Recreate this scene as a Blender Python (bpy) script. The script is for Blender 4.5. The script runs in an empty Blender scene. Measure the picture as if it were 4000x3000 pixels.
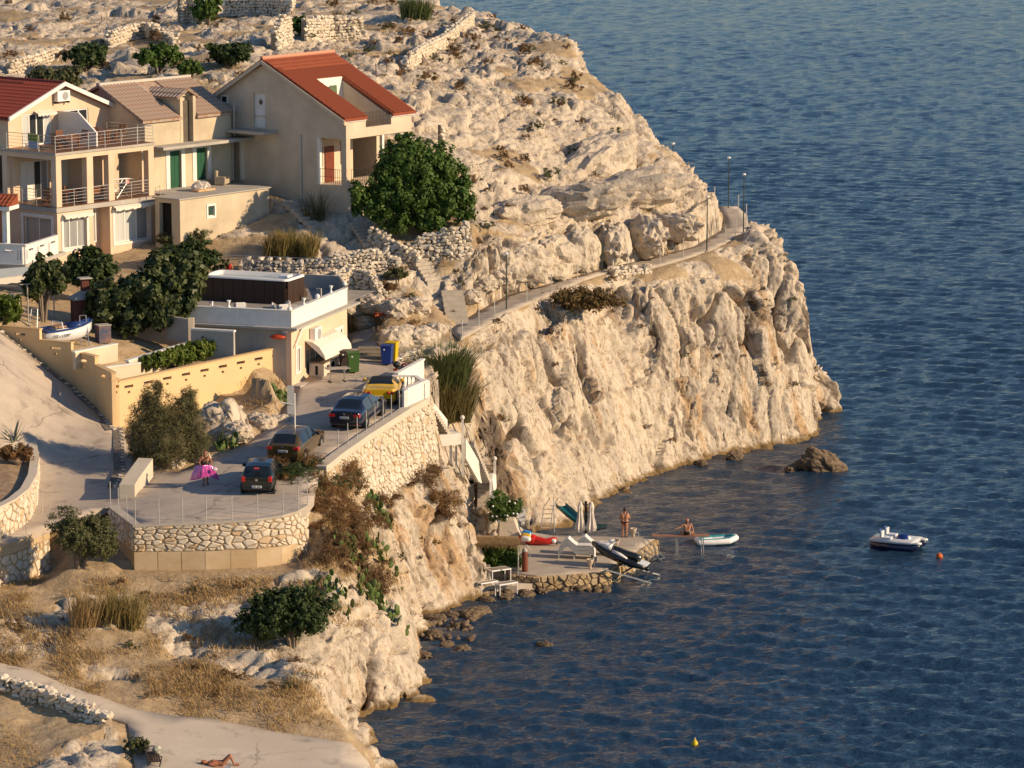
import bpy, bmesh, math, random
import numpy as np
from mathutils import Vector, Matrix, geometry, noise as mnoise
R = math.radians
random.seed(7); rng = np.random.default_rng(7)
sc = bpy.context.scene
COL = sc.collection
CAMZ, FPX, PITCH = 41.0, 13000.0, R(10.0)
cd = bpy.data.cameras.new('camera'); cam = bpy.data.objects.new('camera', cd); COL.objects.link(cam)
cam.location = (0, 0, CAMZ); cam.rotation_euler = (R(90) - PITCH, 0, 0)
cd.sensor_width = 36.0; cd.lens = 36.0 * FPX / 4000.0; cd.clip_start = 1.0; cd.clip_end = 30000.0
sc.camera = cam
SUN_AZ, SUN_EL = math.atan2(0.958, -0.287), R(23.0)
w = bpy.data.worlds.new('World'); sc.world = w; w.use_nodes = True
nt = w.node_tree
sky = nt.nodes.new('ShaderNodeTexSky'); sky.sky_type = 'NISHITA'; sky.sun_disc = False
sky.sun_elevation = SUN_EL; sky.sun_rotation = SUN_AZ; sky.air_density = 1.0; sky.dust_density = 0.15; sky.ozone_density = 4.0
bg = nt.nodes['Background']; bg.inputs['Strength'].default_value = 0.10
nt.links.new(sky.outputs[0], bg.inputs['Color'])
sl = bpy.data.lights.new('sun', 'SUN'); sl.energy = 5.0; sl.angle = R(0.55); sl.color = (1.0, 0.745, 0.465)
sun = bpy.data.objects.new('sun', sl); COL.objects.link(sun)
SD = Vector((math.sin(SUN_AZ) * math.cos(SUN_EL), math.cos(SUN_AZ) * math.cos(SUN_EL), math.sin(SUN_EL)))
sun.rotation_euler = (-SD).to_track_quat('-Z', 'Y').to_euler(); sun.location = SD * 300
vs = sc.view_settings; vs.view_transform = 'Standard'; vs.look = 'None'; vs.exposure = 0.25; vs.gamma = 1.0; vs.use_curve_mapping = False
sc.cycles.max_bounces = 5; sc.cycles.diffuse_bounces = 3; sc.cycles.glossy_bounces = 3; sc.cycles.transmission_bounces = 4; sc.cycles.transparent_max_bounces = 12
sc.cycles.caustics_reflective = False; sc.cycles.caustics_refractive = False
CP, SP = math.cos(PITCH), math.sin(PITCH)
def ray(px, py):
    u = (1500.0 - py) / FPX
    return Vector(((px - 2000.0) / FPX, CP + u * SP, -SP + u * CP))
def AZ(px, py, z):
    d = ray(px, py); return Vector((0, 0, CAMZ)) + d * ((z - CAMZ) / d.z)
def AY(px, py, y):
    d = ray(px, py); return Vector((0, 0, CAMZ)) + d * (y / d.y)
MATS = {}
def M(name, c, c2=None, rough=0.8, scale=3.0, bump=0.0, bscale=None, metal=0.0, detail=4.0, spec=0.4, contrast=(0.35, 0.65), stretch=None, coat=0.0, trans=0.0, ior=1.45, emit=None, bdist=0.02):
    if name in MATS: return MATS[name]
    m = bpy.data.materials.new(name); m.use_nodes = True; n = m.node_tree.nodes; l = m.node_tree.links
    b = n['Principled BSDF']; b.inputs['Roughness'].default_value = rough; b.inputs['Metallic'].default_value = metal
    b.inputs['Specular IOR Level'].default_value = spec; b.inputs['Coat Weight'].default_value = coat
    b.inputs['Transmission Weight'].default_value = trans; b.inputs['IOR'].default_value = ior
    b.inputs['Base Color'].default_value = (*c, 1)
    if c2 or bump:
        tc = n.new('ShaderNodeTexCoord'); src = tc.outputs['Object']
        if stretch:
            mp = n.new('ShaderNodeMapping'); mp.inputs['Scale'].default_value = stretch; l.new(src, mp.inputs['Vector']); src = mp.outputs[0]
    if c2:
        t = n.new('ShaderNodeTexNoise'); t.inputs['Scale'].default_value = scale; t.inputs['Detail'].default_value = detail; t.inputs['Roughness'].default_value = 0.6
        l.new(src, t.inputs['Vector'])
        r = n.new('ShaderNodeValToRGB'); r.color_ramp.elements[0].position = contrast[0]; r.color_ramp.elements[1].position = contrast[1]
        r.color_ramp.elements[0].color = (*c, 1); r.color_ramp.elements[1].color = (*c2, 1)
        l.new(t.outputs['Fac'], r.inputs['Fac']); l.new(r.outputs[0], b.inputs['Base Color'])
    if bump:
        t2 = n.new('ShaderNodeTexNoise'); t2.inputs['Scale'].default_value = bscale or scale * 4; t2.inputs['Detail'].default_value = 5
        l.new(src, t2.inputs['Vector'])
        bp = n.new('ShaderNodeBump'); bp.inputs['Strength'].default_value = bump; bp.inputs['Distance'].default_value = bdist
        l.new(t2.outputs['Fac'], bp.inputs['Height']); l.new(bp.outputs[0], b.inputs['Normal'])
    MATS[name] = m; return m
def tag(o, label=None, cat=None, group=None, kind=None):
    if label: o['label'] = label
    if cat: o['category'] = cat
    if group: o['group'] = group
    if kind: o['kind'] = kind
    elif label and cat and 'kind' not in o: o['kind'] = 'thing'
    return o
def empty(name, loc=(0, 0, 0), rz=0.0, label=None, cat=None, group=None, kind=None, parent=None):
    o = bpy.data.objects.new(name, None); o.empty_display_size = 0.2; COL.objects.link(o)
    o.location = loc; o.rotation_euler = (0, 0, rz); o.parent = parent
    return tag(o, label, cat, group, kind)
def npmesh(name, V, F, mat, smooth=False):
    me = bpy.data.meshes.new(name); V = np.asarray(V, dtype=np.float32); F = np.asarray(F, dtype=np.int32)
    me.vertices.add(len(V)); me.vertices.foreach_set('co', V.ravel()); k = F.shape[1]
    me.loops.add(F.size); me.loops.foreach_set('vertex_index', F.ravel())
    me.polygons.add(len(F)); me.polygons.foreach_set('loop_start', np.arange(0, F.size, k, dtype=np.int32)); me.polygons.foreach_set('loop_total', np.full(len(F), k, dtype=np.int32))
    if smooth: me.polygons.foreach_set('use_smooth', np.ones(len(F), dtype=bool))
    me.update(calc_edges=True)
    if mat: me.materials.append(mat)
    return me
def link(name, me, parent=None, loc=None, rot=None, scale=None):
    o = bpy.data.objects.new(name, me); COL.objects.link(o); o.parent = parent
    if loc is not None: o.location = loc
    if rot is not None: o.rotation_euler = rot
    if scale is not None: o.scale = scale if hasattr(scale, '__len__') else (scale,) * 3
    return o
def dup(root, loc=None, rz=None, parent=None, label=None, scale=None):
    c = root.copy(); COL.objects.link(c)
    if parent: c.parent = parent
    if loc is not None: c.location = loc
    if rz is not None: c.rotation_euler.z = rz
    if scale is not None: c.scale = scale if hasattr(scale, '__len__') else (scale,) * 3
    if label: c['label'] = label
    for ch in list(root.children): dup(ch, parent=c)
    return c
class MB:
    def __init__(s, T=None): s.v = []; s.f = []; s.T = T
    def add(s, vs, fs):
        b = len(s.v); s.v += [(s.T @ Vector(v)) if s.T else Vector(v) for v in vs]; s.f += [tuple(i + b for i in f) for f in fs]; return s
    def box(s, a, b, rz=0.0, c=None):
        x0, y0, z0 = a; x1, y1, z1 = b
        vs = [(x0, y0, z0), (x1, y0, z0), (x1, y1, z0), (x0, y1, z0), (x0, y0, z1), (x1, y0, z1), (x1, y1, z1), (x0, y1, z1)]
        if rz:
            cx, cy = c or ((x0 + x1) / 2, (y0 + y1) / 2); k, q = math.cos(rz), math.sin(rz)
            vs = [(cx + (x - cx) * k - (y - cy) * q, cy + (x - cx) * q + (y - cy) * k, z) for x, y, z in vs]
        return s.add(vs, [(0, 3, 2, 1), (4, 5, 6, 7), (0, 1, 5, 4), (1, 2, 6, 5), (2, 3, 7, 6), (3, 0, 4, 7)])
    def bar(s, p, q, r=0.02, r2=None, n=6):
        p, q = Vector(p), Vector(q); d = (q - p); L = d.length
        if L < 1e-6: return s
        d /= L; a = d.orthogonal().normalized(); b = d.cross(a); r2 = r if r2 is None else r2
        vs = []
        for c, rr in ((p, r), (q, r2)):
            vs += [c + (a * math.cos(2 * math.pi * i / n) + b * math.sin(2 * math.pi * i / n)) * rr for i in range(n)]
        fs = [(i, (i + 1) % n, n + (i + 1) % n, n + i) for i in range(n)] + [tuple(range(n - 1, -1, -1)), tuple(range(n, 2 * n))]
        return s.add(vs, fs)
    def tube(s, pts, r=0.02, n=6):
        for i in range(len(pts) - 1):
            s.bar(pts[i], pts[i + 1], r if not hasattr(r, '__len__') else r[i], None if not hasattr(r, '__len__') else r[i + 1], n)
        return s
    def beam(s, p, q, wx, hz):
        p, q = Vector(p), Vector(q); d = q - p; h = Vector((-d.y, d.x, 0))
        h = h.normalized() if h.length > 1e-6 else Vector((1, 0, 0)); u = h.cross(d.normalized()) * -1
        u = d.normalized().cross(h)
        vs = []
        for c in (p, q):
            for sx, sz in ((-1, -1), (1, -1), (1, 1), (-1, 1)): vs.append(c + h * sx * wx / 2 + u * sz * hz / 2)
        return s.add(vs, [(0, 1, 2, 3)[::-1], (4, 5, 6, 7), (0, 1, 5, 4), (1, 2, 6, 5), (2, 3, 7, 6), (3, 0, 4, 7)])
    def prism(s, poly, z0, z1):
        n = len(poly); f0 = (lambda i: z0[i]) if hasattr(z0, '__len__') else (lambda i: z0); f1 = (lambda i: z1[i]) if hasattr(z1, '__len__') else (lambda i: z1)
        vs = [(p[0], p[1], f0(i)) for i, p in enumerate(poly)] + [(p[0], p[1], f1(i)) for i, p in enumerate(poly)]
        return s.add(vs, [tuple(range(n - 1, -1, -1)), tuple(range(n, 2 * n))] + [(i, (i + 1) % n, n + (i + 1) % n, n + i) for i in range(n)])
    def sheet(s, poly, a, b, axis='y'):
        n = len(poly)
        if axis == 'y': vs = [(u, a, z) for u, z in poly] + [(u, b, z) for u, z in poly]
        else: vs = [(a, u, z) for u, z in poly] + [(b, u, z) for u, z in poly]
        return s.add(vs, [tuple(range(n - 1, -1, -1)), tuple(range(n, 2 * n))] + [(i, (i + 1) % n, n + (i + 1) % n, n + i) for i in range(n)])
    def lathe(s, prof, c=(0, 0, 0), n=12):
        vs = []; fs = []; k = len(prof)
        for i in range(n):
            a = 2 * math.pi * i / n
            vs += [(c[0] + r * math.cos(a), c[1] + r * math.sin(a), c[2] + z) for r, z in prof]
        for i in range(n):
            j = (i + 1) % n
            fs += [(i * k + q, j * k + q, j * k + q + 1, i * k + q + 1) for q in range(k - 1)]
        fs.append(tuple(i * k for i in range(n))[::-1]); fs.append(tuple(i * k + k - 1 for i in range(n)))
        return s.add(vs, fs)
    def ball(s, c, r, n=8, sq=(1, 1, 1)):
        prof = [(max(1e-4, math.sin(math.pi * i / n)), -math.cos(math.pi * i / n)) for i in range(n + 1)]
        T = s.T; b = len(s.v); s.T = None; s.lathe(prof, n=max(8, n)); s.T = T
        for i in range(b, len(s.v)):
            v = s.v[i]; v = Vector((c[0] + v.x * r * sq[0], c[1] + v.y * r * sq[1], c[2] + v.z * r * sq[2])); s.v[i] = (T @ v) if T else v
        return s
    def mesh(s, name, mat, smooth=False, recalc=True):
        me = bpy.data.meshes.new(name); me.from_pydata([tuple(v) for v in s.v], [], s.f)
        if recalc:
            bm = bmesh.new(); bm.from_mesh(me); bmesh.ops.recalc_face_normals(bm, faces=bm.faces); bm.to_mesh(me); bm.free()
        if smooth:
            for p in me.polygons: p.use_smooth = True
        if mat: me.materials.append(mat)
        return me
    def obj(s, name, mat, parent=None, smooth=False, loc=None, rz=None, bevel=0.0):
        me = s.mesh(name, mat, smooth)
        if bevel:
            bm = bmesh.new(); bm.from_mesh(me); bmesh.ops.bevel(bm, geom=[e for e in bm.edges if e.is_manifold and e.calc_face_angle(0) > 0.5], offset=bevel, segments=2, affect='EDGES', profile=0.5); bm.to_mesh(me); bm.free()
        return link(name, me, parent, loc, (0, 0, rz) if rz is not None else None)
class Frame:
    def __init__(s, o, yaw): s.o = Vector(o); s.yaw = yaw; s.Mi = Matrix.Translation(s.o) @ Matrix.Rotation(yaw, 4, 'Z'); s.I = s.Mi.inverted()
    def hit(s, px, py, ax, v=0.0):
        o = s.I @ Vector((0, 0, CAMZ)); d = s.I.to_3x3() @ ray(px, py); return o + d * ((v - o[ax]) / d[ax])
    def r(s, px, py, y=0.0): p = s.hit(px, py, 1, y); return p.x, p.z
    def l(s, px, py, x=0.0): p = s.hit(px, py, 0, x); return p.y, p.z
    def t(s, px, py, z=0.0): p = s.hit(px, py, 2, z); return p.x, p.y
    def w(s, p): return s.Mi @ Vector(p)
def holed(mb, L, H, th, holes, axis='x', off=0.0, u0=0.0, z0=0.0, inward=1):
    us = sorted({u0, u0 + L, *[min(max(h[i], u0), u0 + L) for h in holes for i in (0, 1)]}); zs = sorted({z0, z0 + H, *[min(max(h[i], z0), z0 + H) for h in holes for i in (2, 3)]})
    P = (lambda u, d, z: (u, off + d * inward, z)) if axis == 'x' else (lambda u, d, z: (off + d * inward, u, z))
    S = lambda i, j: 0 <= i < len(us) - 1 and 0 <= j < len(zs) - 1 and not any(h[0] - 1e-6 <= us[i] and us[i + 1] <= h[1] + 1e-6 and h[2] - 1e-6 <= zs[j] and zs[j + 1] <= h[3] + 1e-6 for h in holes)
    for i in range(len(us) - 1):
        for j in range(len(zs) - 1):
            if not S(i, j): continue
            a, b, c, d = us[i], us[i + 1], zs[j], zs[j + 1]
            mb.add([P(a, 0, c), P(b, 0, c), P(b, 0, d), P(a, 0, d)], [(0, 1, 2, 3)]); mb.add([P(a, th, c), P(b, th, c), P(b, th, d), P(a, th, d)], [(3, 2, 1, 0)])
            for di, dj, q in ((-1, 0, (a, c, a, d)), (1, 0, (b, c, b, d)), (0, -1, (a, c, b, c)), (0, 1, (a, d, b, d))):
                if not S(i + di, j + dj): mb.add([P(q[0], 0, q[1]), P(q[2], 0, q[3]), P(q[2], th, q[3]), P(q[0], th, q[1])], [(0, 1, 2, 3)])
    return mb
def _h(ix, iy, iz, s):
    h = (ix.astype(np.uint32) * np.uint32(374761393) + iy.astype(np.uint32) * np.uint32(668265263) + iz.astype(np.uint32) * np.uint32(2147483647 - 1234567) + np.uint32(s * 974711 + 13))
    h = (h ^ (h >> np.uint32(13))) * np.uint32(1274126177); h = (h ^ (h >> np.uint32(16))) * np.uint32(2246822519); return (h ^ (h >> np.uint32(15)))
def _r(h): return (h & np.uint32(0xFFFFFF)).astype(np.float64) / 16777216.0
def vnoise(p, s=0):
    i = np.floor(p).astype(np.int64); f = p - i; f = f * f * f * (f * (f * 6 - 15) + 10); o = 0
    for dx in (0, 1):
        for dy in (0, 1):
            for dz in (0, 1):
                wgt = (f[:, 0] if dx else 1 - f[:, 0]) * (f[:, 1] if dy else 1 - f[:, 1]) * (f[:, 2] if dz else 1 - f[:, 2])
                o = o + wgt * _r(_h(i[:, 0] + dx, i[:, 1] + dy, i[:, 2] + dz, s))
    return o * 2 - 1
def fbm(p, oct=4, s=0, gain=0.5):
    a, t, o = 1.0, 0.0, 0.0
    for k in range(oct): o = o + a * vnoise(p * (2.0 ** k) + k * 17.3, s + k); t += a; a *= gain
    return o / t
def worley(p, s=0):
    i = np.floor(p).astype(np.int64); f1 = np.full(len(p), 9.0); f2 = np.full(len(p), 9.0); cid = np.zeros(len(p), dtype=np.uint32); dv = np.zeros_like(p)
    for dx in (-1, 0, 1):
        for dy in (-1, 0, 1):
            for dz in (-1, 0, 1):
                cx, cy, cz = i[:, 0] + dx, i[:, 1] + dy, i[:, 2] + dz; h = _h(cx, cy, cz, s)
                qx = cx + _r(h) - p[:, 0]; qy = cy + _r(_h(cx, cy, cz, s + 77)) - p[:, 1]; qz = cz + _r(_h(cx, cy, cz, s + 191)) - p[:, 2]
                d = qx * qx + qy * qy + qz * qz; n1 = d < f1
                f2 = np.where(n1, f1, np.minimum(f2, d)); cid = np.where(n1, h, cid); f1 = np.where(n1, d, f1); dv[n1, 0] = qx[n1]; dv[n1, 1] = qy[n1]; dv[n1, 2] = qz[n1]
    z0 = np.zeros_like(cid); tl = np.stack([_r(_h(cid, z0, z0, 5)) - 0.5, _r(_h(cid, z0, z0, 6)) - 0.5, _r(_h(cid, z0, z0, 7)) - 0.5], 1)
    return np.sqrt(f1), np.sqrt(f2), _r(cid), (dv * tl).sum(1) * 2  
def rbf(pts):
    P = np.array([(p[0], p[1]) for p in pts]); z = np.array([p[2] for p in pts]); n = len(P)
    ph = lambda d: d * d * np.log(d + 1e-9)
    A = np.zeros((n + 3, n + 3)); D = np.linalg.norm(P[:, None] - P[None], axis=2); A[:n, :n] = ph(D) + np.eye(n) * 3.0
    A[:n, n] = 1; A[:n, n + 1:] = P; A[n, :n] = 1; A[n + 1:, :n] = P.T
    c = np.linalg.solve(A, np.r_[z, 0, 0, 0])
    def f(x, y):
        x = np.atleast_1d(np.asarray(x, float)); y = np.atleast_1d(np.asarray(y, float)); o = c[n] + c[n + 1] * x + c[n + 2] * y
        for i in range(n): o = o + c[i] * ph(np.hypot(x - P[i, 0], y - P[i, 1]))
        return o
    return f
def inpoly(x, y, poly):
    x = np.asarray(x); y = np.asarray(y); ins = np.zeros(x.shape, bool); n = len(poly)
    for i in range(n):
        x0, y0 = poly[i][0], poly[i][1]; x1, y1 = poly[(i + 1) % n][0], poly[(i + 1) % n][1]
        c = ((y0 > y) != (y1 > y)) & (x < (x1 - x0) * (y - y0) / (y1 - y0 + 1e-12) + x0); ins ^= c
    return ins
def polydist(x, y, poly):
    d = np.full(np.shape(x), 1e9); n = len(poly)
    for i in range(n):
        ax, ay = poly[i][0], poly[i][1]; bx, by = poly[(i + 1) % n][0] - ax, poly[(i + 1) % n][1] - ay
        t = np.clip(((x - ax) * bx + (y - ay) * by) / (bx * bx + by * by + 1e-12), 0, 1); d = np.minimum(d, np.hypot(x - ax - t * bx, y - ay - t * by))
    return d
def refine(V, F, A, Lf, iters=12):
    for _ in range(iters):
        E = np.sort(np.concatenate([F[:, [0, 1]], F[:, [1, 2]], F[:, [2, 0]]]), axis=1)
        K, inv = np.unique(E[:, 0].astype(np.int64) * len(V) + E[:, 1], return_inverse=True); inv = inv.reshape(3, -1).T; U = np.stack([K // len(V), K % len(V)], 1)
        d = np.linalg.norm(V[U[:, 0]] - V[U[:, 1]], axis=1); mid = (V[U[:, 0]] + V[U[:, 1]]) / 2; sp = d > (Lf(mid) if Lf.__code__.co_argcount == 1 else Lf(mid, (A[U[:, 0]] + A[U[:, 1]]) / 2))
        if not sp.any(): break
        nid = np.full(len(U), -1); nid[sp] = len(V) + np.arange(sp.sum())
        V = np.concatenate([V, mid[sp]]); A = np.concatenate([A, (A[U[sp, 0]] + A[U[sp, 1]]) / 2])
        m = nid[inv]; k = (m >= 0).sum(1); out = [F[k == 0]]
        s = k == 3; f, q = F[s], m[s]
        out += [np.c_[f[:, 0], q[:, 0], q[:, 2]], np.c_[f[:, 1], q[:, 1], q[:, 0]], np.c_[f[:, 2], q[:, 2], q[:, 1]], q]
        for e in range(3):
            a, b, c = e, (e + 1) % 3, (e + 2) % 3
            s = (k == 1) & (m[:, e] >= 0); f, q = F[s], m[s]; out += [np.c_[f[:, a], q[:, e], f[:, c]], np.c_[q[:, e], f[:, b], f[:, c]]]
            s = (k == 2) & (m[:, e] < 0); f, q = F[s], m[s]
            out += [np.c_[f[:, c], q[:, c], q[:, b]], np.c_[f[:, a], f[:, b], q[:, b]], np.c_[f[:, a], q[:, b], q[:, c]]]
        F = np.concatenate(out)
    return V, F, A
def vnormals(V, F):
    n = np.cross(V[F[:, 1]] - V[F[:, 0]], V[F[:, 2]] - V[F[:, 0]]); N = np.zeros_like(V)
    for i in range(3):
        for k in range(3): N[:, k] += np.bincount(F[:, i], n[:, k], len(V))
    return N / (np.linalg.norm(N, axis=1, keepdims=True) + 1e-12)
def smoothV(V, F, it, w=0.5, wv=None):
    E = np.concatenate([F[:, [0, 1]], F[:, [1, 2]], F[:, [2, 0]]]); E = np.concatenate([E, E[:, ::-1]]); deg = np.bincount(E[:, 0], minlength=len(V))
    for _ in range(it):
        S = np.stack([np.bincount(E[:, 0], V[E[:, 1], k], len(V)) for k in range(V.shape[1])], 1) / deg[:, None]
        V = V + (S - V) * (w if wv is None else w * wv[:, None])
    return V
def delaunay(pts):
    r = geometry.delaunay_2d_cdt([Vector((p[0], p[1])) for p in pts], [], [], 0, 1e-4, True)
    return np.array([tuple(v) for v in r[0]]), np.array([f for f in r[2]]), [o[0] for o in r[3]]
def resample(line, step):
    out = []
    for i in range(len(line) - 1):
        a, b = Vector(line[i]), Vector(line[i + 1]); n = max(1, int(round((b - a).length / step)))
        out += [a.lerp(b, k / n) for k in range(n)]
    return out + [Vector(line[-1])]
def pz(l): return [AZ(*p) for p in l]
def py_(l): return [AY(*p) for p in l]
W = lambda *a: [Vector(p) for p in a]
COAST_BACK = W((0, 345, 0), (1, 315, 0), (3, 295, 0), (7, 278, 0), (12, 263, 0), (16, 250, 0), (19, 240, 0))
COAST = COAST_BACK + pz([(3180, 1570, 0), (3176, 1640, 0), (3165, 1709, 0), (3060, 1735, 0), (2930, 1754, 0), (2800, 1785, 0), (2712, 1808, 0), (2604, 1835, 0), (2459, 1890, 0), (2360, 1944, 0), (2315, 1971, 0), (2233, 2025, 0), (2180, 2075, 0), (2090, 2082, 0), (1960, 2060, 0), (1868, 2075, 0), (1848, 2160, 0), (1850, 2250, 0), (1848, 2335, 0), (1760, 2370, 0), (1690, 2395, 0), (1637, 2400, 0), (1612, 2480, 0), (1600, 2568, 0), (1612, 2640, 0), (1637, 2712, 0), (1580, 2735, 0), (1500, 2758, 0), (1374, 2787, 0), (1405, 2840, 0), (1450, 2910, 0), (1490, 3000, 0), (1520, 3100, 0), (1560, 3300, 0), (1580, 3600, 0)])
PATH_OUT = pz([(x_, y_ - 7, z_) for x_, y_, z_ in [(1800, 1332, 10.4), (1900, 1275, 10.7), (1989, 1223, 11.0), (2076, 1187, 11.2), (2180, 1145, 11.4), (2279, 1100, 11.6), (2380, 1070, 11.7), (2539, 1055, 11.7), (2669, 1018, 11.9), (2771, 985, 12.1), (2886, 934, 12.4), (2925, 898, 12.6), (2918, 850, 12.7), (2880, 815, 12.8)]])
PATH_IN = pz([(1755, 1292, 10.5), (1860, 1225, 10.8), (1975, 1160, 11.1), (2105, 1122, 11.4), (2190, 1098, 11.5), (2279, 1074, 11.65), (2360, 1048, 11.75), (2568, 1003, 11.85), (2713, 965, 12.1), (2822, 900, 12.5), (2828, 850, 12.7), (2795, 805, 12.85)])
ROADPTS = pz([(1640, 1560, 9.5), (1540, 1580, 9.45), (1390, 1440, 9.8), (1530, 1430, 9.8), (1250, 1470, 9.65), (1140, 1515, 9.45), (1000, 1720, 8.85), (1080, 1640, 9.1), (880, 1790, 8.55), (1290, 1805, 8.65), (1240, 1870, 8.25), (1010, 1930, 8.0), (740, 1900, 8.0), (620, 1900, 7.9), (500, 1940, 7.7), (1200, 1995, 7.75), (800, 2045, 7.55), (520, 2056, 7.45), (400, 1970, 7.5), (200, 1990, 7.2), (0, 2060, 6.95), (0, 2150, 6.7), (-200, 2180, 6.5), (400, 1800, 8.3), (300, 1650, 9.5), (470, 1670, 9.2), (200, 1560, 10.5), (60, 1500, 11.5), (0, 1455, 12.1), (-150, 1380, 13.2), (160, 1750, 8.7), (120, 1900, 7.7)])
ROADPTS += pz([(0, 1437, 12.3), (110, 1468, 11.55), (200, 1500, 10.95), (300, 1537, 10.25), (400, 1582, 9.65), (470, 1642, 9.2), (500, 1740, 8.65)])
ROADZ = rbf(ROADPTS)
ROADPOLY = [AZ(px, py, z) for px, py, z in [(-200, 1230, 13.7), (0, 1275, 13.4), (155, 1332, 12.8), (278, 1372, 12.4), (371, 1425, 12.0), (436, 1465, 11.9), (465, 1492, 11.5), (500, 1740, 8.7), (540, 1830, 8.2), (700, 1836, 8.3), (800, 1795, 8.5), (900, 1760, 8.7), (1030, 1690, 8.95), (1110, 1610, 9.2), (1150, 1510, 9.5), (1200, 1480, 9.6), (1360, 1405, 9.85), (1480, 1395, 9.9), (1580, 1420, 9.8), (1650, 1480, 9.65), (1660, 1560, 9.5), (1600, 1600, 9.4), (1440, 1700, 9.0), (1295, 1806, 8.6), (1245, 1870, 8.2), (1225, 1960, 7.85), (1195, 1995, 7.75), (1100, 2018, 7.65), (1000, 2033, 7.6), (800, 2046, 7.5), (522, 2057, 7.4), (425, 1985, 7.45), (330, 2010, 7.35), (195, 2062, 7.0), (100, 2100, 6.85), (0, 2140, 6.7), (-300, 2230, 6.4)]]
PROM = pz([(-300, 2480, 4.4), (0, 2590, 4.0), (130, 2620, 3.8), (260, 2680, 3.4), (380, 2720, 3.1), (520, 2770, 2.8), (700, 2800, 2.5), (800, 2800, 2.4), (950, 2835, 2.15), (1150, 2870, 2.0), (1370, 2905, 1.8), (1440, 2980, 1.6), (1480, 3080, 1.5), (1500, 3300, 1.4), (900, 3300, 1.6), (560, 3100, 1.9), (520, 2960, 2.2), (500, 2830, 2.6), (300, 2760, 3.1), (150, 2700, 3.5), (0, 2660, 3.8), (-300, 2560, 4.3)])
PROMZ = rbf(PROM)
CTRL = []
def ctl(pts, rock, step=1.5): CTRL.extend([(p.x, p.y, p.z, rock) for p in (resample(pts, step) if step else pts)])
ctl(COAST, 1.0, 1.0)
for i, p in enumerate(COAST[:-1]):   
    q = COAST[i + 1]; d = (q - p).normalized(); n = Vector((-d.y, d.x, 0)) * 1.0
    for off, zz in ((2.5, -1.6), (6, -4)):
        m = (p + q) / 2 + n * off
        if not inpoly(np.array([m.x]), np.array([m.y]), [(c.x, c.y) for c in COAST] + [(-80, 110), (-80, 345)])[0] and polydist(np.array([m.x]), np.array([m.y]), [(c.x, c.y) for c in COAST] + [(-80, 110), (-80, 345)])[0] > off * 0.8: CTRL.append((m.x, m.y, zz, 0.6))
ctl([Vector((p.x, p.y, p.z - 0.05)) for p in PATH_OUT], 0.5); ctl([Vector((p.x, p.y, p.z - 0.05)) for p in PATH_IN], 0.5)
ctl(pz([(1850, 1345, 9.9), (1950, 1300, 10.2), (2050, 1270, 10.3), (2150, 1260, 10.2), (2250, 1170, 11.0), (2380, 1100, 11.3), (2540, 1085, 11.4), (2680, 1050, 11.6), (2800, 1000, 12.0), (2910, 950, 12.3)]), 1.0)
ctl(py_([(2965, 862, 217), (3030, 915, 216), (3095, 1000, 215), (3135, 1125, 214.5), (3152, 1270, 214.5), (3158, 1420, 214.3), (3162, 1560, 213.6)]), 1.0)
ctl(py_([(2960, 845, 221), (2930, 820, 224), (3060, 985, 220), (3120, 1100, 222), (3150, 1250, 223), (3180, 1400, 223), (3215, 1440, 222.5), (3220, 1480, 222)]), 1.0, 0)
ctl(py_([(2750, 1150, 208.2), (2880, 1100, 210), (2990, 1130, 211.6), (2620, 1200, 206.3), (2480, 1200, 205.3), (2380, 1220, 204), (2250, 1300, 200), (2330, 1350, 200.5)]), 1.0, 0)
ctl(py_([(2600, 1500, 203.6), (2750, 1500, 205.8), (2900, 1480, 208.8), (3050, 1480, 211.8), (2480, 1550, 201), (2400, 1600, 198.6), (2650, 1700, 203.0), (2850, 1680, 207.2)]), 1.0, 0)
ctl(py_([(2320, 1650, 196.8), (2230, 1500, 197.2), (2150, 1450, 197), (2080, 1400, 196), (2250, 1800, 192.5), (2200, 1950, 188), (2130, 1650, 192.5), (2080, 1560, 192.5), (2000, 1560, 189), (1950, 1450, 189.5), (2050, 1750, 189), (1980, 1750, 187), (2020, 1900, 186), (2100, 2000, 185.5), (1920, 1600, 186)]), 1.0, 0)
ctl(pz([(1700, 1480, 9.3), (1760, 1400, 9.9), (1850, 1450, 9.3), (1880, 1560, 8.2), (1760, 1560, 8.3), (1720, 1640, 7.6), (1800, 1700, 6.9), (1850, 1800, 5.2), (1900, 1900, 3.5), (1930, 2000, 1.6)]), 0.8, 0)
ctl(pz([(1300, 1850, 7.4), (1390, 1900, 6.6), (1480, 1925, 6.0), (1600, 1880, 6.1), (1690, 1850, 6.2), (1720, 1800, 6.3)]), 0.6)
ctl(py_([(1560, 1950, 167.5), (1650, 1960, 168.5), (1740, 1950, 171), (1810, 2000, 172.5), (1840, 2120, 171.5), (1850, 2240, 170), (1760, 2200, 168.6), (1680, 2200, 167), (1600, 2150, 165.7), (1620, 2300, 165.8), (1700, 2320, 166)]), 1.0, 0)
ctl(pz([(1250, 1880, 7.9), (1225, 2010, 7.2), (1350, 1950, 6.9), (1420, 2050, 6.0), (1500, 2130, 5.2), (1560, 2260, 3.8), (1585, 2350, 2.6), (1300, 2120, 6.2), (1400, 2200, 5.2), (1500, 2280, 4.2), (1540, 2380, 3.0), (1250, 2210, 5.7)]), 0.25, 0)
ctl(pz([(520, 2262, 5.35), (700, 2255, 5.4), (850, 2245, 5.45), (1000, 2232, 5.5), (1180, 2207, 5.6)]), 0.3)
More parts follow.
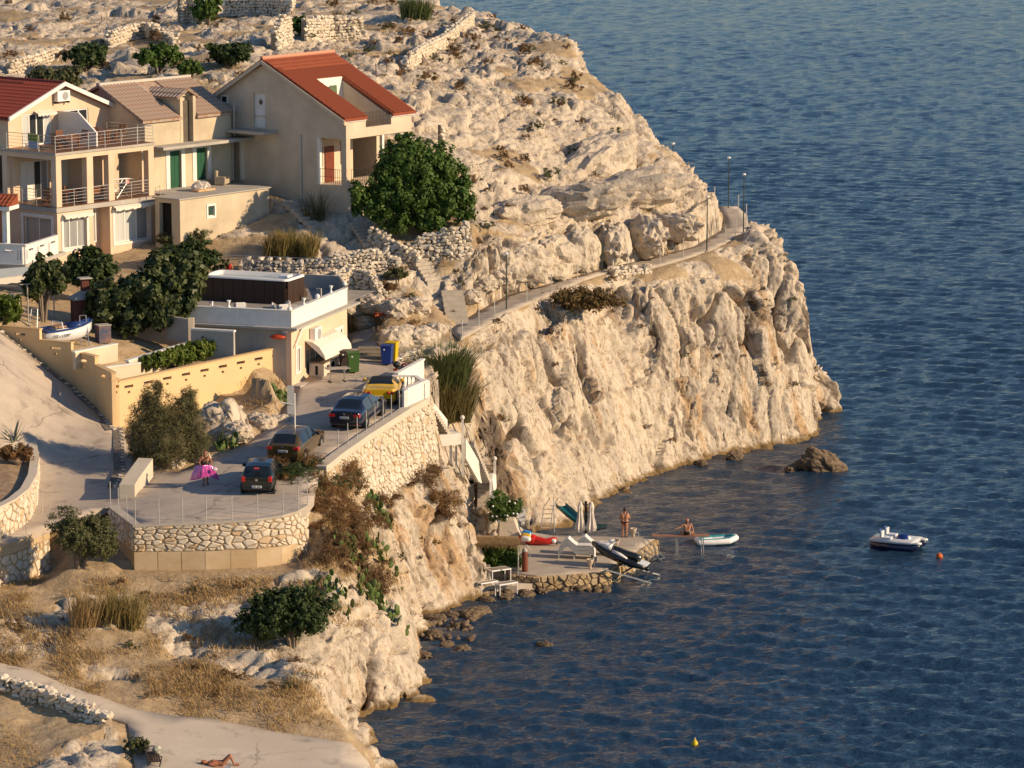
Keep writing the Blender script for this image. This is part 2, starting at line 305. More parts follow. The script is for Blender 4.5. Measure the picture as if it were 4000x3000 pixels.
ctl(pz([(1300, 2300, 5.0), (1420, 2360, 4.1), (1500, 2440, 3.1), (1570, 2500, 2.0), (1250, 2400, 4.5), (1330, 2460, 3.9), (1290, 2560, 3.3), (1420, 2540, 2.7), (1540, 2600, 1.7), (1600, 2660, 0.8), (1180, 2580, 3.6), (1300, 2680, 2.2), (1400, 2720, 1.2), (1330, 2640, 2.6), (1500, 2680, 1.0)]), 0.9, 0)
ctl(pz([(1000, 2330, 4.9), (800, 2330, 4.8), (600, 2330, 4.8), (400, 2330, 5.0), (1050, 2450, 4.2), (850, 2450, 4.2), (650, 2450, 4.3), (400, 2450, 4.5), (200, 2400, 4.8), (0, 2400, 5.0), (-300, 2350, 5.4), (200, 2520, 4.2), (0, 2500, 4.4), (500, 2560, 3.8), (800, 2560, 3.6), (1000, 2560, 3.5), (1100, 2680, 2.9), (900, 2680, 3.0), (650, 2680, 3.2), (1200, 2760, 2.4), (1350, 2830, 1.9), (1430, 2890, 1.2), (1000, 2780, 2.5)]), 0.62, 0)
ctl(pz([(200, 2080, 6.3), (190, 2260, 5.0), (100, 2340, 4.9), (0, 2370, 5.0), (300, 2150, 6.3), (420, 2080, 6.7), (450, 2200, 5.6), (-200, 2300, 5.4)]), 0.3, 0)
ctl([Vector((p.x, p.y, p.z - 0.1)) for p in PROM], 0.2)
ctl(pz([(0, 2750, 3.1), (-300, 2700, 3.3), (150, 2800, 2.8), (300, 2800, 2.9), (400, 2860, 2.8), (250, 2900, 2.6), (0, 3000, 2.2), (150, 3000, 2.2), (400, 3000, 2.3), (-300, 3200, 2.0), (200, 3300, 1.5), (500, 3300, 1.6)]), 0.25, 0)
ctl(pz([(300, 2860, 3.2), (350, 2920, 3.0), (430, 2800, 3.0), (460, 2900, 2.8), (330, 2990, 2.7)]), 1.0, 0)
ctl([Vector((p.x, p.y, p.z - 0.15)) for p in ROADPTS], 0.1, 0)
ctl([Vector((p.x, p.y, ROADZ(p.x, p.y)[0] - 0.15)) for p in resample(ROADPOLY + ROADPOLY[:1], 1.5)], 0.1, 0)
ctl(pz([(820, 1740, 9.6), (900, 1640, 10.5), (980, 1560, 10.9), (1060, 1540, 10.7), (1130, 1590, 9.9), (1000, 1620, 10.3), (1100, 1470, 11.0), (760, 1800, 8.9), (700, 1790, 9.0), (620, 1780, 9.0), (560, 1740, 9.1)]), 0.8, 0)
ctl(pz([(1100, 1395, 11.0), (900, 1440, 10.9), (700, 1490, 10.8), (560, 1515, 10.9), (450, 1500, 11.1), (350, 1440, 11.6), (250, 1380, 12.1), (120, 1345, 12.5), (-50, 1300, 13.0), (-300, 1200, 14), (500, 1290, 12.2), (760, 1270, 12.1), (650, 1350, 11.6), (100, 1180, 13.2), (300, 1150, 13.2), (400, 1050, 13.8), (600, 1010, 14.2), (230, 1010, 14.1), (0, 1050, 13.8), (-300, 1050, 14.5)]), 0.0, 0)
ctl(py_([(850, 1080, 195), (1000, 1000, 196.5), (700, 950, 199), (900, 960, 198)]), 0.3, 0)
ctl(pz([(1050, 905, 15.2), (1150, 860, 15.6), (1290, 893, 15.3), (1400, 905, 15.1), (1350, 1000, 13.9), (1250, 1030, 13.6), (1450, 1080, 13.0), (1370, 1170, 12.1), (1500, 1150, 12.2), (1600, 1110, 12.6), (1560, 1210, 11.6), (1650, 1050, 13.3), (1840, 1010, 13.8), (1750, 1100, 12.6), (1700, 1230, 11.2), (1620, 1310, 10.6), (1400, 1385, 9.9), (1430, 1300, 10.5), (1520, 1300, 10.8), (1600, 1400, 10.2), (1480, 1240, 11.4)]), 0.7, 0)
ctl(py_([(1840, 880, 200), (1700, 880, 200), (1550, 880, 200), (1900, 1010, 195.5), (1850, 1100, 194)]), 0.6, 0)
ctl(py_([(1900, 960, 198), (2000, 940, 200), (2100, 930, 203), (2200, 900, 206), (2350, 870, 209.5), (2500, 880, 212.5), (2620, 860, 214.5), (2720, 835, 217), (2775, 790, 219.5)]), 1.0)
ctl(py_([(1850, 700, 208), (2000, 700, 211), (2200, 720, 214), (2400, 700, 218), (2550, 680, 221), (2655, 624, 224), (2754, 714, 222), (2786, 770, 220), (1640, 650, 207), (1700, 800, 202.5)]), 0.9, 0)
ctl(py_([(1600, 450, 216), (1800, 450, 219), (2000, 450, 222), (2200, 480, 224), (2350, 480, 226), (2470, 435, 231), (2510, 505, 229), (2560, 535, 228), (1750, 560, 213.5), (2100, 590, 218), (2300, 600, 221)]), 0.9, 0)
ctl(py_([(1400, 250, 229), (1600, 250, 231), (1800, 250, 233), (2000, 250, 235), (2150, 230, 237), (2275, 262, 238), (2385, 345, 235), (2000, 350, 228), (2200, 350, 231), (1800, 340, 226)]), 0.9, 0)
ctl(py_([(2248, 158, 241), (2212, 127, 243), (2103, 113, 247), (1958, 77, 253), (1850, 45, 261), (1687, 0, 273), (2000, 170, 241), (1800, 150, 245)]), 0.8, 0)
ctl(py_([(0, 300, 228), (300, 330, 224), (500, 300, 226), (800, 290, 225), (1000, 200, 234), (1200, 150, 240), (1500, 120, 247), (0, 150, 248), (400, 150, 248), (800, 120, 250), (0, 0, 278), (500, 0, 278), (1000, 0, 278), (1400, 0, 278), (-300, 0, 278), (-300, 300, 228), (-300, 150, 250), (-300, 500, 212), (100, 480, 212), (500, 430, 214), (850, 400, 215), (1100, 420, 214), (1400, 400, 216), (-300, 800, 200)]), 0.72, 0)
ctl(W((-60, 345, 28), (-30, 345, 28), (-12, 330, 27), (-10, 300, 26), (-80, 345, 28), (-80, 300, 26), (-80, 250, 24), (-80, 200, 16), (-80, 160, 10), (-80, 130, 4), (-60, 112, 2), (-30, 112, 1.5)), 0.5, 0)
_P2, _F, _O = delaunay(CTRL)
_C = np.array(CTRL); _V = np.c_[_P2, _C[_O, 2]]; _A = _C[_O, 3:4]
_m = _V[_F].mean(1); _keep = (_V[_F][:, :, 2].max(1) > -1.0); _F = _F[_keep]
BLD = []
def seg_len(mid, at):
    y = mid[:, 1]; px = mid[:, 0] / y * FPX + 2000; L = np.where(at[:, 0] < 0.22, 0.55, 0.30); L = np.where(at[:, 1] > 0.3, 0.175, L); L = np.where(y > 255, np.maximum(L, 0.5), L)
    L = np.where((px < -150) | (y > 290) | (mid[:, 2] < -0.6) | (px > 3330), 1.6, L); return L
_u, _i = np.unique(_F, return_inverse=True); _F = _i.reshape(_F.shape); _V = _V[_u]; _A = _A[_u]
_n = np.cross(_V[_F[:, 1]] - _V[_F[:, 0]], _V[_F[:, 2]] - _V[_F[:, 0]]); _F[_n[:, 2] < 0] = _F[_n[:, 2] < 0][:, ::-1]
_V, _F, _A = refine(_V, _F, _A, lambda m: np.where(m[:, 1] < 300, 1.1, 3.0))
_V = smoothV(_V, _F, 3, 0.5); _A = smoothV(_A, _F, 3, 0.5)
_A = np.c_[_A, np.clip((0.80 - vnormals(_V, _F)[:, 2]) / 0.35, 0, 1)]
_V, _F, _A = refine(_V, _F, _A, seg_len)
_V = smoothV(_V, _F, 2, 0.5)
GROUND0 = (_V.copy(), _A[:, 0].copy())
N = vnormals(_V, _F); steep = np.clip((0.80 - N[:, 2]) / 0.35, 0, 1); rk = np.clip(_A[:, 0], 0, 1)
p = _V.copy()
lean = np.stack([p[:, 0] - 0.25 * p[:, 2], p[:, 1], p[:, 2]], 1)
stre = lean * np.stack([np.ones(len(p)), np.ones(len(p)), 1 - 0.68 * steep], 1)  
warp = stre + 0.8 * np.stack([fbm(p * 0.35, 3, 5), fbm(p * 0.35, 3, 9), fbm(p * 0.35, 3, 12)], 1)
big = 1 - np.abs(fbm(warp * 0.17, 3, 21)) * 2
W2 = warp + 0.35 * np.stack([vnoise(p * 1.1, 1), vnoise(p * 1.1, 2), vnoise(p * 1.1, 3)], 1)
f1, f2, cid, ft = worley(W2 * 0.37, 3); g1, g2, c2, gt = worley(W2 * 1.05 + 3.7, 8); h1, h2, c3, ht = worley(W2 * 2.5 + 1.3, 15)
crack = np.exp(-((f2 - f1) / 0.09) ** 2); crack2 = np.exp(-((g2 - g1) / 0.11) ** 2)
fl = np.stack([p[:, 0] - 0.22 * p[:, 2], p[:, 1] + 0.1 * p[:, 2], p[:, 2] * 0.10], 1) + 0.45 * np.stack([fbm(p * 0.3, 2, 61), fbm(p * 0.3, 2, 62), np.zeros(len(p))], 1)
n1 = vnoise(fl * 0.50, 71); n2 = vnoise(fl * 1.15 + 9.1, 72); n3 = vnoise(fl * 0.22 + 4.4, 73)
fiss = 1.6 * np.exp(-(n1 / 0.095) ** 2) * np.clip(0.45 + 1.3 * fbm(p * 0.25, 2, 75), 0, 1) + 0.42 * np.exp(-(n2 / 0.09) ** 2) * np.clip(0.6 + fbm(p * 0.4, 2, 76), 0, 1)
rg = lambda k, sd, wd, q=fl: np.exp(-(vnoise(q * k + sd, sd) / wd) ** 2)
fl2 = np.stack([p[:, 0] - 0.30 * p[:, 2], p[:, 1] + 0.1 * p[:, 2], p[:, 2] * 0.30], 1) + 0.25 * np.stack([vnoise(p * 0.9, 63), vnoise(p * 0.9, 64), np.zeros(len(p))], 1)
fine = 0.13 * rg(2.3, 77, 0.10, fl2) * np.clip(0.5 + 1.2 * fbm(p * 0.6, 2, 78), 0, 1) + 0.10 * rg(4.2, 79, 0.12, fl2)
dcliff = 0.55 * n3 + 0.22 * np.abs(n1) + 0.15 * np.abs(n2) - fiss - fine + 0.46 * ft + 0.22 * (cid - 0.5) + 0.11 * gt + 0.04 * ht + 0.04 * fbm(fl2 * 3.0, 3, 33, 0.65) + 0.10 * (big - 0.45)
hb_ = np.stack([p[:, 0] + 0.3 * p[:, 1], p[:, 1] * 0.75, p[:, 2]], 1)
dhill = 0.40 * (big - 0.45) + 0.45 * (cid - 0.5) + 0.72 * ft - 0.42 * np.exp(-((f2 - f1) / 0.055) ** 2) + 0.11 * (c2 - 0.5) + 0.24 * gt - 0.11 * crack2 + 0.10 * ht - 0.13 * rg(1.9, 81, 0.10, hb_) - 0.09 * rg(4.0, 82, 0.12, hb_) + 0.05 * fbm(p * 3.1, 3, 33)
d = dhill * (1 - steep) + dcliff * steep
soft = 0.10 * fbm(p * 0.8, 4, 41) + 0.03 * fbm(p * 4, 2, 42)
ws = np.clip((rk - 0.15) / 0.5, 0, 1); ws = ws * (0.7 + 0.3 * steep)
patch = np.clip((fbm(p * 0.28, 3, 55) + 0.12 + (rk - 0.55) * 0.9) / 0.25, 0, 1)              
ws = ws * np.maximum(patch, steep)
soilv = 1 - np.clip(ws * 1.35, 0, 1)
_pd = polydist(p[:, 0], p[:, 1], [(q.x, q.y) for q in PATH_OUT + PATH_IN[::-1]]); ws = ws * np.clip(_pd / 0.9, 0.12, 1)
V1 = _V + N * (d * ws + soft * (1 - ws) * np.clip(rk * 4, 0.15, 1))[:, None]
def under(poly, zf, gap, V1, grow=0.15, slope=3.0, reach=1.2):
    P = [(q[0], q[1]) for q in poly]; x, y = V1[:, 0], V1[:, 1]; g = reach + 0.5
    bx = (x > min(q[0] for q in P) - g) & (x < max(q[0] for q in P) + g) & (y > min(q[1] for q in P) - g) & (y < max(q[1] for q in P) + g)
    ii = np.where(bx)[0]; ins = inpoly(x[ii], y[ii], P); dd = np.where(ins, 0, np.maximum(polydist(x[ii], y[ii], P) - grow, 0)); s = dd < reach; ii = ii[s]; dd = dd[s]
    zz = zf(x[ii], y[ii]); V1[ii, 2] = np.minimum(V1[ii, 2], zz - gap + dd * slope); return ii
ROADI = under(ROADPOLY, ROADZ, 0.10, V1, 0.35)
PATHPOLY = PATH_OUT + PATH_IN[::-1]; PATHZ = rbf(PATH_OUT + PATH_IN)
under(PATHPOLY, PATHZ, 0.10, V1, 0.06, 3, 0.06); under(PROM, PROMZ, 0.06, V1, 0.2)

def carve(line, half, gap, slope=2.5, reach=1.6, width=None):
    L_ = resample(line, 0.3); x, y = V1[:, 0], V1[:, 1]; xs_ = [q.x for q in L_]; ys_ = [q.y for q in L_]; g = half + reach
    ii = np.where((x > min(xs_) - g) & (x < max(xs_) + g) & (y > min(ys_) - g) & (y < max(ys_) + g))[0]
    Q = np.array([(q.x, q.y, q.z) for q in L_]); D = np.hypot(x[ii][:, None] - Q[None, :, 0], y[ii][:, None] - Q[None, :, 1]); k = D.argmin(1); dd = np.maximum(D[np.arange(len(ii)), k] - half, 0); s_ = dd < reach
    V1[ii[s_], 2] = np.minimum(V1[ii[s_], 2], (Q[k, 2] - gap + dd * slope)[s_])
carve([AY(1675, 1592, 176.8), AY(1745, 1702, 178.0)], 0.7, 0.35); carve([AY(1720, 1702, 177.6), AY(1805, 1700, 178.6)], 1.0, 0.9, 2.0)
carve([AY(1822, 1712, 179.3), AY(1885, 1860, 182.6)], 0.8, 0.5, 2.0); carve([AY(1870, 1865, 184.0), AY(1935, 1865, 184.6)], 0.9, 0.3, 2.5); carve([AY(1899, 1868, 183.4), AY(1897, 2060, 179.4)], 0.8, 0.4, 2.2)
carve([AY(1806, 1860, 177.6), AY(1860, 1900, 180.0)], 0.6, 0.4, 2.0)
carve(pz([(1890, 2065, 0.9), (1990, 2075, 0.9), (2100, 2085, 0.9)]), 0.3, 0.2, 2.2, 1.0)
def strip(a, b, dx, dy, z, slope=0.6, reach=1.5):
    P_ = [a, b, b + Vector((dx, dy, 0)), a + Vector((dx, dy, 0))]; under(P_, (lambda x, y: np.full(len(x), z)), 0.0, V1, 0.0, slope, reach)
_a = AZ(522, 2060, 7.45); _b = AZ(1180, 2000, 7.74); strip(_a + Vector((-0.6, 0.15, 0)), _b + Vector((0, 0.3, 0)), 0, -2.6, 5.42)
strip(AZ(425, 1985, 7.5) + Vector((-0.2, -0.2, 0)), _a + Vector((0, 0.2, 0)), -1.6, -1.6, 5.7, 1.2)
strip(AZ(-260, 2255, 6.3), AZ(192, 2062, 6.95), 0.6, -2.2, 4.85, 0.8)
strip(AZ(1400, 1730, 9.0), AZ(1690, 1560, 9.5), 1.2, -0.9, 5.95, 0.4, 0.8)
_c0, _c1 = AZ(465, 1492, 11.5), AZ(1112, 1352, 11.55); strip(_c0 + Vector((-0.3, 0, 0)), _c0.lerp(_c1, 0.50), 2.2, -1.6, 9.05, 0.5, 1.5); strip(_c0.lerp(_c1, 0.50), _c0.lerp(_c1, 0.72), 1.0, -0.7, 9.6, 1.0, 0.8)
carve(pz([(1340, 1390, 10.0), (1400, 1340, 10.5), (1440, 1290, 10.9)]), 1.2, 0.0, 1.5, 1.0)
WHITE = M('white_paint', (0.78, 0.76, 0.72), (0.70, 0.68, 0.63), 0.6, 2.0)
PEACH = M('peach_render', (0.71, 0.535, 0.385), (0.63, 0.465, 0.33), 0.9, 0.6, 0.15, 40)
YELLOW = M('yellow_render', (0.70, 0.50, 0.26), (0.62, 0.45, 0.25), 0.9, 0.5, 0.2, 30, detail=6)
BEIGE = M('beige_render', (0.66, 0.545, 0.41), (0.54, 0.44, 0.325), 0.95, 0.7, 0.25, 30, detail=7)
OLDR = M('old_ochre_render', (0.60, 0.51, 0.37), (0.42, 0.35, 0.25), 0.95, 0.55, 0.35, 18, detail=8, contrast=(0.38, 0.72))
GREYR = M('grey_cement', (0.36, 0.335, 0.30), (0.45, 0.42, 0.37), 0.95, 0.8, 0.3, 15, detail=7)
GLASS = M('dark_glass', (0.03, 0.035, 0.04), None, 0.06, spec=0.7)
CURTAIN = M('curtained_glass', (0.34, 0.35, 0.345), (0.24, 0.245, 0.25), 0.12, 1.0, stretch=(9, 9, 0.2), spec=0.6)
NET = M('net_curtain_glass', (0.55, 0.57, 0.55), (0.48, 0.50, 0.49), 0.15, 1.0, stretch=(7, 7, 0.2), spec=0.6)
SHUT_W = M('roller_shutter_white', (0.76, 0.74, 0.69), (0.70, 0.68, 0.63), 0.5, 1.0, stretch=(0.2, 0.2, 14))
GREEN = M('green_shutter', (0.014, 0.085, 0.045), (0.02, 0.10, 0.055), 0.5, 3)
REDWOOD = M('red_brown_wood', (0.20, 0.045, 0.018), (0.14, 0.03, 0.014), 0.5, 4)
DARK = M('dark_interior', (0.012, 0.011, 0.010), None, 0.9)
BROWNT = M('brown_floor_tile', (0.16, 0.085, 0.055), (0.20, 0.11, 0.07), 0.5, 2)
STEEL = M('brushed_steel', (0.62, 0.60, 0.56), None, 0.32, metal=0.85)
TILE_R = M('red_clay_tile', (0.27, 0.055, 0.032), (0.20, 0.042, 0.028), 0.75, 3.0)
TILE_B = M('orange_red_roof_tile', (0.27, 0.068, 0.030), (0.23, 0.055, 0.025), 0.8, 2.0)
TILE_O = M('weathered_roof_tile', (0.34, 0.20, 0.13), (0.40, 0.33, 0.27), 0.9, 4.0, contrast=(0.4, 0.6))
TEAK = M('teak_wood', (0.23, 0.085, 0.03), (0.17, 0.06, 0.022), 0.55, 6)
PVC = M('white_plastic', (0.80, 0.79, 0.77), None, 0.35)
CLOTHW = M('cream_awning_cloth', (0.74, 0.68, 0.58), (0.70, 0.64, 0.54), 0.85, 2)
IRON = M('dark_iron', (0.05, 0.045, 0.04), None, 0.5, metal=0.6)
def slab(mb, axis, off, u0, u1, z0, z1, d0, d1):
    a, b = min(d0, d1), max(d0, d1)
    return mb.box((min(u0, u1), off + a, z0), (max(u0, u1), off + b, z1)) if axis == 'x' else mb.box((off + a, min(u0, u1), z0), (off + b, max(u0, u1), z1))
def window(par, axis, off, a, b, n=2, glass=GLASS, fr=0.07, depth=0.14, fmat=WHITE, trim=0.0, name='window', sash=True):
    u0, u1 = sorted((a[0], b[0])); z0, z1 = sorted((a[1], b[1])); mb = MB(); d0 = depth - 0.06
    for q in ((u0, u0 + fr, z0, z1), (u1 - fr, u1, z0, z1), (u0 + fr, u1 - fr, z0, z0 + fr), (u0 + fr, u1 - fr, z1 - fr, z1)): slab(mb, axis, off, *q, d0, depth)
    w = (u1 - u0) / n
    for i in range(1, n): slab(mb, axis, off, u0 + i * w - fr / 2, u0 + i * w + fr / 2, z0 + fr, z1 - fr, d0 + 0.005, depth)
    o = mb.obj(name, fmat, par)
    for i in range(n):
        slab_m = slab(MB(), axis, off, u0 + i * w + (fr if i == 0 else fr / 2), u0 + (i + 1) * w - (fr if i == n - 1 else fr / 2), z0 + fr, z1 - fr, depth - 0.03, depth + 0.02)
        g = glass[i % len(glass)] if isinstance(glass, (list, tuple)) else glass
        slab_m.obj('pane', g, o)
    if trim:
        m2 = MB(); t = trim
        for q in ((u0 - t, u0, z0 - t, z1 + t), (u1, u1 + t, z0 - t, z1 + t), (u0, u1, z0 - t, z0), (u0, u1, z1, z1 + t)): slab(m2, axis, off, *q, -0.035, 0.03)
        m2.obj('window_surround', WHITE, par)
    return o
def part(par, name, mat, mb, **k): return mb.obj(name, mat, par, **k)
_tile_cache = {}
def tile_mesh(w, h, mat, r=0.06):
    key = (w, h, mat.name)
    if key not in _tile_cache:
        mb = MB(); n = 5
        up = [(-w / 2 + w * i / n, r * math.sin(math.pi * i / n)) for i in range(n + 1)]
        vs = [(x, 0.0, z + 0.03) for x, z in up] + [(x, h * 1.08, z + 0.005) for x, z in up] + [(x * 0.8, 0.0, z * 0.7) for x, z in up]
        k = n + 1
        mb.add(vs, [(i, i + 1, k + i + 1, k + i) for i in range(n)] + [(i + 1, i, 2 * k + i, 2 * k + i + 1) for i in range(n)])
        _tile_cache[key] = mb.mesh('roof_tile', mat, smooth=False, recalc=False)
    return _tile_cache[key]
def tile_roof(par, P0, ux, us, Wd, S, mat, w=0.25, h=0.38, skip=None, maxn=290, flip=False):
    ux, us = Vector(ux).normalized(), Vector(us).normalized(); nz = ux.cross(us).normalized()
    if nz.z < 0: nz = -nz
    Mr = Matrix((ux, us, ux.cross(us))).transposed().to_4x4() if ux.cross(us).z > 0 else Matrix((-ux, us, (-ux).cross(us))).transposed().to_4x4()
    me = tile_mesh(w, h, mat); spots = []
    for j in range(int(S / h)):
        for i in range(int(Wd / w)):
            u, v = (i + 0.5) * w, j * h
            if skip and skip(u, v): continue
            spots.append((u, v))
    pts = [Vector(P0) + ux * u + us * v + nz * 0.012 for u, v in spots]
    q = Mr.to_quaternion()
    step = max(1, math.ceil(len(pts) / maxn)); keep = pts[:maxn]; rest = pts[maxn:]
    for p in keep:
        o = link('roof_tile', me, par, p); o.rotation_mode = 'QUATERNION'; o.rotation_quaternion = q
    if rest:
        vb = np.array([v.co for v in me.vertices]); R3 = np.array(q.to_matrix()); fb = np.array([f.vertices[:] for f in me.polygons])
        vb = vb @ R3.T; V = np.concatenate([vb + np.array(p) for p in rest]); F = np.concatenate([fb + i * len(vb) for i in range(len(rest))])
        tag(link('tile_courses', npmesh('tile_courses', V, F, mat), par), kind='stuff')
def railing(par, pts, h, rails=5, mat=STEEL, r=0.022, rr=0.012, every=1.15, posts=None, top=True):
    pts = [Vector(p) for p in pts]; P = []
    for i in range(len(pts) - 1):
        a, b = pts[i], pts[i + 1]; n = max(1, round((b - a).length / every))
        P += [a.lerp(b, k / n) for k in range(n)]
    P.append(pts[-1])
    for p in P: MB().bar(p, p + Vector((0, 0, h)), r, n=6).obj('post', mat, par)
    for j in range(rails):
        z = h * (j + 1) / rails; rad = r if (j == rails - 1 and top) else rr
        m_ = MB()
        for i in range(len(pts) - 1): m_.bar(pts[i] + Vector((0, 0, z)), pts[i + 1] + Vector((0, 0, z)), rad, n=5)
        m_.obj('rail', mat, par)
def awning(par, axis, off, u0, u1, z0, z1, proj, mat=CLOTHW):
    m_ = MB(); t = 0.03
    P = (lambda u, d, z: (u, off - d, z)) if axis == 'x' else (lambda u, d, z: (off - d, u, z))
    m_.add([P(u0, 0.02, z1), P(u1, 0.02, z1), P(u1, proj, z0), P(u0, proj, z0), P(u0, 0.02, z1 + t), P(u1, 0.02, z1 + t), P(u1, proj, z0 + t), P(u0, proj, z0 + t)], [(0, 1, 2, 3), (7, 6, 5, 4), (0, 4, 5, 1), (3, 2, 6, 7), (0, 3, 7, 4), (1, 5, 6, 2)])
    o = m_.obj('awning', mat, par); v = MB(); n = 14
    for i in range(n):
        a, b = u0 + (u1 - u0) * i / n, u0 + (u1 - u0) * (i + 1) / n; dz = 0.10 + 0.03 * math.sin(i * 2.3)
        v.add([P(a, proj + 0.012, z0), P(b, proj + 0.012, z0), P(b, proj + 0.012, z0 - dz), P(a, proj + 0.012, z0 - dz - 0.02)], [(0, 1, 2, 3)])
    v.obj('valance', mat, o); return o
def aircon(par, axis, off, a, b, d=0.32):
    u0, u1 = sorted((a[0], b[0])); z0, z1 = sorted((a[1], b[1]))
    o = slab(MB(), axis, off, u0, u1, z0, z1, -0.05 - d, -0.05).obj('air_conditioner', PVC, par, bevel=0.02)
    g = MB(); cu, cz, r = u0 + (u1 - u0) * 0.62, (z0 + z1) / 2, (z1 - z0) * 0.38
    ring = [(cu + r * math.cos(2 * math.pi * i / 16), cz + r * math.sin(2 * math.pi * i / 16)) for i in range(16)]
    if axis == 'x': g.sheet(ring, off - 0.07 - d, off - 0.051 - d)
    else: g.sheet(ring, off - 0.07 - d, off - 0.051 - d, 'x')
    g.obj('fan_grille', M('grille_grey', (0.33, 0.33, 0.32), None, 0.6), o)
    b2 = MB(); slab(b2, axis, off, u0 + 0.05, u0 + 0.09, z0 - 0.12, z0, -0.05 - d, 0.0); slab(b2, axis, off, u1 - 0.09, u1 - 0.05, z0 - 0.12, z0, -0.05 - d, 0.0); b2.obj('bracket', IRON, o)
    return o
def gable_roof(par, x0, x1, yA, yR, yB, zA, zR, zB, mat, th=0.14, name='roof_slope'):
    for ye, ze in ((yA, zA), (yB, zB)):
        m_ = MB(); m_.add([(x0, ye, ze), (x1, ye, ze), (x1, yR, zR), (x0, yR, zR), (x0, ye, ze - th), (x1, ye, ze - th), (x1, yR, zR - th), (x0, yR, zR - th)], [(0, 1, 2, 3), (7, 6, 5, 4), (0, 4, 5, 1), (1, 5, 6, 2), (2, 6, 7, 3), (3, 7, 4, 0)]); m_.obj(name, mat, par)
def foot(f, x0, x1, y0, y1, z): BLD.append(([f.w((x0, y0, 0)), f.w((x1, y0, 0)), f.w((x1, y1, 0)), f.w((x0, y1, 0))], f.o.z + z))
f = Frame(AY(227, 1010, 193), R(51)); H = empty('apartment_house', f.o, f.yaw, 'peach three-storey house with loggia columns, roof terrace and dark red tiled roof', 'house')
foot(f, 0.2, 8, 0.3, 12, -0.6)
ra, rb_ = f.r(365, 870)[0], f.r(430, 870)[0]
w1 = (f.r(247, 850), f.r(340, 962)); w2 = (f.r(446, 812), f.r(585, 915)); wl = (f.l(92, 850), f.l(204, 1012))
hol = [(w1[0][0], w1[1][0], w1[1][1], w1[0][1])]
part(H, 'wall', PEACH, holed(MB(), ra, 4.3, 0.3, hol, 'x', 0, 0, -1.5))
hol2 = [(w2[0][0], w2[1][0], w2[1][1] - 0.25, w2[0][1] + 0.05)]
part(H, 'wall', PEACH, holed(MB(), 8.0 - rb_, 4.3, 0.3, hol2, 'x', 0, rb_, -1.5))
m_ = MB(); m_.box((ra, 0.9, -1.5), (rb_, 1.1, 2.8)); m_.box((ra - 0.003, 0.3, -1.5), (ra - 0.25, 0.9, 2.8)); m_.box((rb_, 0.3, -1.5), (rb_ + 0.25, 0.9, 2.8)); m_.box((7.7, 0.3, -1.5), (8.0, 9.0, 2.8)); part(H, 'recess_wall', PEACH, m_)
window(H, 'x', 0.9, (ra + 0.1, 0.5), (rb_ - 0.35, 2.75), 2, CURTAIN, depth=-0.02, trim=0.0)
window(H, 'x', 0, (hol[0][0], hol[0][2]), (hol[0][1], hol[0][3]), 3, CURTAIN, depth=0.2, trim=0.16)
window(H, 'x', 0, (hol2[0][0], hol2[0][2]), (hol2[0][1], hol2[0][3]), 3, [NET, NET, CURTAIN], depth=0.2, trim=0.14)
holl = [(min(wl[0][0], wl[1][0]), max(wl[0][0], wl[1][0]), 0.0, 2.3)]
part(H, 'wall', PEACH, holed(MB(), 8.7, 4.3, 0.3, holl, 'y', 0, 0.303, -1.5))
window(H, 'y', 0, (holl[0][0], 0.0), (holl[0][1], 2.3), 2, CURTAIN, depth=0.2, trim=0.2)
awning(H, 'x', 0, hol[0][0] - 0.1, hol[0][1] + 0.35, 2.40, 2.55, 0.3); awning(H, 'x', 0, hol2[0][0] - 0.15, hol2[0][1] + 0.3, 2.5, 2.65, 0.32)
part(H, 'floor_slab', BROWNT, MB().box((-0.12, -0.1, 2.803), (8.05, 9, 3.0)))
part(H, 'slab_edge', GREYR, MB().box((-0.16, -0.14, 2.70), (8.06, -0.103, 2.97)).box((-0.16, -0.1, 2.70), (-0.123, 4.6, 2.97)))
cols = [(0, 0.42), (f.r(340, 700)[0], f.r(362, 700)[0] + 0.05), (f.r(425, 700)[0], f.r(447, 700)[0]), (7.55, 8.0)]
for a, b in cols: part(H, 'column', PEACH, MB().box((a, 0.0, 3.0), (b, 0.42, 5.75)))
part(H, 'column', PEACH, MB().box((0.0, 4.2, 3.0), (0.42, 4.6, 5.75)))
part(H, 'beam', PEACH, MB().box((0, -0.003, 5.753), (8.0, 0.42, 6.03)).box((0, 0.42, 5.753), (0.42, 9.0, 6.03)))
part(H, 'terrace_slab', GREYR, MB().box((-0.1, -0.08, 6.033), (8.08, 9.0, 6.17)))
part(H, 'terrace_tiles', BROWNT, MB().box((-0.05, -0.03, 6.17), (8.0, 4.2, 6.19)))
sd = (f.r(80, 640, 4.0)[0], f.r(150, 640, 4.0)[0]); rs = (f.r(250, 640, 3.6)[0], f.r(325, 640, 3.6)[0])
part(H, 'back_wall', PEACH, holed(MB(), 4.3, 2.75, 0.25, [(sd[0], sd[1] + 0.8, 3.0, 5.3)], 'x', 4.0, 0.3, 3.0).box((4.6, 0.9, 3.0), (4.8, 4.25, 5.75)).box((4.8, 3.0, 3.0), (7.9, 3.2, 5.75)))
window(H, 'x', 4.0, (sd[0], 3.0), (sd[1] + 0.8, 5.3), 4, [SHUT_W, SHUT_W, GLASS, CURTAIN], depth=0.12, name='sliding_door')
part(H, 'roller_shutter', SHUT_W, MB().box((rs[0] - 0.3, 3.90, 3.6), (rs[1] - 0.2, 3.97, 5.55)))
part(H, 'shaded_wall', BEIGE, MB().box((4.85, 2.9, 3.0), (7.9, 2.98, 5.75)))
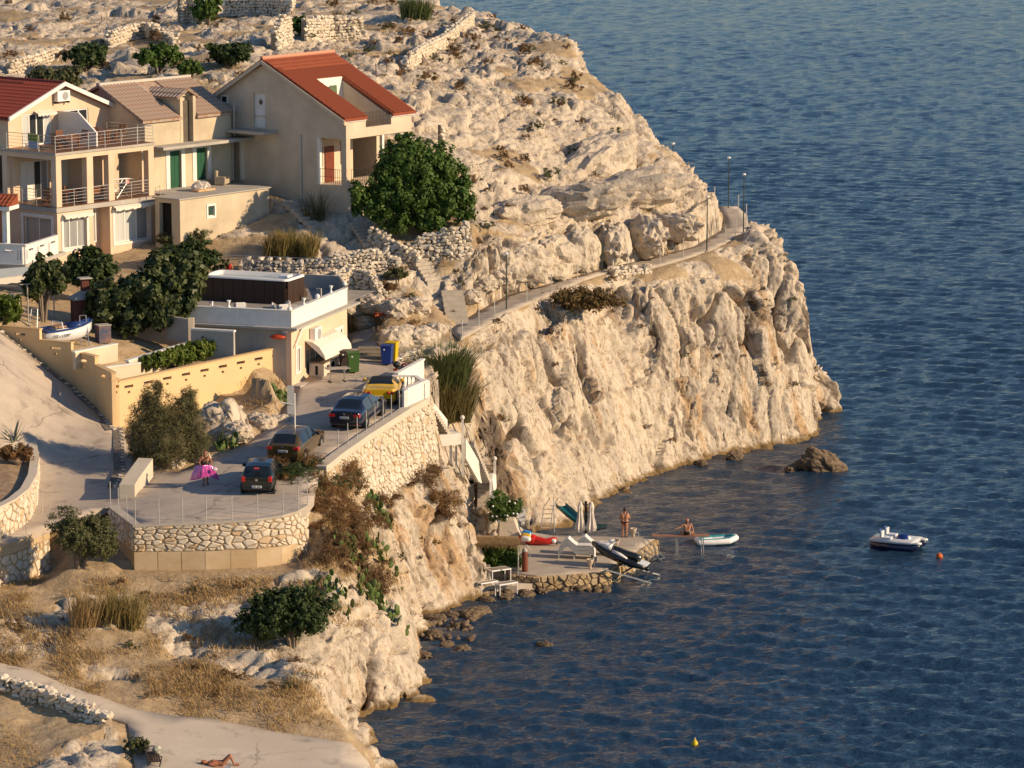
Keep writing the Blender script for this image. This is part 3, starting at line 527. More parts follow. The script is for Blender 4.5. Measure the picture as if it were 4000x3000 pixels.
part(H, 'attic_wall', PEACH, holed(MB(), 8.3, 1.95, 0.25, [(f.r(86, 420, 4.2)[0], f.r(200, 420, 4.2)[0], 6.19, 8.1), (f.r(236, 420, 4.2)[0], f.r(345, 420, 4.2)[0], 7.0, 8.1)], 'x', 4.2, 0.2, 6.17))
part(H, 'gable', PEACH, MB().sheet([(0.2, 8.12), (8.5, 8.12), (4.4, 9.62)], 4.2, 4.45))
part(H, 'attic_wall', PEACH, MB().box((0.2, 4.453, 6.17), (0.45, 12, 8.12)).box((8.25, 4.453, 6.17), (8.5, 12, 8.12)))
window(H, 'x', 4.2, (f.r(86, 420, 4.2)[0], 6.19), (f.r(200, 420, 4.2)[0], 8.1), 4, [NET, GLASS, GLASS, NET], depth=0.12, name='sliding_door', fr=0.09)
window(H, 'x', 4.2, (f.r(236, 420, 4.2)[0], 7.0), (f.r(345, 420, 4.2)[0], 8.1), 3, GLASS, depth=0.12, fr=0.09)
for sx, nm in ((-1, 'roof_slope'), (1, 'roof_slope')):
    xe = 4.4 + sx * 4.55; ze = 7.98
    m_ = MB(); m_.add([(xe, 3.8, ze), (4.4, 3.8, 9.78), (4.4, 12.5, 9.78), (xe, 12.5, ze), (xe, 3.8, ze - 0.14), (4.4, 3.8, 9.64), (4.4, 12.5, 9.64), (xe, 12.5, ze - 0.14)], [(0, 1, 2, 3), (7, 6, 5, 4), (0, 4, 5, 1), (1, 5, 6, 2), (2, 6, 7, 3), (3, 7, 4, 0)]); m_.obj('roof_slope', TILE_R, H)
    vb = MB(); vb.add([(xe, 3.68, ze - 0.17), (4.4, 3.68, 9.61), (4.4, 3.68, 9.86), (xe, 3.68, ze + 0.08), (xe, 3.80, ze - 0.17), (4.4, 3.80, 9.61), (4.4, 3.80, 9.86), (xe, 3.80, ze + 0.08)], [(0, 1, 2, 3), (7, 6, 5, 4), (0, 4, 5, 1), (1, 5, 6, 2), (2, 6, 7, 3), (3, 7, 4, 0)]); vb.obj('bargeboard', WHITE, H)
sl_ = Vector((4.55, 0, 1.8)).normalized()
tile_roof(H, (-0.15, 3.82, 8.0), (0, 1, 0), sl_, 8.6, 4.85, TILE_R, 0.3, 0.42)
part(H, 'ridge_tiles', TILE_R, MB().bar((4.4, 3.75, 9.79), (4.4, 12.4, 9.79), 0.12, n=8))
aircon(H, 'x', 4.2, f.r(208, 355, 4.2), f.r(258, 392, 4.2))
awning(H, 'x', 4.2, f.r(130, 405, 4.2)[0], f.r(205, 400, 4.2)[0], 8.05, 8.2, 0.4)
px_ = f.t(212, 560, 6.17)[0]
m_ = MB().sheet([(4.19, 6.19), (4.19, 8.1), (2.4, 8.1), (0.9, 7.0), (0.9, 6.19)], 4.15, 4.27, 'x'); part(H, 'partition', WHITE, m_)
railing(H, [(-0.05, 4.1, 6.19), (-0.05, -0.03, 6.19), (7.95, -0.03, 6.19), (7.95, 3.9, 6.19)], 0.98, 5, every=1.25)
railing(H, [(-0.05, 4.1, 3.0), (-0.05, 0.45, 3.0)], 0.95, 5); railing(H, [(cols[0][1], 0.05, 3.0), (cols[1][0], 0.05, 3.0)], 0.95, 5); railing(H, [(cols[1][1], 0.05, 3.0), (cols[2][0], 0.05, 3.0)], 0.95, 5, every=2); railing(H, [(cols[2][1], 0.05, 3.0), (7.55, 0.05, 3.0)], 0.95, 5, every=1.3)
OH = f
T = Frame(AY(97, 1020, 186.5), R(75)); TH = empty('terrace_house', T.o, T.yaw, 'corner terrace house with white balustrade and terracotta wall at the left edge', 'house')
foot(T, -0.2, 2.6, 0, 8, -1.2)
part(TH, 'lower_wall', PEACH, MB().box((-0.3, 0.1, -2.5), (4.8, 8, -0.35)))
part(TH, 'floor_slab', GREYR, MB().box((-0.5, -0.25, -0.35), (5.4, 8, -0.15)))
T2 = T
bal = MB(); hz = 1.08
def bal_panel(axis, off, u0, u1, z0, h, name='balustrade_panel'):
    n = max(1, round(abs(u1 - u0) / 1.6)); hs = []
    for i in range(n):
        a = u0 + (u1 - u0) * i / n; L = (u1 - u0) / n
        hs += [(a + 0.10, a + 0.16, z0 + 0.25, z0 + 0.8), (a + 0.26, a + 0.32, z0 + 0.25, z0 + 0.8), (a + 0.5, a + 1.15, z0 + 0.68, z0 + 0.80)]
    return part(TH, name, WHITE, holed(MB(), u1 - u0, h, 0.14, [h_ for h_ in hs if h_[1] < u1 - 0.05], axis, off, u0, z0))
bal_panel('y', -0.3, 0.0, 6.0, -0.15, hz); bal_panel('x', -0.12, -0.17, 4.6, -0.15, 1.0)
part(TH, 'handrail', WHITE, MB().box((-0.34, -0.2, 0.93), (-0.12, 6, 1.0)).box((-0.12, -0.18, 0.86), (4.6, 0.06, 0.93)))
qc = T.I @ AY(34, 930, 190.0)
part(TH, 'rear_wall', M('terracotta_render', (0.42, 0.16, 0.075), (0.38, 0.14, 0.07), 0.9, 1.0), MB().box((qc.x, qc.y + 0.3, -0.15), (qc.x + 0.6, qc.y + 6, 2.45)))
part(TH, 'quoin_column', WHITE, MB().box((qc.x - 0.2, qc.y, -0.15), (qc.x + 0.2, qc.y + 0.3, 2.5)))
part(TH, 'eave', WHITE, MB().box((qc.x - 0.5, qc.y - 0.3, 2.5), (qc.x + 0.9, qc.y + 6, 2.72)))
tile_roof(TH, (qc.x - 0.5, qc.y - 0.2, 2.72), (0, 1, 0), (1, 0, 0.45), 5.5, 1.2, TILE_B, 0.25, 0.38)
part(TH, 'roof_slope', TILE_B, MB().add([(qc.x + a, qc.y + b, c) for a, b, c in ((-0.5, -0.25, 2.721), (0.9, -0.25, 3.3), (0.9, 6, 3.3), (-0.5, 6, 2.721), (0.9, -0.25, 2.5), (0.9, 6, 2.5))], [(0, 1, 2, 3), (0, 4, 1), (3, 2, 5), (1, 4, 5, 2)]))
aw = M('pale_green_awning', (0.50, 0.55, 0.50), (0.60, 0.60, 0.54), 0.8, 1.5)
m_ = MB(); A = [T.I @ AY(0, 1050, 184.5), T.I @ AY(245, 1030, 186.5), T.I @ AY(190, 1062, 183.6), T.I @ AY(-60, 1092, 182)]
m_.add([tuple(a) for a in A] + [(a.x, a.y, a.z - 0.05) for a in A], [(0, 1, 2, 3), (7, 6, 5, 4), (0, 4, 5, 1), (1, 5, 6, 2), (2, 6, 7, 3), (3, 7, 4, 0)]); o_ = m_.obj('awning', aw, TH)
v = MB(); n = 12
for i in range(n):
    a, b = A[3].lerp(A[2], i / n), A[3].lerp(A[2], (i + 1) / n); v.add([a, b, b - Vector((0, 0, 0.36 + 0.05 * (i % 2))), a - Vector((0, 0, 0.36 + 0.05 * ((i + 1) % 2)))], [(0, 1, 2, 3)])
v.obj('valance', CLOTHW, o_)
part(TH, 'awning_post', STEEL, MB().bar(A[2] - Vector((0.1, 0, 0)), A[2] - Vector((0.1, 0, 2.6)), 0.035))
g = Frame(AY(705, 938, 196.8), R(52)); G = empty('old_house', g.o, g.yaw, 'old ochre rendered house with green shutters, dormer door and weathered tile roof', 'house')
foot(g, 0.2, 7.8, 0.2, 4, -0.5); foot(g, 2, 9, 4.2, 11, 1.5); Y = 4.1
wn = (g.r(812, 806), g.r(838, 842)); ld = (g.l(672, 938)[0], g.l(622, 790)[0])
part(G, 'block_wall', OLDR, holed(MB(), 7.9, 3.6, 0.3, [(wn[0][0], wn[1][0], wn[1][1], wn[0][1])], 'x', 0, 0, -1.2))
part(G, 'block_wall', OLDR, holed(MB(), 1.75, 3.6, 0.3, [(ld[0], ld[1], -0.4, 2.15)], 'y', 0, 0.303, -1.2).box((0.3, 1.75, -1.2), (1.6, 2.05, 2.39)).box((1.3, 2.05, -1.2), (1.6, 4.1, 2.39)))
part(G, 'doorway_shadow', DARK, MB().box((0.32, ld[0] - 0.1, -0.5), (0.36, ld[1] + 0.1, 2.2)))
part(G, 'block_wall', OLDR, MB().box((7.6, 0.303, -1.2), (7.9, 4.1, 2.39)))
window(G, 'x', 0, (wn[0][0], wn[1][1]), (wn[1][0], wn[0][1]), 1, M('green_board', (0.02, 0.06, 0.04), None, 0.5), fr=0.04, depth=0.12, trim=0.13)
part(G, 'terrace_slab', GREYR, MB().box((-0.15, -0.1, 2.393), (8.0, 2.15, 2.47)).box((1.2, 2.15, 2.393), (8.0, Y + 0.3, 2.47)))
d1 = (g.r(662, 600, Y)[0], g.r(707, 600, Y)[0]); d2 = (g.r(766, 590, Y)[0], g.r(809, 590, Y)[0])
part(G, 'front_wall', OLDR, holed(MB(), 9.05 - 1.9, 2.55, 0.3, [(d1[0], d1[1], 2.47, 4.75), (d2[0], d2[1], 2.75, 4.75)], 'x', Y, 1.9, 2.47))
for (a, b), z0 in ((d1, 2.47), (d2, 2.75)):
    part(G, 'door_surround', WHITE, slab(slab(slab(MB(), 'x', Y, a - 0.33, a, z0, 5.0, -0.04, 0.05), 'x', Y, b, b + 0.33, z0, 5.0, -0.04, 0.05), 'x', Y, a, b, 4.75, 5.0, -0.04, 0.05))
    mid = (a + b) / 2
    for q, (u0, u1) in enumerate(((a, mid), (mid, b))):
        s_ = slab(MB(), 'x', Y, u0 + 0.01, u1 - 0.01, z0 + 0.02, 4.74, 0.10 + 0.06 * q, 0.15 + 0.06 * q).obj('shutter', GREEN, G)
        lou = MB()
        for k in range(18): slab(lou, 'x', Y, u0 + 0.07, u1 - 0.07, z0 + 0.12 + k * (4.74 - z0 - 0.2) / 18, z0 + 0.12 + (k + 0.55) * (4.74 - z0 - 0.2) / 18, 0.075 + 0.06 * q, 0.10 + 0.06 * q)
        lou.obj('louvres', GREEN, s_)
part(G, 'balcony_slab', GREYR, MB().box((1.7, 2.9, 5.023), (10.9, Y + 0.6, 5.2)))
dm = (g.r(703, 450, Y)[0], g.r(764, 450, Y)[0])
part(G, 'upper_wall', OLDR, MB().box((1.35, Y, 5.203), (dm[0] - 0.003, Y + 0.3, 6.75)).box((dm[1] + 0.003, Y, 5.203), (9.0, Y + 0.3, 6.75)))
part(G, 'dormer', OLDR, MB().box((dm[0], Y - 0.02, 5.203), (dm[0] + 0.24, Y + 3.2, 8.0)).box((dm[1] - 0.24, Y - 0.02, 5.203), (dm[1], Y + 3.2, 8.0)).box((dm[0] + 0.24, Y + 0.5, 5.203), (dm[1] - 0.24, Y + 0.6, 8.0)).sheet([(dm[0], 8.003), (dm[1], 8.003), ((dm[0] + dm[1]) / 2, 8.38)], Y + 0.3, Y + 0.5))
part(G, 'dormer_door', M('grey_brown_door', (0.13, 0.105, 0.08), (0.10, 0.08, 0.065), 0.8, 4), MB().box((dm[0] + 0.243, Y + 0.32, 5.21), (dm[1] - 0.243, Y + 0.40, 7.7)))
for sx in (-1, 1):
    c_ = (dm[0] + dm[1]) / 2; m_ = MB(); xe = c_ + sx * 0.95
    m_.add([(xe, Y - 0.1, 7.92), (c_, Y - 0.1, 8.45), (c_, Y + 3.6, 8.45), (xe, Y + 3.6, 7.92), (xe, Y - 0.1, 7.84), (c_, Y - 0.1, 8.37), (c_, Y + 3.6, 8.37), (xe, Y + 3.6, 7.84)], [(0, 1, 2, 3), (7, 6, 5, 4), (0, 4, 5, 1), (1, 5, 6, 2), (2, 6, 7, 3), (3, 7, 4, 0)]); m_.obj('dormer_roof', TILE_O, G)
    tile_roof(G, (xe, Y - 0.1 if sx < 0 else Y + 3.5, 7.92), (0, -1 if sx > 0 else 1, 0), (-sx * 0.95, 0, 0.53), 3.6, 1.0, TILE_O, 0.3, 0.45, maxn=70)
gable_roof(G, 1.0, dm[0], Y - 0.2, Y + 3.6, Y + 8, 6.76, 8.75, 6.7, TILE_O); gable_roof(G, dm[1], 9.15, Y - 0.2, Y + 3.6, Y + 8, 6.76, 8.75, 6.7, TILE_O)
part(G, 'roof_slope', TILE_O, MB().add([(dm[0], Y + 2.6, 8.2), (dm[1], Y + 2.6, 8.2), (dm[1], Y + 3.6, 8.74), (dm[0], Y + 3.6, 8.74)], [(0, 1, 2, 3)]))
su = (0, 3.8, 1.99)
tile_roof(G, (1.0, Y - 0.22, 6.77), (1, 0, 0), su, dm[0] - 1.05, 4.2, TILE_O, 0.29, 0.42, maxn=130)
tile_roof(G, (dm[1] + 0.05, Y - 0.22, 6.77), (1, 0, 0), su, 9.1 - dm[1], 4.2, TILE_O, 0.29, 0.42, maxn=150)
part(G, 'verge', M('pale_mortar', (0.55, 0.50, 0.43), None, 0.9), MB().beam((1.05, Y + 3.6, 8.8), (9.1, Y + 3.6, 8.8), 0.3, 0.16))
part(G, 'side_wall', BEIGE, MB().sheet([(Y + 0.303, 1.0), (Y + 0.303, 6.6), (Y + 3.6, 8.55), (Y + 7.9, 6.6), (Y + 7.9, 1.0)], 1.36, 1.6, 'x').sheet([(Y + 0.303, 1.0), (Y + 0.303, 6.6), (Y + 3.6, 8.55), (Y + 7.9, 6.6), (Y + 7.9, 1.0)], 8.7, 8.97, 'x'))
ar = MB(); xc = 9.9; arc = [(9.5, 2.47), (9.5, 5.02), (10.8, 5.02), (10.8, 4.0)] + [(10.25 + 0.45 * math.cos(t_), 4.0 + 0.45 * math.sin(t_)) for t_ in np.linspace(0, math.pi, 9)] + [(9.8, 2.47)]
part(G, 'porch_arch', M('cream_paint', (0.66, 0.61, 0.50), None, 0.8), ar.sheet(arc, Y - 0.35, Y - 0.2)); part(G, 'drain_pipe', GREYR, MB().bar((9.02, Y - 0.08, 2.47), (9.02, Y - 0.08, 5.0), 0.05).bar((8.95, Y - 0.3, 5.25), (8.95, Y - 0.3, 7.3), 0.05))
GB = g
b_ = Frame(AY(1340, 892, 202.2), R(54)); B = empty('gabled_house', b_.o, b_.yaw, 'beige rendered house with orange-red roof, cut-in dormer balcony and corner loggia', 'house')
B.scale = (1.016,) * 3
foot(b_, 0.1, 6.4, 0.1, 11, -0.3); LX = 6.4; D = 11.6
dr = (5.97, 6.95); sw = (b_.l(899, 380), b_.l(873, 410))
z1 = 2.40
part(B, 'basement_wall', BEIGE, MB().box((0, 0.003, -1.5), (0.3, 2.2, z1)).box((0, 2.203, -1.5), (0.3, D, z1 + 0.16)).box((0.303, 1.9, -1.5), (LX, 2.2, z1)))
part(B, 'basement_pier', BEIGE, MB().box((0.0, -0.3, -1.5), (0.42, 0.0, z1)))
part(B, 'basement_shade', DARK, MB().box((0.45, 1.84, -1.2), (LX, 1.895, z1)))  # near-black panel stands in for the shade of the open basement
part(B, 'basement_gate', IRON, MB().box((0.5, 0.15, -0.8), (0.55, 1.8, 1.6)))
part(B, 'loggia_floor', BEIGE, MB().box((-0.05, -0.32, z1 + 0.003), (LX + 0.05, 2.2, z1 + 0.16)))
lo = z1 + 0.163
part(B, 'gable_wall', BEIGE, holed(MB(), D - 1.95, 2.85 + 1.0, 0.3, [(dr[0], dr[1], 5.68, 6.4)], 'y', 0, 1.95, lo))
m_ = MB(); m_.sheet([(0.0, 6.403), (0.0, 6.45), (dr[0] - 0.003, 9.66), (dr[0] - 0.003, 6.403)], 0, 0.3, 'x'); m_.sheet([(dr[1] + 0.003, 6.403), (dr[1] + 0.003, 9.15), (D, 6.45), (D, 6.403)], 0, 0.3, 'x'); m_.sheet([(dr[0], 7.80), (dr[0], 9.66), (dr[1], 9.14), (dr[1], 7.80)], 0, 0.3, 'x'); part(B, 'gable', BEIGE, m_)
part(B, 'side_door', WHITE, MB().box((0.14, dr[0], 5.6), (0.2, dr[1], 7.79)))
m_ = MB(); cz, cy = 7.25, (dr[0] + dr[1]) / 2; m_.sheet([(cy - 0.17, cz), (cy, cz - 0.2), (cy + 0.17, cz), (cy, cz + 0.2)], 0.12, 0.138, 'x'); part(B, 'door_light', GLASS, m_)
part(B, 'door_panel', PVC, MB().box((0.125, dr[0] + 0.15, 5.75), (0.139, dr[1] - 0.15, 6.8)))
window(B, 'y', 0, sw[0], sw[1], 1, GLASS, fr=0.08, depth=-0.02)
part(B, 'landing_slab', GREYR, MB().box((-1.35, 5.0, 5.42), (-0.003, 9.0, 5.6)))
part(B, 'pillar', BEIGE, MB().box((0, -0.3, lo), (0.38, 0.1, 5.38))); part(B, 'pillar', WHITE, MB().box((0.0, 1.75, lo), (0.22, 1.947, 5.38))); part(B, 'pillar', BEIGE, MB().box((LX - 0.35, -0.3, lo), (LX, 0.05, 5.38))); part(B, 'pillar', WHITE, MB().box((3.55, -0.25, lo), (3.75, -0.05, 5.38)))
xa, xb = b_.r(1432, 448, -0.4)[0], b_.r(1530, 432, -0.4)[0]
part(B, 'beam', BEIGE, MB().box((0, -0.3, 5.383), (xa, 0.0, 6.55)).box((xa, -0.3, 5.383), (xb, 0.0, 5.95)).box((xb, -0.3, 5.383), (LX, 0.0, 6.55)).box((0.0, 0.003, 5.383), (0.3, 1.947, 6.403)))
part(B, 'loggia_ceiling', BEIGE, MB().box((0.303, 0.003, 5.3), (LX, 2.2, 5.38)))
part(B, 'loggia_back_wall', BEIGE, MB().box((0.303, 2.0, lo), (3.3, 2.2, 5.3))); part(B, 'loggia_back_wall', BEIGE, MB().box((3.3, 2.0, lo), (3.5, 4.5, 5.3)))
for x0, x1, zA, zB in ((0.75, 1.6, lo + 0.02, 4.75), (0.33, 0.5, lo + 1.0, 4.75), (2.3, 3.1, lo + 1.0, 4.9)): part(B, 'shutter', REDWOOD, MB().box((x0, 1.93, zA), (x1, 1.995, zB)))
railing(B, [(0.05, 0.1, lo), (0.05, 1.75, lo)], 0.95, 2, IRON, every=0.16, r=0.014); railing(B, [(0.4, -0.2, lo), (3.5, -0.2, lo)], 0.95, 2, IRON, every=0.2, r=0.014)
xa, xb = b_.r(1432, 448, -0.4)[0], b_.r(1530, 432, -0.4)[0]
eY, eZ, rY, rZ = -0.45, 6.62, 6.0, 9.95; sl_ = (rZ - eZ) / (rY - eY); cY = 3.6
def slope(x0, x1, y0, y1, th=0.16):
    z = lambda y: eZ + (y - eY) * sl_
    return MB().add([(x0, y0, z(y0)), (x1, y0, z(y0)), (x1, y1, z(y1)), (x0, y1, z(y1)), (x0, y0, z(y0) - th), (x1, y0, z(y0) - th), (x1, y1, z(y1) - th), (x0, y1, z(y1) - th)], [(0, 1, 2, 3), (7, 6, 5, 4), (0, 4, 5, 1), (1, 5, 6, 2), (2, 6, 7, 3), (3, 7, 4, 0)])
for q in ((-0.3, xa, eY, cY), (xb, LX + 0.25, eY, cY), (-0.3, LX + 0.25, cY, rY)): part(B, 'roof_slope', TILE_B, slope(*q))
z2 = 6.45; part(B, 'roof_slope', TILE_B, MB().add([(-0.3, D + 0.3, z2), (LX + 0.25, D + 0.3, z2), (LX + 0.25, rY, rZ), (-0.3, rY, rZ), (-0.3, D + 0.3, z2 - 0.16), (LX + 0.25, D + 0.3, z2 - 0.16), (LX + 0.25, rY, rZ - 0.16), (-0.3, rY, rZ - 0.16)], [(0, 1, 2, 3), (7, 6, 5, 4), (0, 4, 5, 1), (1, 5, 6, 2), (2, 6, 7, 3), (3, 7, 4, 0)]))
tile_roof(B, (-0.3, eY, eZ + 0.01), (1, 0, 0), (0, rY - eY, rZ - eZ), LX + 0.55, 7.2, TILE_B, 0.24, 0.38, skip=lambda u, v: xa < u - 0.3 < xb and v < 4.5)
part(B, 'ridge_tiles', M('pink_ridge_tile', (0.60, 0.30, 0.20), (0.52, 0.24, 0.15), 0.8, 8), MB().bar((-0.3, rY, rZ + 0.02), (LX + 0.25, rY, rZ + 0.02), 0.13, n=8))
part(B, 'gable_trim', BEIGE, MB().beam((-0.33, eY, eZ - 0.2), (-0.33, rY, rZ - 0.2), 0.1, 0.2).beam((-0.33, rY, rZ - 0.2), (-0.33, D + 0.3, z2 - 0.2), 0.1, 0.2))
part(B, 'corner_eave', BEIGE, MB().box((-0.3, -0.42, 6.25), (0.0, 0.05, 6.5)))
part(B, 'cornice', WHITE, MB().box((0.003, -0.4, 6.40), (xa, -0.303, 6.56)).box((xb, -0.4, 6.40), (LX + 0.2, -0.303, 6.56)))
part(B, 'dormer_floor', BEIGE, MB().box((xa - 0.1, -0.25, 5.6), (xb + 0.1, cY + 0.2, 5.7)))
part(B, 'dormer_side_wall', BEIGE, MB().sheet([(-0.28, 5.7), (-0.28, 6.42), (cY, 8.5), (cY, 5.7)], xb - 0.003, xb + 0.15, 'x')); part(B, 'dormer_side_wall', BEIGE, MB().sheet([(-0.28, 5.7), (-0.28, 6.42), (cY, 8.5), (cY, 5.7)], xa - 0.15, xa - 0.003, 'x'))
part(B, 'dormer_back_wall', WHITE, MB().box((xa, cY - 0.1, 5.7), (xb, cY + 0.1, 8.68)))
window(B, 'x', cY - 0.1, (xa + 0.5, 5.8), (xa + 1.7, 8.0), 2, CURTAIN, depth=-0.01, name='balcony_door')
railing(B, [(xa, -0.15, 5.9), (xb, -0.15, 5.9)], 0.95, 3, IRON, every=0.14, r=0.012)
part(B, 'end_wall', BEIGE, MB().box((LX - 0.3, 2.203, -1), (LX, D, 6.3)).sheet([(0.003, 6.3), (rY, 9.7), (D, 6.3)], LX - 0.3, LX, 'x'))
part(B, 'drain_pipe', M('pale_pipe', (0.60, 0.55, 0.48), None, 0.6), MB().bar((-0.07, 3.2, 1.2), (-0.07, 3.2, 5.5), 0.055))
cl = M('green_towel', (0.12, 0.16, 0.09), None, 0.9); m_ = MB()
for k in range(6):
    u0, u1 = xa + 1.1 + k * 0.12, xa + 1.22 + k * 0.12; m_.add([(u0, cY - 0.2 - 0.05 * (k % 2), 8.35), (u1, cY - 0.2 - 0.05 * ((k + 1) % 2), 8.35), (u1, cY - 0.24, 7.65 - 0.1 * (k % 3)), (u0, cY - 0.24, 7.65 - 0.1 * ((k + 2) % 3))], [(0, 1, 2, 3)])
m_.T = None; ob = m_.obj('green_cloth', cl); ob.location = b_.o; ob.rotation_euler.z = b_.yaw; tag(ob, 'crumpled green cloth hanging in the red roof dormer', 'cloth')
RH = b_
h = Frame(AZ(1140, 1515, 9.45), R(73)); S = empty('roof_terrace_building', h.o, h.yaw, 'low peach building with white parapet roof terrace, awning and doors on the parking', 'building')
foot(h, 0.2, 14.0, 0.2, 9.5, -0.5)
fw = (h.r(1158, 1368), h.r(1172, 1448)); dd = (6.9, 8.0)
part(S, 'front_wall', PEACH, holed(MB(), 8.9, 3.2 + 0.8, 0.3, [(0.72, 1.25, 0.75, 2.0), (2.2, 4.9, 0.3, 1.7), (dd[0], dd[1], 0.0, 2.05)], 'x', 0, 0, -0.8))
part(S, 'left_wall', GREYR, MB().box((0, 0.303, -0.8), (0.3, 9.5, 3.2))); part(S, 'end_wall', PEACH, MB().box((8.6, 0.303, -0.8), (8.9, 9.5, 3.2)))
window(S, 'x', 0, (0.72, 0.75), (1.25, 2.0), 1, NET, depth=0.12, trim=0.12); window(S, 'x', 0, (2.2, 0.3), (4.9, 1.7), 3, CURTAIN, depth=0.15)
window(S, 'x', 0, (dd[0], 0.02), (dd[1], 2.05), 2, NET, depth=0.12, trim=0.16, name='glazed_door', fr=0.12)
part(S, 'roof_slab', GREYR, MB().box((-0.35, -0.45, 3.203), (9.9, 9.6, 3.32))); part(S, 'roof_slab', GREYR, MB().box((9.9, 1.5, 2.4), (14.0, 9.6, 3.32)))
part(S, 'deck', M('deck_grey', (0.28, 0.25, 0.22), (0.34, 0.31, 0.27), 0.8, 1.0), MB().box((0.1, 0.1, 3.323), (13.9, 9.5, 3.345)))
part(S, 'parapet', WHITE, MB().box((-0.03, -0.03, 3.25), (8.85, 0.15, 4.2))); part(S, 'parapet', WHITE, MB().box((-0.03, 0.153, 3.25), (0.15, 9.5, 4.2)))
part(S, 'parapet_cap', WHITE, MB().box((-0.08, -0.08, 4.203), (8.9, 0.2, 4.25)).box((-0.08, 0.203, 4.203), (0.2, 9.5, 4.25)))
part(S, 'rear_parapet', GREYR, MB().box((13.7, 2.2, 3.35), (13.9, 9.5, 4.15)).box((9.0, 1.6, 3.35), (9.15, 1.9, 4.1)).add([(8.87, 0.0, 3.3), (9.02, 0.0, 3.3), (13.9, 2.2, 3.3), (13.75, 2.25, 3.3), (8.87, 0.0, 4.18), (9.02, 0.0, 4.18), (13.9, 2.2, 4.15), (13.75, 2.25, 4.15)], [(0, 1, 2, 3), (7, 6, 5, 4), (0, 4, 5, 1), (1, 5, 6, 2), (2, 6, 7, 3), (3, 7, 4, 0)]))
railing(S, [(13.8, 2.3, 4.15), (13.8, 9.4, 4.15)], 0.95, 4, every=1.4)
aircon(S, 'x', 0, (2.75, 2.1), (3.75, 2.85))
m_ = MB(); a0, a1 = 2.05, 6.3
prof = [(0.02, 2.25), (0.45, 2.2), (0.85, 1.95), (1.15, 1.5), (1.2, 1.25)]
vs_ = [(u, -d_, z) for u in (a0, a1) for d_, z in prof]; k = len(prof)
m_.add(vs_, [(i, i + 1, k + i + 1, k + i) for i in range(k - 1)] + [tuple(range(k)) + (), tuple(range(2 * k - 1, k - 1, -1))]); part(S, 'canopy_awning', CLOTHW, m_, smooth=False)
part(S, 'rain_pipe', WHITE, MB().tube([(0.3, -0.12, 2.2), (1.0, -0.12, 2.75), (1.3, -0.12, 3.0), (5.5, -0.15, 3.12)], 0.05))
part(S, 'plinth', GREYR, MB().box((-0.02, -0.5, -0.8), (2.4, -0.003, 0.12)).box((2.4, -0.75, -0.8), (5.2, -0.003, 0.10)))
SB = h
C = empty('outdoor_counter', h.w((2.6, -0.9, 0.1)), h.yaw, 'cream outdoor kitchen counter with arched recesses under the canopy', 'counter')
cm = M('cream_counter', (0.66, 0.57, 0.45), (0.60, 0.52, 0.41), 0.7, 2)
part(C, 'base', cm, holed(MB(), 3.0, 0.85, 0.12, [(0.45, 0.95, 0.45, 0.68), (1.2, 2.0, 0.4, 0.75), (0.5, 0.8, 0.1, 0.22), (2.3, 2.6, 0.12, 0.24)], 'x', 0, 0, 0)); part(C, 'base', cm, MB().box((0, 0.123, 0), (0.15, 0.85, 0.85)).box((2.85, 0.123, 0), (3.0, 0.85, 0.85)).box((0.15, 0.5, 0), (2.85, 0.6, 0.85)))
part(C, 'worktop', M('dark_worktop', (0.16, 0.12, 0.09), (0.2, 0.16, 0.12), 0.3, 2), MB().box((-0.06, -0.06, 0.853), (3.06, 0.9, 0.92))); part(C, 'slot_shade', DARK, MB().box((-0.012, 0.35, 0.2), (-0.002, 0.5, 0.7)))  # last part: dark plate paints the shade of a slot on the side
def node(nt, t, **kw):
    n = nt.nodes.new(t)
    for k, v in kw.items():
        if k.startswith('i_'): n.inputs[k[2:].replace('_', ' ')].default_value = v
        else: setattr(n, k, v)
    return n
def ramp(nt, fac, stops):
    r = nt.nodes.new('ShaderNodeValToRGB'); e = r.color_ramp.elements
    while len(e) < len(stops): e.new(0.5)
    for i, (p_, c) in enumerate(stops): e[i].position = p_; e[i].color = (*c, 1) if len(c) == 3 else c
    nt.links.new(fac, r.inputs['Fac']); return r.outputs[0]
def mixc(nt, fac, a, b, mode='MIX'):
    m = nt.nodes.new('ShaderNodeMix'); m.data_type = 'RGBA'; m.blend_type = mode
    if isinstance(fac, float): m.inputs[0].default_value = fac
    else: nt.links.new(fac, m.inputs[0])
    for s, v in ((6, a), (7, b)):
        if isinstance(v, tuple): m.inputs[s].default_value = (*v, 1)
        else: nt.links.new(v, m.inputs[s])
    return m.outputs[2]
def noisef(nt, vec, scale, detail=4, rough=0.6, dist=0.0):
    t = node(nt, 'ShaderNodeTexNoise'); t.inputs['Scale'].default_value = scale; t.inputs['Detail'].default_value = detail; t.inputs['Roughness'].default_value = rough; t.inputs['Distortion'].default_value = dist
    nt.links.new(vec, t.inputs['Vector']); return t.outputs['Fac']
def scaled(nt, vec, s):
    m = node(nt, 'ShaderNodeMapping'); m.inputs['Scale'].default_value = s; nt.links.new(vec, m.inputs['Vector']); return m.outputs[0]
def mathn(nt, op, a, b=None):
    m = node(nt, 'ShaderNodeMath', operation=op)
    for i, v in enumerate((a, b)):
        if v is None: continue
        if isinstance(v, (int, float)): m.inputs[i].default_value = v
        else: nt.links.new(v, m.inputs[i])
    return m.outputs[0]
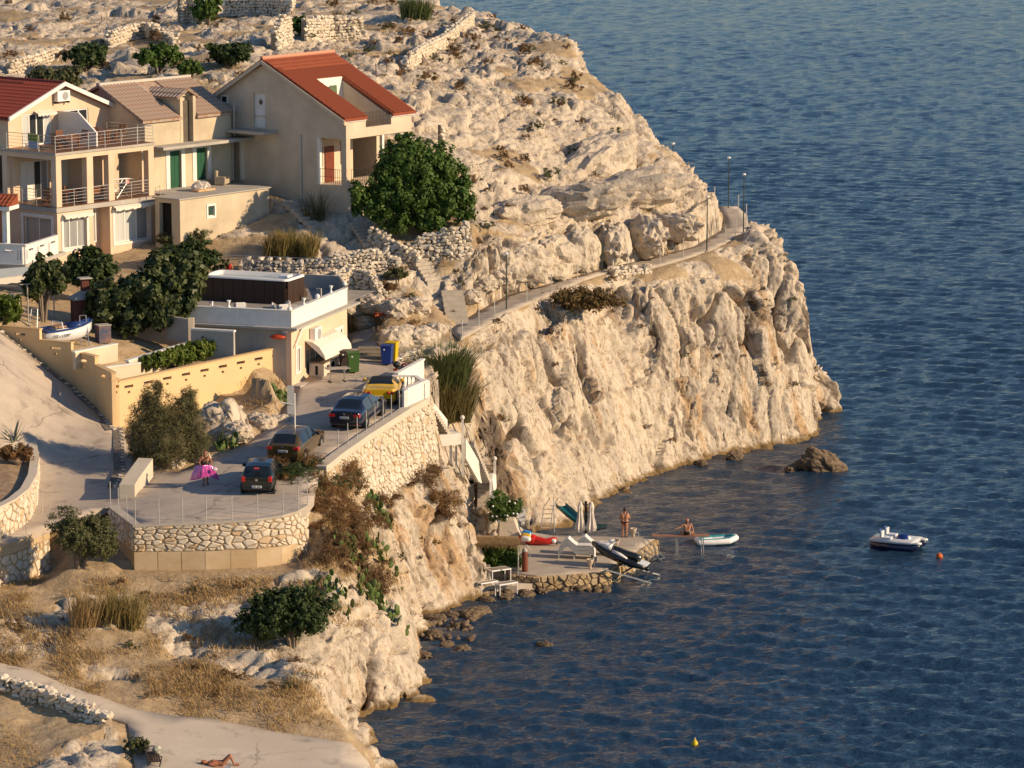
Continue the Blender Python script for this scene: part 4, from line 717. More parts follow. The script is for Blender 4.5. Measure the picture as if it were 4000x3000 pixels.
def land_mat(name, rocky_only=False):
    m = bpy.data.materials.new(name); m.use_nodes = True; t = m.node_tree; b = t.nodes['Principled BSDF']
    P = t.nodes.new('ShaderNodeNewGeometry').outputs['Position']
    rock = ramp(t, noisef(t, P, 0.35, 6, 0.65), [(0.30, (0.47, 0.41, 0.33)), (0.5, (0.60, 0.515, 0.405)), (0.72, (0.65, 0.555, 0.43))])
    att = node(t, 'ShaderNodeAttribute', attribute_name='steep').outputs['Fac']
    lean_ = node(t, 'ShaderNodeMapping'); lean_.inputs['Rotation'].default_value = (0.1, 0.26, 0); t.links.new(P, lean_.inputs['Vector']); PL = lean_.outputs[0]
    def stain(sc_, scale, lo, hi, k, colr, rock):
        mk = ramp(t, noisef(t, scaled(t, PL, sc_), scale, 5, 0.68, 0.5), [(lo, (0, 0, 0)), (hi, (1, 1, 1))]); return mixc(t, mathn(t, 'MULTIPLY', mk, mathn(t, 'MULTIPLY', att, k)), rock, colr)
    rock = stain((1.3, 1.3, 0.16), 0.8, 0.50, 0.60, 0.5, (0.33, 0.29, 0.25), rock)
    rock = stain((0.9, 0.9, 0.15), 0.55, 0.535, 0.61, 0.7, (0.44, 0.27, 0.12), rock)
    rock = stain((0.8, 0.8, 0.22), 0.42, 0.56, 0.605, 0.85, (0.14, 0.105, 0.078), rock)
    rock = mixc(t, 0.8, rock, ramp(t, noisef(t, scaled(t, PL, (1, 1, 0.35)), 4.0, 5, 0.75), [(0.37, (0.42, 0.36, 0.31)), (0.47, (1, 1, 1))]), 'MULTIPLY')
    rock = mixc(t, 0.6, rock, ramp(t, noisef(t, P, 1.6, 6, 0.8), [(0.36, (0.66, 0.62, 0.58)), (0.52, (1, 1, 1))]), 'MULTIPLY')
    if not rocky_only:
        soilc = ramp(t, noisef(t, P, 1.1, 6, 0.7), [(0.30, (0.26, 0.175, 0.095)), (0.5, (0.40, 0.285, 0.16)), (0.66, (0.50, 0.385, 0.24)), (0.8, (0.54, 0.45, 0.32))])
        soilc = mixc(t, ramp(t, noisef(t, P, 9, 3, 0.7), [(0.4, (0, 0, 0)), (0.75, (0.6, 0.6, 0.6))]), soilc, (0.52, 0.43, 0.31))
        sa = node(t, 'ShaderNodeAttribute', attribute_name='soil').outputs['Fac']
        sm = ramp(t, mathn(t, 'ADD', sa, mathn(t, 'MULTIPLY', mathn(t, 'SUBTRACT', noisef(t, P, 2.3, 5, 0.7), 0.5), 0.9)), [(0.42, (0, 0, 0)), (0.58, (1, 1, 1))])
        col = mixc(t, sm, rock, soilc)
    else: col = rock
    sep = node(t, 'ShaderNodeSeparateXYZ'); t.links.new(P, sep.inputs[0])
    wet = ramp(t, mathn(t, 'ADD', sep.outputs[2], mathn(t, 'MULTIPLY', mathn(t, 'SUBTRACT', noisef(t, P, 1.7, 4), 0.5), 0.9)), [(0.12, (1, 1, 1)), (0.42, (0, 0, 0))])
    col = mixc(t, wet, col, mixc(t, noisef(t, P, 2.2, 4), (0.10, 0.065, 0.03), (0.30, 0.20, 0.085)))
    t.links.new(col, b.inputs['Base Color']); b.inputs['Roughness'].default_value = 0.92; b.inputs['Specular IOR Level'].default_value = 0.2
    bp = node(t, 'ShaderNodeBump'); bp.inputs['Strength'].default_value = 0.9; bp.inputs['Distance'].default_value = 0.07
    vo = node(t, 'ShaderNodeTexVoronoi', feature='F1'); vo.inputs['Scale'].default_value = 2.6
    t.links.new(scaled(t, PL, (1, 1, 0.4)), vo.inputs['Vector'])
    hgt = mathn(t, 'ADD', mathn(t, 'MULTIPLY', noisef(t, P, 4.5, 8, 0.72), 1.6), mathn(t, 'MULTIPLY', vo.outputs['Distance'], -0.5))
    t.links.new(hgt, bp.inputs['Height']); t.links.new(bp.outputs[0], b.inputs['Normal'])
    return m
MAT_LAND = land_mat('limestone_and_dry_soil'); MAT_ROCK = land_mat('limestone_boulder', True)
for _poly, _z in BLD: under(_poly, (lambda zc: (lambda x, y: np.full(len(x), zc)))(_z), 0.0, V1, 0.2)
_me = npmesh('hillside', V1, _F, MAT_LAND, smooth=False)
_a = _me.attributes.new('soil', 'FLOAT', 'POINT'); _a.data.foreach_set('value', soilv.astype(np.float32))
_a = _me.attributes.new('steep', 'FLOAT', 'POINT'); _a.data.foreach_set('value', steep.astype(np.float32))
GROUND = tag(link('hillside', _me), 'pale limestone hillside and sea cliff with patches of dry soil', 'hillside', kind='structure')
from mathutils.bvhtree import BVHTree
_BV = BVHTree.FromPolygons(V1.tolist(), _F.tolist(), all_triangles=True)
class _G:
    @staticmethod
    def ray_cast(o, d): l, n, i, t_ = _BV.ray_cast(o, d); return l is not None, l, n, i
GR = _G
def gz(x, y, top=60.0):
    l = _BV.ray_cast(Vector((x, y, top)), Vector((0, 0, -1)))[0]; return l.z if l else 0.0
def hitg(px, py):
    l = _BV.ray_cast(Vector((0, 0, CAMZ)), ray(px, py).normalized())[0]; return l if l else AZ(px, py, 0)
def sheet_from(name, poly, zf, mat, lift, step=0.8, thick=0.25, label=None, cat=None):
    pts = resample([Vector((q[0], q[1], 0)) for q in poly] + [Vector((poly[0][0], poly[0][1], 0))], step)[:-1]; B = [(q.x, q.y) for q in pts]
    xs = np.arange(min(b[0] for b in B), max(b[0] for b in B), step); ys = np.arange(min(b[1] for b in B), max(b[1] for b in B), step)
    X, Y = [a.ravel() for a in np.meshgrid(xs, ys)]; k = inpoly(X, Y, B) & (polydist(X, Y, B) > step * 0.5)
    allp = B + list(zip(X[k], Y[k])); nB = len(B)
    r = geometry.delaunay_2d_cdt([Vector(q) for q in allp], [(i, (i + 1) % nB) for i in range(nB)], [], 1, 1e-5, True)
    v = np.array([tuple(q) for q in r[0]]); f = [list(t_) for t_ in r[2]]; z = zf(v[:, 0], v[:, 1]) + lift
    f = [t_ for t_ in f if inpoly(np.array([v[t_, 0].mean()]), np.array([v[t_, 1].mean()]), B)[0]]
    f = [t_ if ((v[t_[1], 0] - v[t_[0], 0]) * (v[t_[2], 1] - v[t_[0], 1]) - (v[t_[1], 1] - v[t_[0], 1]) * (v[t_[2], 0] - v[t_[0], 0])) > 0 else t_[::-1] for t_ in f]
    n = len(v); cnt = {}
    for t_ in f:
        for a in range(3): cnt[(t_[a], t_[(a + 1) % 3])] = 1
    Vv = [(q[0], q[1], zz) for q, zz in zip(v, z)] + [(q[0], q[1], zz - thick) for q, zz in zip(v, z)]; Fq = [tuple(t_) for t_ in f]
    for (a, b) in list(cnt):
        if (b, a) not in cnt: Fq.append((a, b, b + n, a + n)[::-1])
    me = bpy.data.meshes.new(name); me.from_pydata(Vv, [], Fq); me.materials.append(mat)
    for pl in me.polygons: pl.use_smooth = len(pl.vertices) == 3
    return tag(link(name, me), label, cat, kind='structure')
def cracked(m, sc=0.22, wd=0.012, dark=(0.12, 0.10, 0.085)):
    t = m.node_tree; b = t.nodes['Principled BSDF']; src = b.inputs['Base Color'].links[0].from_socket; P = t.nodes.new('ShaderNodeNewGeometry').outputs['Position']
    v = node(t, 'ShaderNodeTexVoronoi', feature='DISTANCE_TO_EDGE'); v.inputs['Scale'].default_value = sc; w_ = node(t, 'ShaderNodeVectorMath', operation='ADD'); t.links.new(P, w_.inputs[0]); nz = node(t, 'ShaderNodeTexNoise'); nz.inputs['Scale'].default_value = 0.9; nz.inputs['Detail'].default_value = 6; t.links.new(P, nz.inputs['Vector']); t.links.new(nz.outputs['Color'], w_.inputs[1]); t.links.new(w_.outputs[0], v.inputs['Vector'])
    c1 = mixc(t, ramp(t, v.outputs['Distance'], [(0.0, (1, 1, 1)), (wd, (0, 0, 0))]), src, dark); c2 = mixc(t, ramp(t, noisef(t, P, 0.35, 7, 0.75), [(0.42, (0.75, 0.75, 0.75)), (0.62, (0, 0, 0))]), c1, (0.52, 0.44, 0.35)); c3 = mixc(t, ramp(t, noisef(t, P, 0.8, 4, 0.6), [(0.56, (0, 0, 0)), (0.68, (0.55, 0.55, 0.55))]), c2, (0.19, 0.16, 0.135)); t.links.new(c3, b.inputs['Base Color']); return m
MAT_ROAD = cracked(M('worn_concrete_road', (0.34, 0.285, 0.235), (0.43, 0.365, 0.30), 0.9, 0.55, 0.25, 14.0, detail=8, contrast=(0.3, 0.7)))
MAT_CONC = M('pale_concrete', (0.40, 0.35, 0.285), (0.52, 0.46, 0.375), 0.9, 0.6, 0.3, 10.0, detail=8)
MAT_PROM = cracked(M('promenade_concrete', (0.46, 0.395, 0.315), (0.58, 0.50, 0.40), 0.9, 0.35, 0.35, 8.0, detail=9), 0.16, 0.006, (0.22, 0.18, 0.14))
sheet_from('road', ROADPOLY, ROADZ, MAT_ROAD, 0.03, 0.9, 0.3, 'worn concrete lane and parking strip above the cove', 'road')
sheet_from('footpath', PATHPOLY, PATHZ, cracked(M('path_concrete', (0.31, 0.27, 0.225), (0.40, 0.35, 0.29), 0.9, 0.8, 0.4, 9, detail=8), 0.5), 0.04, 0.6, 0.12, 'grey concrete footpath along the cliff brow', 'footpath')
sheet_from('promenade', PROM, PROMZ, MAT_PROM, 0.02, 0.9, 0.25, 'broad pale concrete promenade at the foot of the slope', 'promenade')
ys = [115.0]
while ys[-1] < 800: ys.append(ys[-1] * (1 + (0.00135 if ys[-1] < 400 else 0.0022)))
while ys[-1] < 20000: ys.append(ys[-1] * 1.25)
ys = np.array(ys); ts = np.concatenate([np.linspace(-1.2, -0.05, 14)[:-1], np.arange(-0.05, 0.19, 0.00135), np.linspace(0.20, 1.4, 14)])
Yg, Tg = np.meshgrid(ys, ts, indexing='ij'); Xg = Tg * Yg; sp = Yg * 0.00135; Zg = np.zeros_like(Xg)
wr = np.random.default_rng(3)
for k in range(46):
    lam = 0.36 * (3.6 / 0.36) ** (k / 45.0); th = R(-100) + wr.normal(0, 0.6); kk = 2 * math.pi / lam
    amp = 0.0130 * lam ** 0.66 * wr.uniform(0.6, 1.25)
    ph = kk * (Xg * math.cos(th) + Yg * math.sin(th)) + wr.uniform(0, 6.28) + 0.8 * np.sin(Xg * 0.13 * wr.uniform(0.5, 1.5) + k) + 0.8 * np.sin(Yg * 0.11 * wr.uniform(0.5, 1.5) + 2 * k)
    fade = np.clip((lam / sp - 1.8) / 1.6, 0, 1) * (np.abs(Tg - 0.07) < 0.125)
    Zg += fade * amp * (2.0 * np.exp(np.sin(ph) - 1) - 0.93)
gust = 0.85 + 0.2 * np.sin(Xg * 0.05 + Yg * 0.021) * np.sin(Yg * 0.04 - Xg * 0.03)
Zg *= gust
ny, nx = Xg.shape; ii = (np.arange(ny - 1)[:, None] * nx + np.arange(nx - 1)[None]).ravel()
_me = npmesh('sea', np.stack([Xg.ravel(), Yg.ravel(), Zg.ravel()], 1), np.stack([ii, ii + 1, ii + nx + 1, ii + nx], 1), None, smooth=True)
m = bpy.data.materials.new('sea_water'); m.use_nodes = True; t = m.node_tree; b = t.nodes['Principled BSDF']
P = t.nodes.new('ShaderNodeNewGeometry').outputs['Position']
b.inputs['Base Color'].default_value = (0.014, 0.040, 0.080, 1); b.inputs['Roughness'].default_value = 0.085; b.inputs['IOR'].default_value = 1.333; b.inputs['Specular IOR Level'].default_value = 0.5
bp = node(t, 'ShaderNodeBump'); bp.inputs['Strength'].default_value = 0.8; bp.inputs['Distance'].default_value = 0.2
t.links.new(mathn(t, 'ADD', noisef(t, scaled(t, P, (0.8, 1.5, 1)), 2.2, 5, 0.6, 0.6), mathn(t, 'MULTIPLY', noisef(t, scaled(t, P, (0.6, 1.0, 1)), 1.5, 4, 0.6), 1.2)), bp.inputs['Height']); t.links.new(bp.outputs[0], b.inputs['Normal'])
_me.materials.append(m)
tag(link('sea', _me), 'choppy dark blue sea', 'sea', kind='structure')
def clip_poly(P, a, b, c):   
    out = []
    for i in range(len(P)):
        p, q = P[i], P[(i + 1) % len(P)]; dp, dq = a * p[0] + b * p[1] - c, a * q[0] + b * q[1] - c
        if dp <= 0: out.append(p)
        if (dp < 0) != (dq < 0) and dp != dq: t_ = dp / (dp - dq); out.append((p[0] + (q[0] - p[0]) * t_, p[1] + (q[1] - p[1]) * t_))
    return out
def cells(L, Hh, c, jit=0.42, seed=1, asp=1.25):
    r = random.Random(seed); nx, nz = max(1, round(L / (c * asp))), max(1, round(Hh / c)); dx, dz = L / nx, Hh / nz; S = {}
    for j in range(-1, nz + 1):
        for i in range(-1, nx + 1): S[i, j] = ((i + 0.5 + (0.5 if j % 2 else 0) + r.uniform(-jit, jit)) * dx, (j + 0.5 + r.uniform(-jit, jit)) * dz)
    for k_ in [k_ for k_ in S if r.random() < 0.2]: del S[k_]
    out = []
    for j in range(-1, nz + 1):
        for i in range(-1, nx + 1):
            if (i, j) not in S: continue
            s = S[i, j]; P = [(0, 0), (L, 0), (L, Hh), (0, Hh)]
            for dj in (-2, -1, 0, 1, 2):
                for di in (-2, -1, 0, 1, 2):
                    q = S.get((i + di, j + dj))
                    if q is None or (di == 0 and dj == 0): continue
                    a, b = q[0] - s[0], q[1] - s[1]; P = clip_poly(P, a, b, a * (q[0] + s[0]) / 2 + b * (q[1] + s[1]) / 2)
                    if len(P) < 3: break
                if len(P) < 3: break
            if len(P) >= 3:
                ar = abs(sum(P[k][0] * P[(k + 1) % len(P)][1] - P[(k + 1) % len(P)][0] * P[k][1] for k in range(len(P)))) / 2
                if ar > c * c * 0.08: out.append((P, ar))
    return out
STONE = [M('wall_stone_%s' % n, c, c2, 0.9, 6, 0.5, 14) for n, c, c2 in (('cream', (0.64, 0.55, 0.42), (0.55, 0.47, 0.36)), ('pale', (0.70, 0.62, 0.50), (0.62, 0.54, 0.43)), ('ochre', (0.58, 0.42, 0.26), (0.52, 0.39, 0.25)), ('grey', (0.52, 0.47, 0.39), (0.60, 0.53, 0.43)))]
MORTAR = M('ochre_mortar', (0.44, 0.32, 0.19), (0.36, 0.265, 0.16), 0.95, 4, 0.4, 25)
def face_stones(par, base, surf, L, Hh, c, seed, proud=0.06, gap=0.028, maxn=295, mats=STONE, wts=(5, 4, 1.2, 2), asp=1.25, jit=0.42):
    r = random.Random(seed); C = sorted(cells(L, Hh, c, jit, seed, asp), key=lambda q: -q[1]); bulk = []; 
    for k, (P, ar) in enumerate(C):
        cu, cv = sum(p[0] for p in P) / len(P), sum(p[1] for p in P) / len(P); size = math.sqrt(ar); n = len(P)
        g_ = max(0.55, 1 - gap * 2.2 / size); t_ = g_ * r.uniform(0.62, 0.8); pr = proud * r.uniform(0.5, 1.3); org, nn = surf(cu, cv)
        vs = []
        for sc_, d_ in ((g_, -0.03), (g_ * 0.97, pr * 0.55), (t_, pr)):
            for p in P:
                q, nq = surf(min(max(cu + (p[0] - cu) * sc_, 0), L), min(max(cv + (p[1] - cv) * sc_, 0), Hh)); vs.append(q + nq * (d_ + (r.uniform(-0.012, 0.012) if d_ > 0 else 0)))
        fs = [(i, (i + 1) % n, n + (i + 1) % n, n + i) for i in range(n)] + [(n + i, n + (i + 1) % n, 2 * n + (i + 1) % n, 2 * n + i) for i in range(n)] + [tuple(range(2 * n, 3 * n))]
        if k < maxn:
            mb = MB(); mb.add([v - org for v in vs], fs); me = mb.mesh('stone', r.choices(mats, wts)[0]); link('stone', me, par, org - base)
        else: bulk.append((vs, fs))
    if bulk:
        mb = MB()
        for vs, fs in bulk: mb.add([v - base for v in vs], fs)
        tag(mb.obj('small_stones', mats[0], par), kind='stuff')
def poly_surf(bot, top):
    bot, top = [Vector(p) for p in bot], [Vector(p) for p in top]; cum = [0.0]
    for i in range(len(bot) - 1): cum.append(cum[-1] + (bot[i + 1] - bot[i]).length)
    Hh = max((t_ - b).length for b, t_ in zip(bot, top)); L = cum[-1]
    def f_(u, v):
        i = 0
        while i < len(cum) - 2 and u > cum[i + 1]: i += 1
        t_ = (u - cum[i]) / (cum[i + 1] - cum[i] + 1e-9); b, tp = bot[i].lerp(bot[i + 1], t_), top[i].lerp(top[i + 1], t_)
        d = bot[i + 1] - bot[i]; n = Vector((d.y, -d.x, 0)).normalized(); return b.lerp(tp, v / Hh), n
    return f_, L, Hh
def curtain_wall(name, bot, top, thick, mat, par=None, base=None):
    base = base or Vector((0, 0, 0)); mb = MB(); n = len(bot); off = []
    for i in range(n):
        a, b = Vector(bot[max(i - 1, 0)]), Vector(bot[min(i + 1, n - 1)]); d = b - a; off.append(Vector((-d.y, d.x, 0)).normalized() * thick)
    F_, Bk = [Vector(p) for p in bot], [Vector(p) for p in top]
    for i in range(n - 1):
        q = [F_[i], F_[i + 1], F_[i + 1] + off[i + 1], F_[i] + off[i], Bk[i], Bk[i + 1], Bk[i + 1] + off[i + 1], Bk[i] + off[i]]
        mb.add([v - base for v in q], [(0, 1, 5, 4), (2, 3, 7, 6), (4, 5, 6, 7), (0, 3, 2, 1)] + ([(0, 4, 7, 3)] if i == 0 else []) + ([(1, 2, 6, 5)] if i == n - 2 else []))
    return mb.obj(name, mat, par)
def coping(name, line, w_, h_, mat, par, base, lift=0.0, inset=0.0):
    mb = MB(); line = [Vector(p) for p in line]; n = len(line); off = []
    for i in range(n):
        d = line[min(i + 1, n - 1)] - line[max(i - 1, 0)]; off.append(Vector((-d.y, d.x, 0)).normalized())
    for i in range(n - 1):
        q = []
        for z in (lift, lift + h_):
            for k, s in ((i, inset), (i + 1, inset), (i + 1, inset + w_), (i, inset + w_)): q.append(line[k] + off[k] * s + Vector((0, 0, z)) - base)
        mb.add(q, [(0, 1, 5, 4), (2, 3, 7, 6), (4, 5, 6, 7), (0, 3, 2, 1), (0, 4, 7, 3), (1, 2, 6, 5)])
    return mb.obj(name, mat, par)
GALV = M('galvanised_post', (0.55, 0.54, 0.50), (0.46, 0.45, 0.42), 0.45, 8, metal=0.5)
def fence_posts(line, every, h, label, r=0.022, wires=2, name='wire_fence', mat=GALV):
    line = [Vector(p) for p in line]; o = empty(name, line[0], label=label, cat='fence'); P = resample(line, every)
    for p in P: MB().bar((0, 0, -0.1), (0, 0, h), r, n=6).obj('post', mat, o, loc=p - line[0])
    for j in range(wires):
        m_ = MB(); z = Vector((0, 0, h * (j + 1) / wires - 0.03)); m_.tube([q - line[0] + z for q in P], 0.004, 3); m_.obj('wire', mat, o)
    return o
def drop(pts, zs): return [Vector((p.x, p.y, z)) for p, z in zip(pts, zs)]
tl = pz([(425, 1985, 7.5), (522, 2060, 7.45)]); tf = pz([(522, 2060, 7.45), (800, 2049, 7.55), (1000, 2036, 7.62), (1100, 2021, 7.68), (1160, 2004, 7.72), (1196, 1984, 7.76), (1205, 1955, 7.8)])
W1 = empty('retaining_wall', tf[0], label='cream stone retaining wall with concrete base and wire fence below the parking', cat='wall'); b0 = W1.location.copy()
curtain_wall('wall_core', drop(tf, [4.6] * 7), tf, 0.45, MORTAR, W1, b0); curtain_wall('wall_core', drop(tl, [5.0, 4.6]), tl, 0.45, MORTAR, W1, b0)
zc = [6.28, 6.30, 6.32, 6.33, 6.0, 5.4, 5.4]
s_, L, Hh = poly_surf(drop(tf, zc), tf); face_stones(W1, b0, s_, L, Hh, 0.33, 3, gap=0.035, proud=0.07)
s_, L, Hh = poly_surf(drop(tl, [6.3, 6.28]), tl); face_stones(W1, b0, s_, L, Hh, 0.33, 4, gap=0.035)
CASTC = M('ochre_cast_concrete', (0.55, 0.43, 0.28), (0.47, 0.34, 0.19), 0.9, 0.7, 0.25, 12, detail=6, stretch=(1, 1, 1.6))
tc = tf[:5]; 
for i in range(4):
    a, b = tc[i], tc[i + 1]; nseg = 3 if i == 0 else 2 if i == 1 else 1
    for k in range(nseg):
        p, q = a.lerp(b, k / nseg + 0.004), a.lerp(b, (k + 1) / nseg - 0.004); curtain_wall('concrete_panel', [Vector((p.x, p.y - 0.09, 4.6)), Vector((q.x, q.y - 0.09, 4.6))], [Vector((p.x, p.y - 0.09, 6.27)), Vector((q.x, q.y - 0.09, 6.29))], 0.1, CASTC, W1, b0)
coping('coping', tl + tf[1:], 0.5, 0.10, MAT_CONC, W1, b0, 0.0, -0.04)
fence_posts([p + Vector((0.05, 0.25, 0.1)) for p in tl + tf[1:6]], 1.28, 1.15, 'wire fence with thin steel posts along the stone wall above the dry slope', wires=3)
t2 = pz([(-260, 2255, 6.3), (-100, 2180, 6.6), (0, 2135, 6.75), (100, 2100, 6.85), (192, 2062, 6.95)])
W2_ = empty('retaining_wall', t2[0], label='stone retaining wall with wide concrete band at the left edge below the lane', cat='wall'); b0 = W2_.location.copy()
bz = [4.2, 4.4, 4.6, 4.7, 4.9]
curtain_wall('wall_core', drop(t2, bz), t2, 0.5, MORTAR, W2_, b0); curtain_wall('wall_core', [t2[-1] + Vector((-0.05, 0, -2)), t2[-1] + Vector((-0.4, 2.2, -2))], [t2[-1] + Vector((-0.05, 0, 0)), t2[-1] + Vector((-0.4, 2.2, 0.05))], 0.3, MORTAR, W2_, b0)
s_, L, Hh = poly_surf(drop(t2, bz), drop(t2, [p.z - 0.5 for p in t2])); face_stones(W2_, b0, s_, L, Hh, 0.34, 8, gap=0.035)
curtain_wall('concrete_band', [p + Vector((0.03, -0.06, -0.48)) for p in t2], [p + Vector((0.03, -0.06, 0.02)) for p in t2], 0.5, CASTC, W2_, b0)
fence_posts([p + Vector((0, 0.25, 0.02)) for p in t2[1:]] + [AZ(165, 2020, 7.0)], 1.6, 1.1, 'short run of thin fence posts on the left concrete-topped wall', wires=2)
t3 = pz([(1268, 1830, 8.55), (1330, 1780, 8.78), (1440, 1703, 9.1), (1600, 1601, 9.45), (1672, 1562, 9.5), (1682, 1530, 9.5)])
W3 = empty('retaining_wall', t3[0], label='rough stone retaining wall beneath the dark blue car, sloping concrete coping', cat='wall'); b0 = W3.location.copy()
bz = [7.0, 6.4, 5.6, 5.6, 5.6, 6.0]; bt = [Vector((p.x + 0.5, p.y - 0.25, z)) for p, z in zip(t3, bz)]
curtain_wall('wall_core', bt, t3, 0.6, MORTAR, W3, b0)
s_, L, Hh = poly_surf(bt, [p - Vector((0, 0, 0.22)) for p in t3]); face_stones(W3, b0, s_, L, Hh, 0.27, 12, gap=0.02, proud=0.11, jit=0.48)
coping('coping', t3[:5], 0.55, 0.34, M('cream_coping', (0.60, 0.52, 0.41), (0.54, 0.47, 0.37), 0.9, 1.0, 0.2, 12), W3, b0, -0.22, -0.10)
fence_posts([p + Vector((-0.12, 0.25, 0.12)) for p in t3[1:4]] , 1.15, 1.15, 'thin steel posts on the coping beside the dark blue car', wires=0, name='steel_posts')
BALW = M('white_balustrade', (0.78, 0.75, 0.70), (0.70, 0.67, 0.61), 0.7, 1.6)
pA, pB, pC, pD = AZ(1582, 1600, 9.43), AZ(1669, 1561, 9.5), AZ(1655, 1532, 9.52), AZ(1532, 1502, 9.62)
PW = empty('parapet', pA, label='white balustrade parapet around the stair head beside the yellow car', cat='parapet'); b0 = PW.location.copy()
up = Vector((0, 0, 1.0))
curtain_wall('panel', [pA, pB], [pA + up, pB + up], 0.16, BALW, PW, b0)
for q in (pA, pB): MB().box((-0.11, -0.11, 0), (0.11, 0.11, 1.02)).obj('pier', BALW, PW, loc=q - b0 + Vector((0, 0.08, 0)), rz=0.5)
coping('cap', [pA + up, pB + up], 0.26, 0.08, BALW, PW, b0, 0.0, -0.05)
q0, q1, q2 = AZ(1532, 1466, 10.5), AZ(1622, 1466, 10.5), AZ(1660, 1493, 10.5)
coping('cap', [q2, q1, q0], 0.24, 0.08, BALW, PW, b0, -0.08, -0.12); coping('plinth', [q2, q1, q0], 0.2, 0.12, BALW, PW, b0, -1.0, -0.1)
balp = [(0.04, 0), (0.045, 0.06), (0.03, 0.12), (0.065, 0.28), (0.05, 0.45), (0.03, 0.62), (0.045, 0.72), (0.045, 0.80)]
bm_ = MB().lathe(balp, n=8).mesh('baluster', BALW, True)
for a, b in ((q0, q1), (q1, q2)):
    for p in resample([a, b], 0.21): link('baluster', bm_, PW, p - b0 - Vector((0, 0, 0.88)))
r0, r1 = AZ(1547, 1457, 10.5), AZ(1652, 1400, 10.6)
coping('cap', [r1, r0], 0.26, 0.09, BALW, PW, b0, -0.09, -0.13); curtain_wall('panel', [r1 - Vector((0.08, 0, 1.05)), r0 - Vector((0.08, 0, 1.05))], [r1 - Vector((0.08, 0, 0.09)), r0 - Vector((0.08, 0, 0.09))], 0.15, BALW, PW, b0)
STW = M('white_stair_render', (0.74, 0.70, 0.62), (0.66, 0.62, 0.54), 0.8, 1.5)
def flight(par, base, a, b, width, n, mat, side=None):
    a, b = Vector(a), Vector(b); d = Vector((b.x - a.x, b.y - a.y, 0)); Lr = d.length / n; d.normalize(); s = Vector((-d.y, d.x, 0)); h_ = (a.z - b.z) / n
    for i in range(n):
        p = a + d * Lr * i; z = a.z - h_ * (i + 1)
        vs = [p - s * width / 2, p + s * width / 2, p + s * width / 2 + d * (Lr + 0.03), p - s * width / 2 + d * (Lr + 0.03)]
        mb = MB(); mb.add([Vector((v.x, v.y, z - h_ - 0.12)) - base for v in vs] + [Vector((v.x, v.y, z)) - base for v in vs], [(0, 3, 2, 1), (4, 5, 6, 7), (0, 1, 5, 4), (1, 2, 6, 5), (2, 3, 7, 6), (3, 0, 4, 7)]); mb.obj('step', mat, par)
def plate(par, base, pts, thick, mat, name): 
    pts = [Vector(p) for p in pts]; n = (pts[1] - pts[0]).cross(pts[2] - pts[0]).normalized() * thick; k = len(pts)
    mb = MB(); mb.add([p - base for p in pts] + [p + n - base for p in pts], [tuple(range(k)), tuple(range(2 * k - 1, k - 1, -1))] + [(i, (i + 1) % k, k + (i + 1) % k, k + i) for i in range(k)]); return mb.obj(name, mat, par)
ST = empty('cliff_stair', AY(1690, 1600, 177), label='white concrete stair winding down the cliff from the parking to the quay', cat='stair'); b0 = ST.location.copy()
la, lb = AY(1717, 1700, 177.0), AY(1803, 1690, 179.0)
flight(ST, b0, AY(1675, 1592, 176.8), AY(1745, 1702, 178.0), 1.0, 11, MAT_CONC)
mb = MB(); lw = Vector((0, 1.3, 0))
def quadbox(par, base, p0, p1, depth, z0, z1, mat, name):
    d = Vector((p1.x - p0.x, p1.y - p0.y, 0)).normalized(); nrm = Vector((-d.y, d.x, 0)) * depth
    vs = [p0, p1, p1 + nrm, p0 + nrm]; mb = MB()
    mb.add([Vector((v.x, v.y, z0)) - base for v in vs] + [Vector((v.x, v.y, z1)) - base for v in vs], [(0, 3, 2, 1), (4, 5, 6, 7), (0, 1, 5, 4), (1, 2, 6, 5), (2, 3, 7, 6), (3, 0, 4, 7)]); return mb.obj(name, mat, par)
zl = la.z
quadbox(ST, b0, la, Vector((lb.x, lb.y - 1.4, 0)), 1.4, zl - 0.62, zl, STW, 'landing')
quadbox(ST, b0, AY(1756, 1760, 178.2), AY(1766, 1760, 178.2), 0.2, 3.0, zl - 0.6, STW, 'landing_support'); quadbox(ST, b0, AY(1778, 1760, 178.6), AY(1786, 1760, 178.6), 0.2, 3.0, zl - 0.6, STW, 'landing_support')
P = AY(1806, 1640, 178.0); quadbox(ST, b0, AY(1803, 1850, 178.0), AY(1812, 1850, 178.0), 0.14, AY(1806, 1862, 178).z, P.z, STW, 'newel_post'); MB().ball((0, 0, 0), 0.13, 8).obj('finial', STW, ST, True, loc=P - b0 + Vector((0, 0.05, 0.12)))
plate(ST, b0, [AY(1812, 1712, 178.1), AY(1812, 1790, 178.1), AY(1862, 1880, 180.2), AY(1875, 1888, 180.8), AY(1868, 1855, 180.5), AY(1862, 1800, 180.2)], 0.12, STW, 'stringer')
flight(ST, b0, AY(1822, 1712, 179.3), AY(1885, 1860, 182.6), 0.9, 14, MAT_CONC)
fa, fb = AY(1898, 1862, 184.2), AY(1902, 2020, 180.6)
quadbox(ST, b0, AY(1868, 1870, 183.6), AY(1930, 1870, 183.6), 1.6, 1.0, fa.z, MAT_CONC, 'lower_landing')
flight(ST, b0, AY(1899, 1868, 183.4), AY(1897, 2050, 179.6), 0.95, 12, MAT_CONC)
plate(ST, b0, [AY(1921, 1950, 180.4), AY(1923, 1870, 182.6), AY(1925, 1845, 184), AY(1938, 1850, 184), AY(1940, 1900, 182.6), AY(1932, 1946, 180.4)], 0.14, STW, 'stringer')
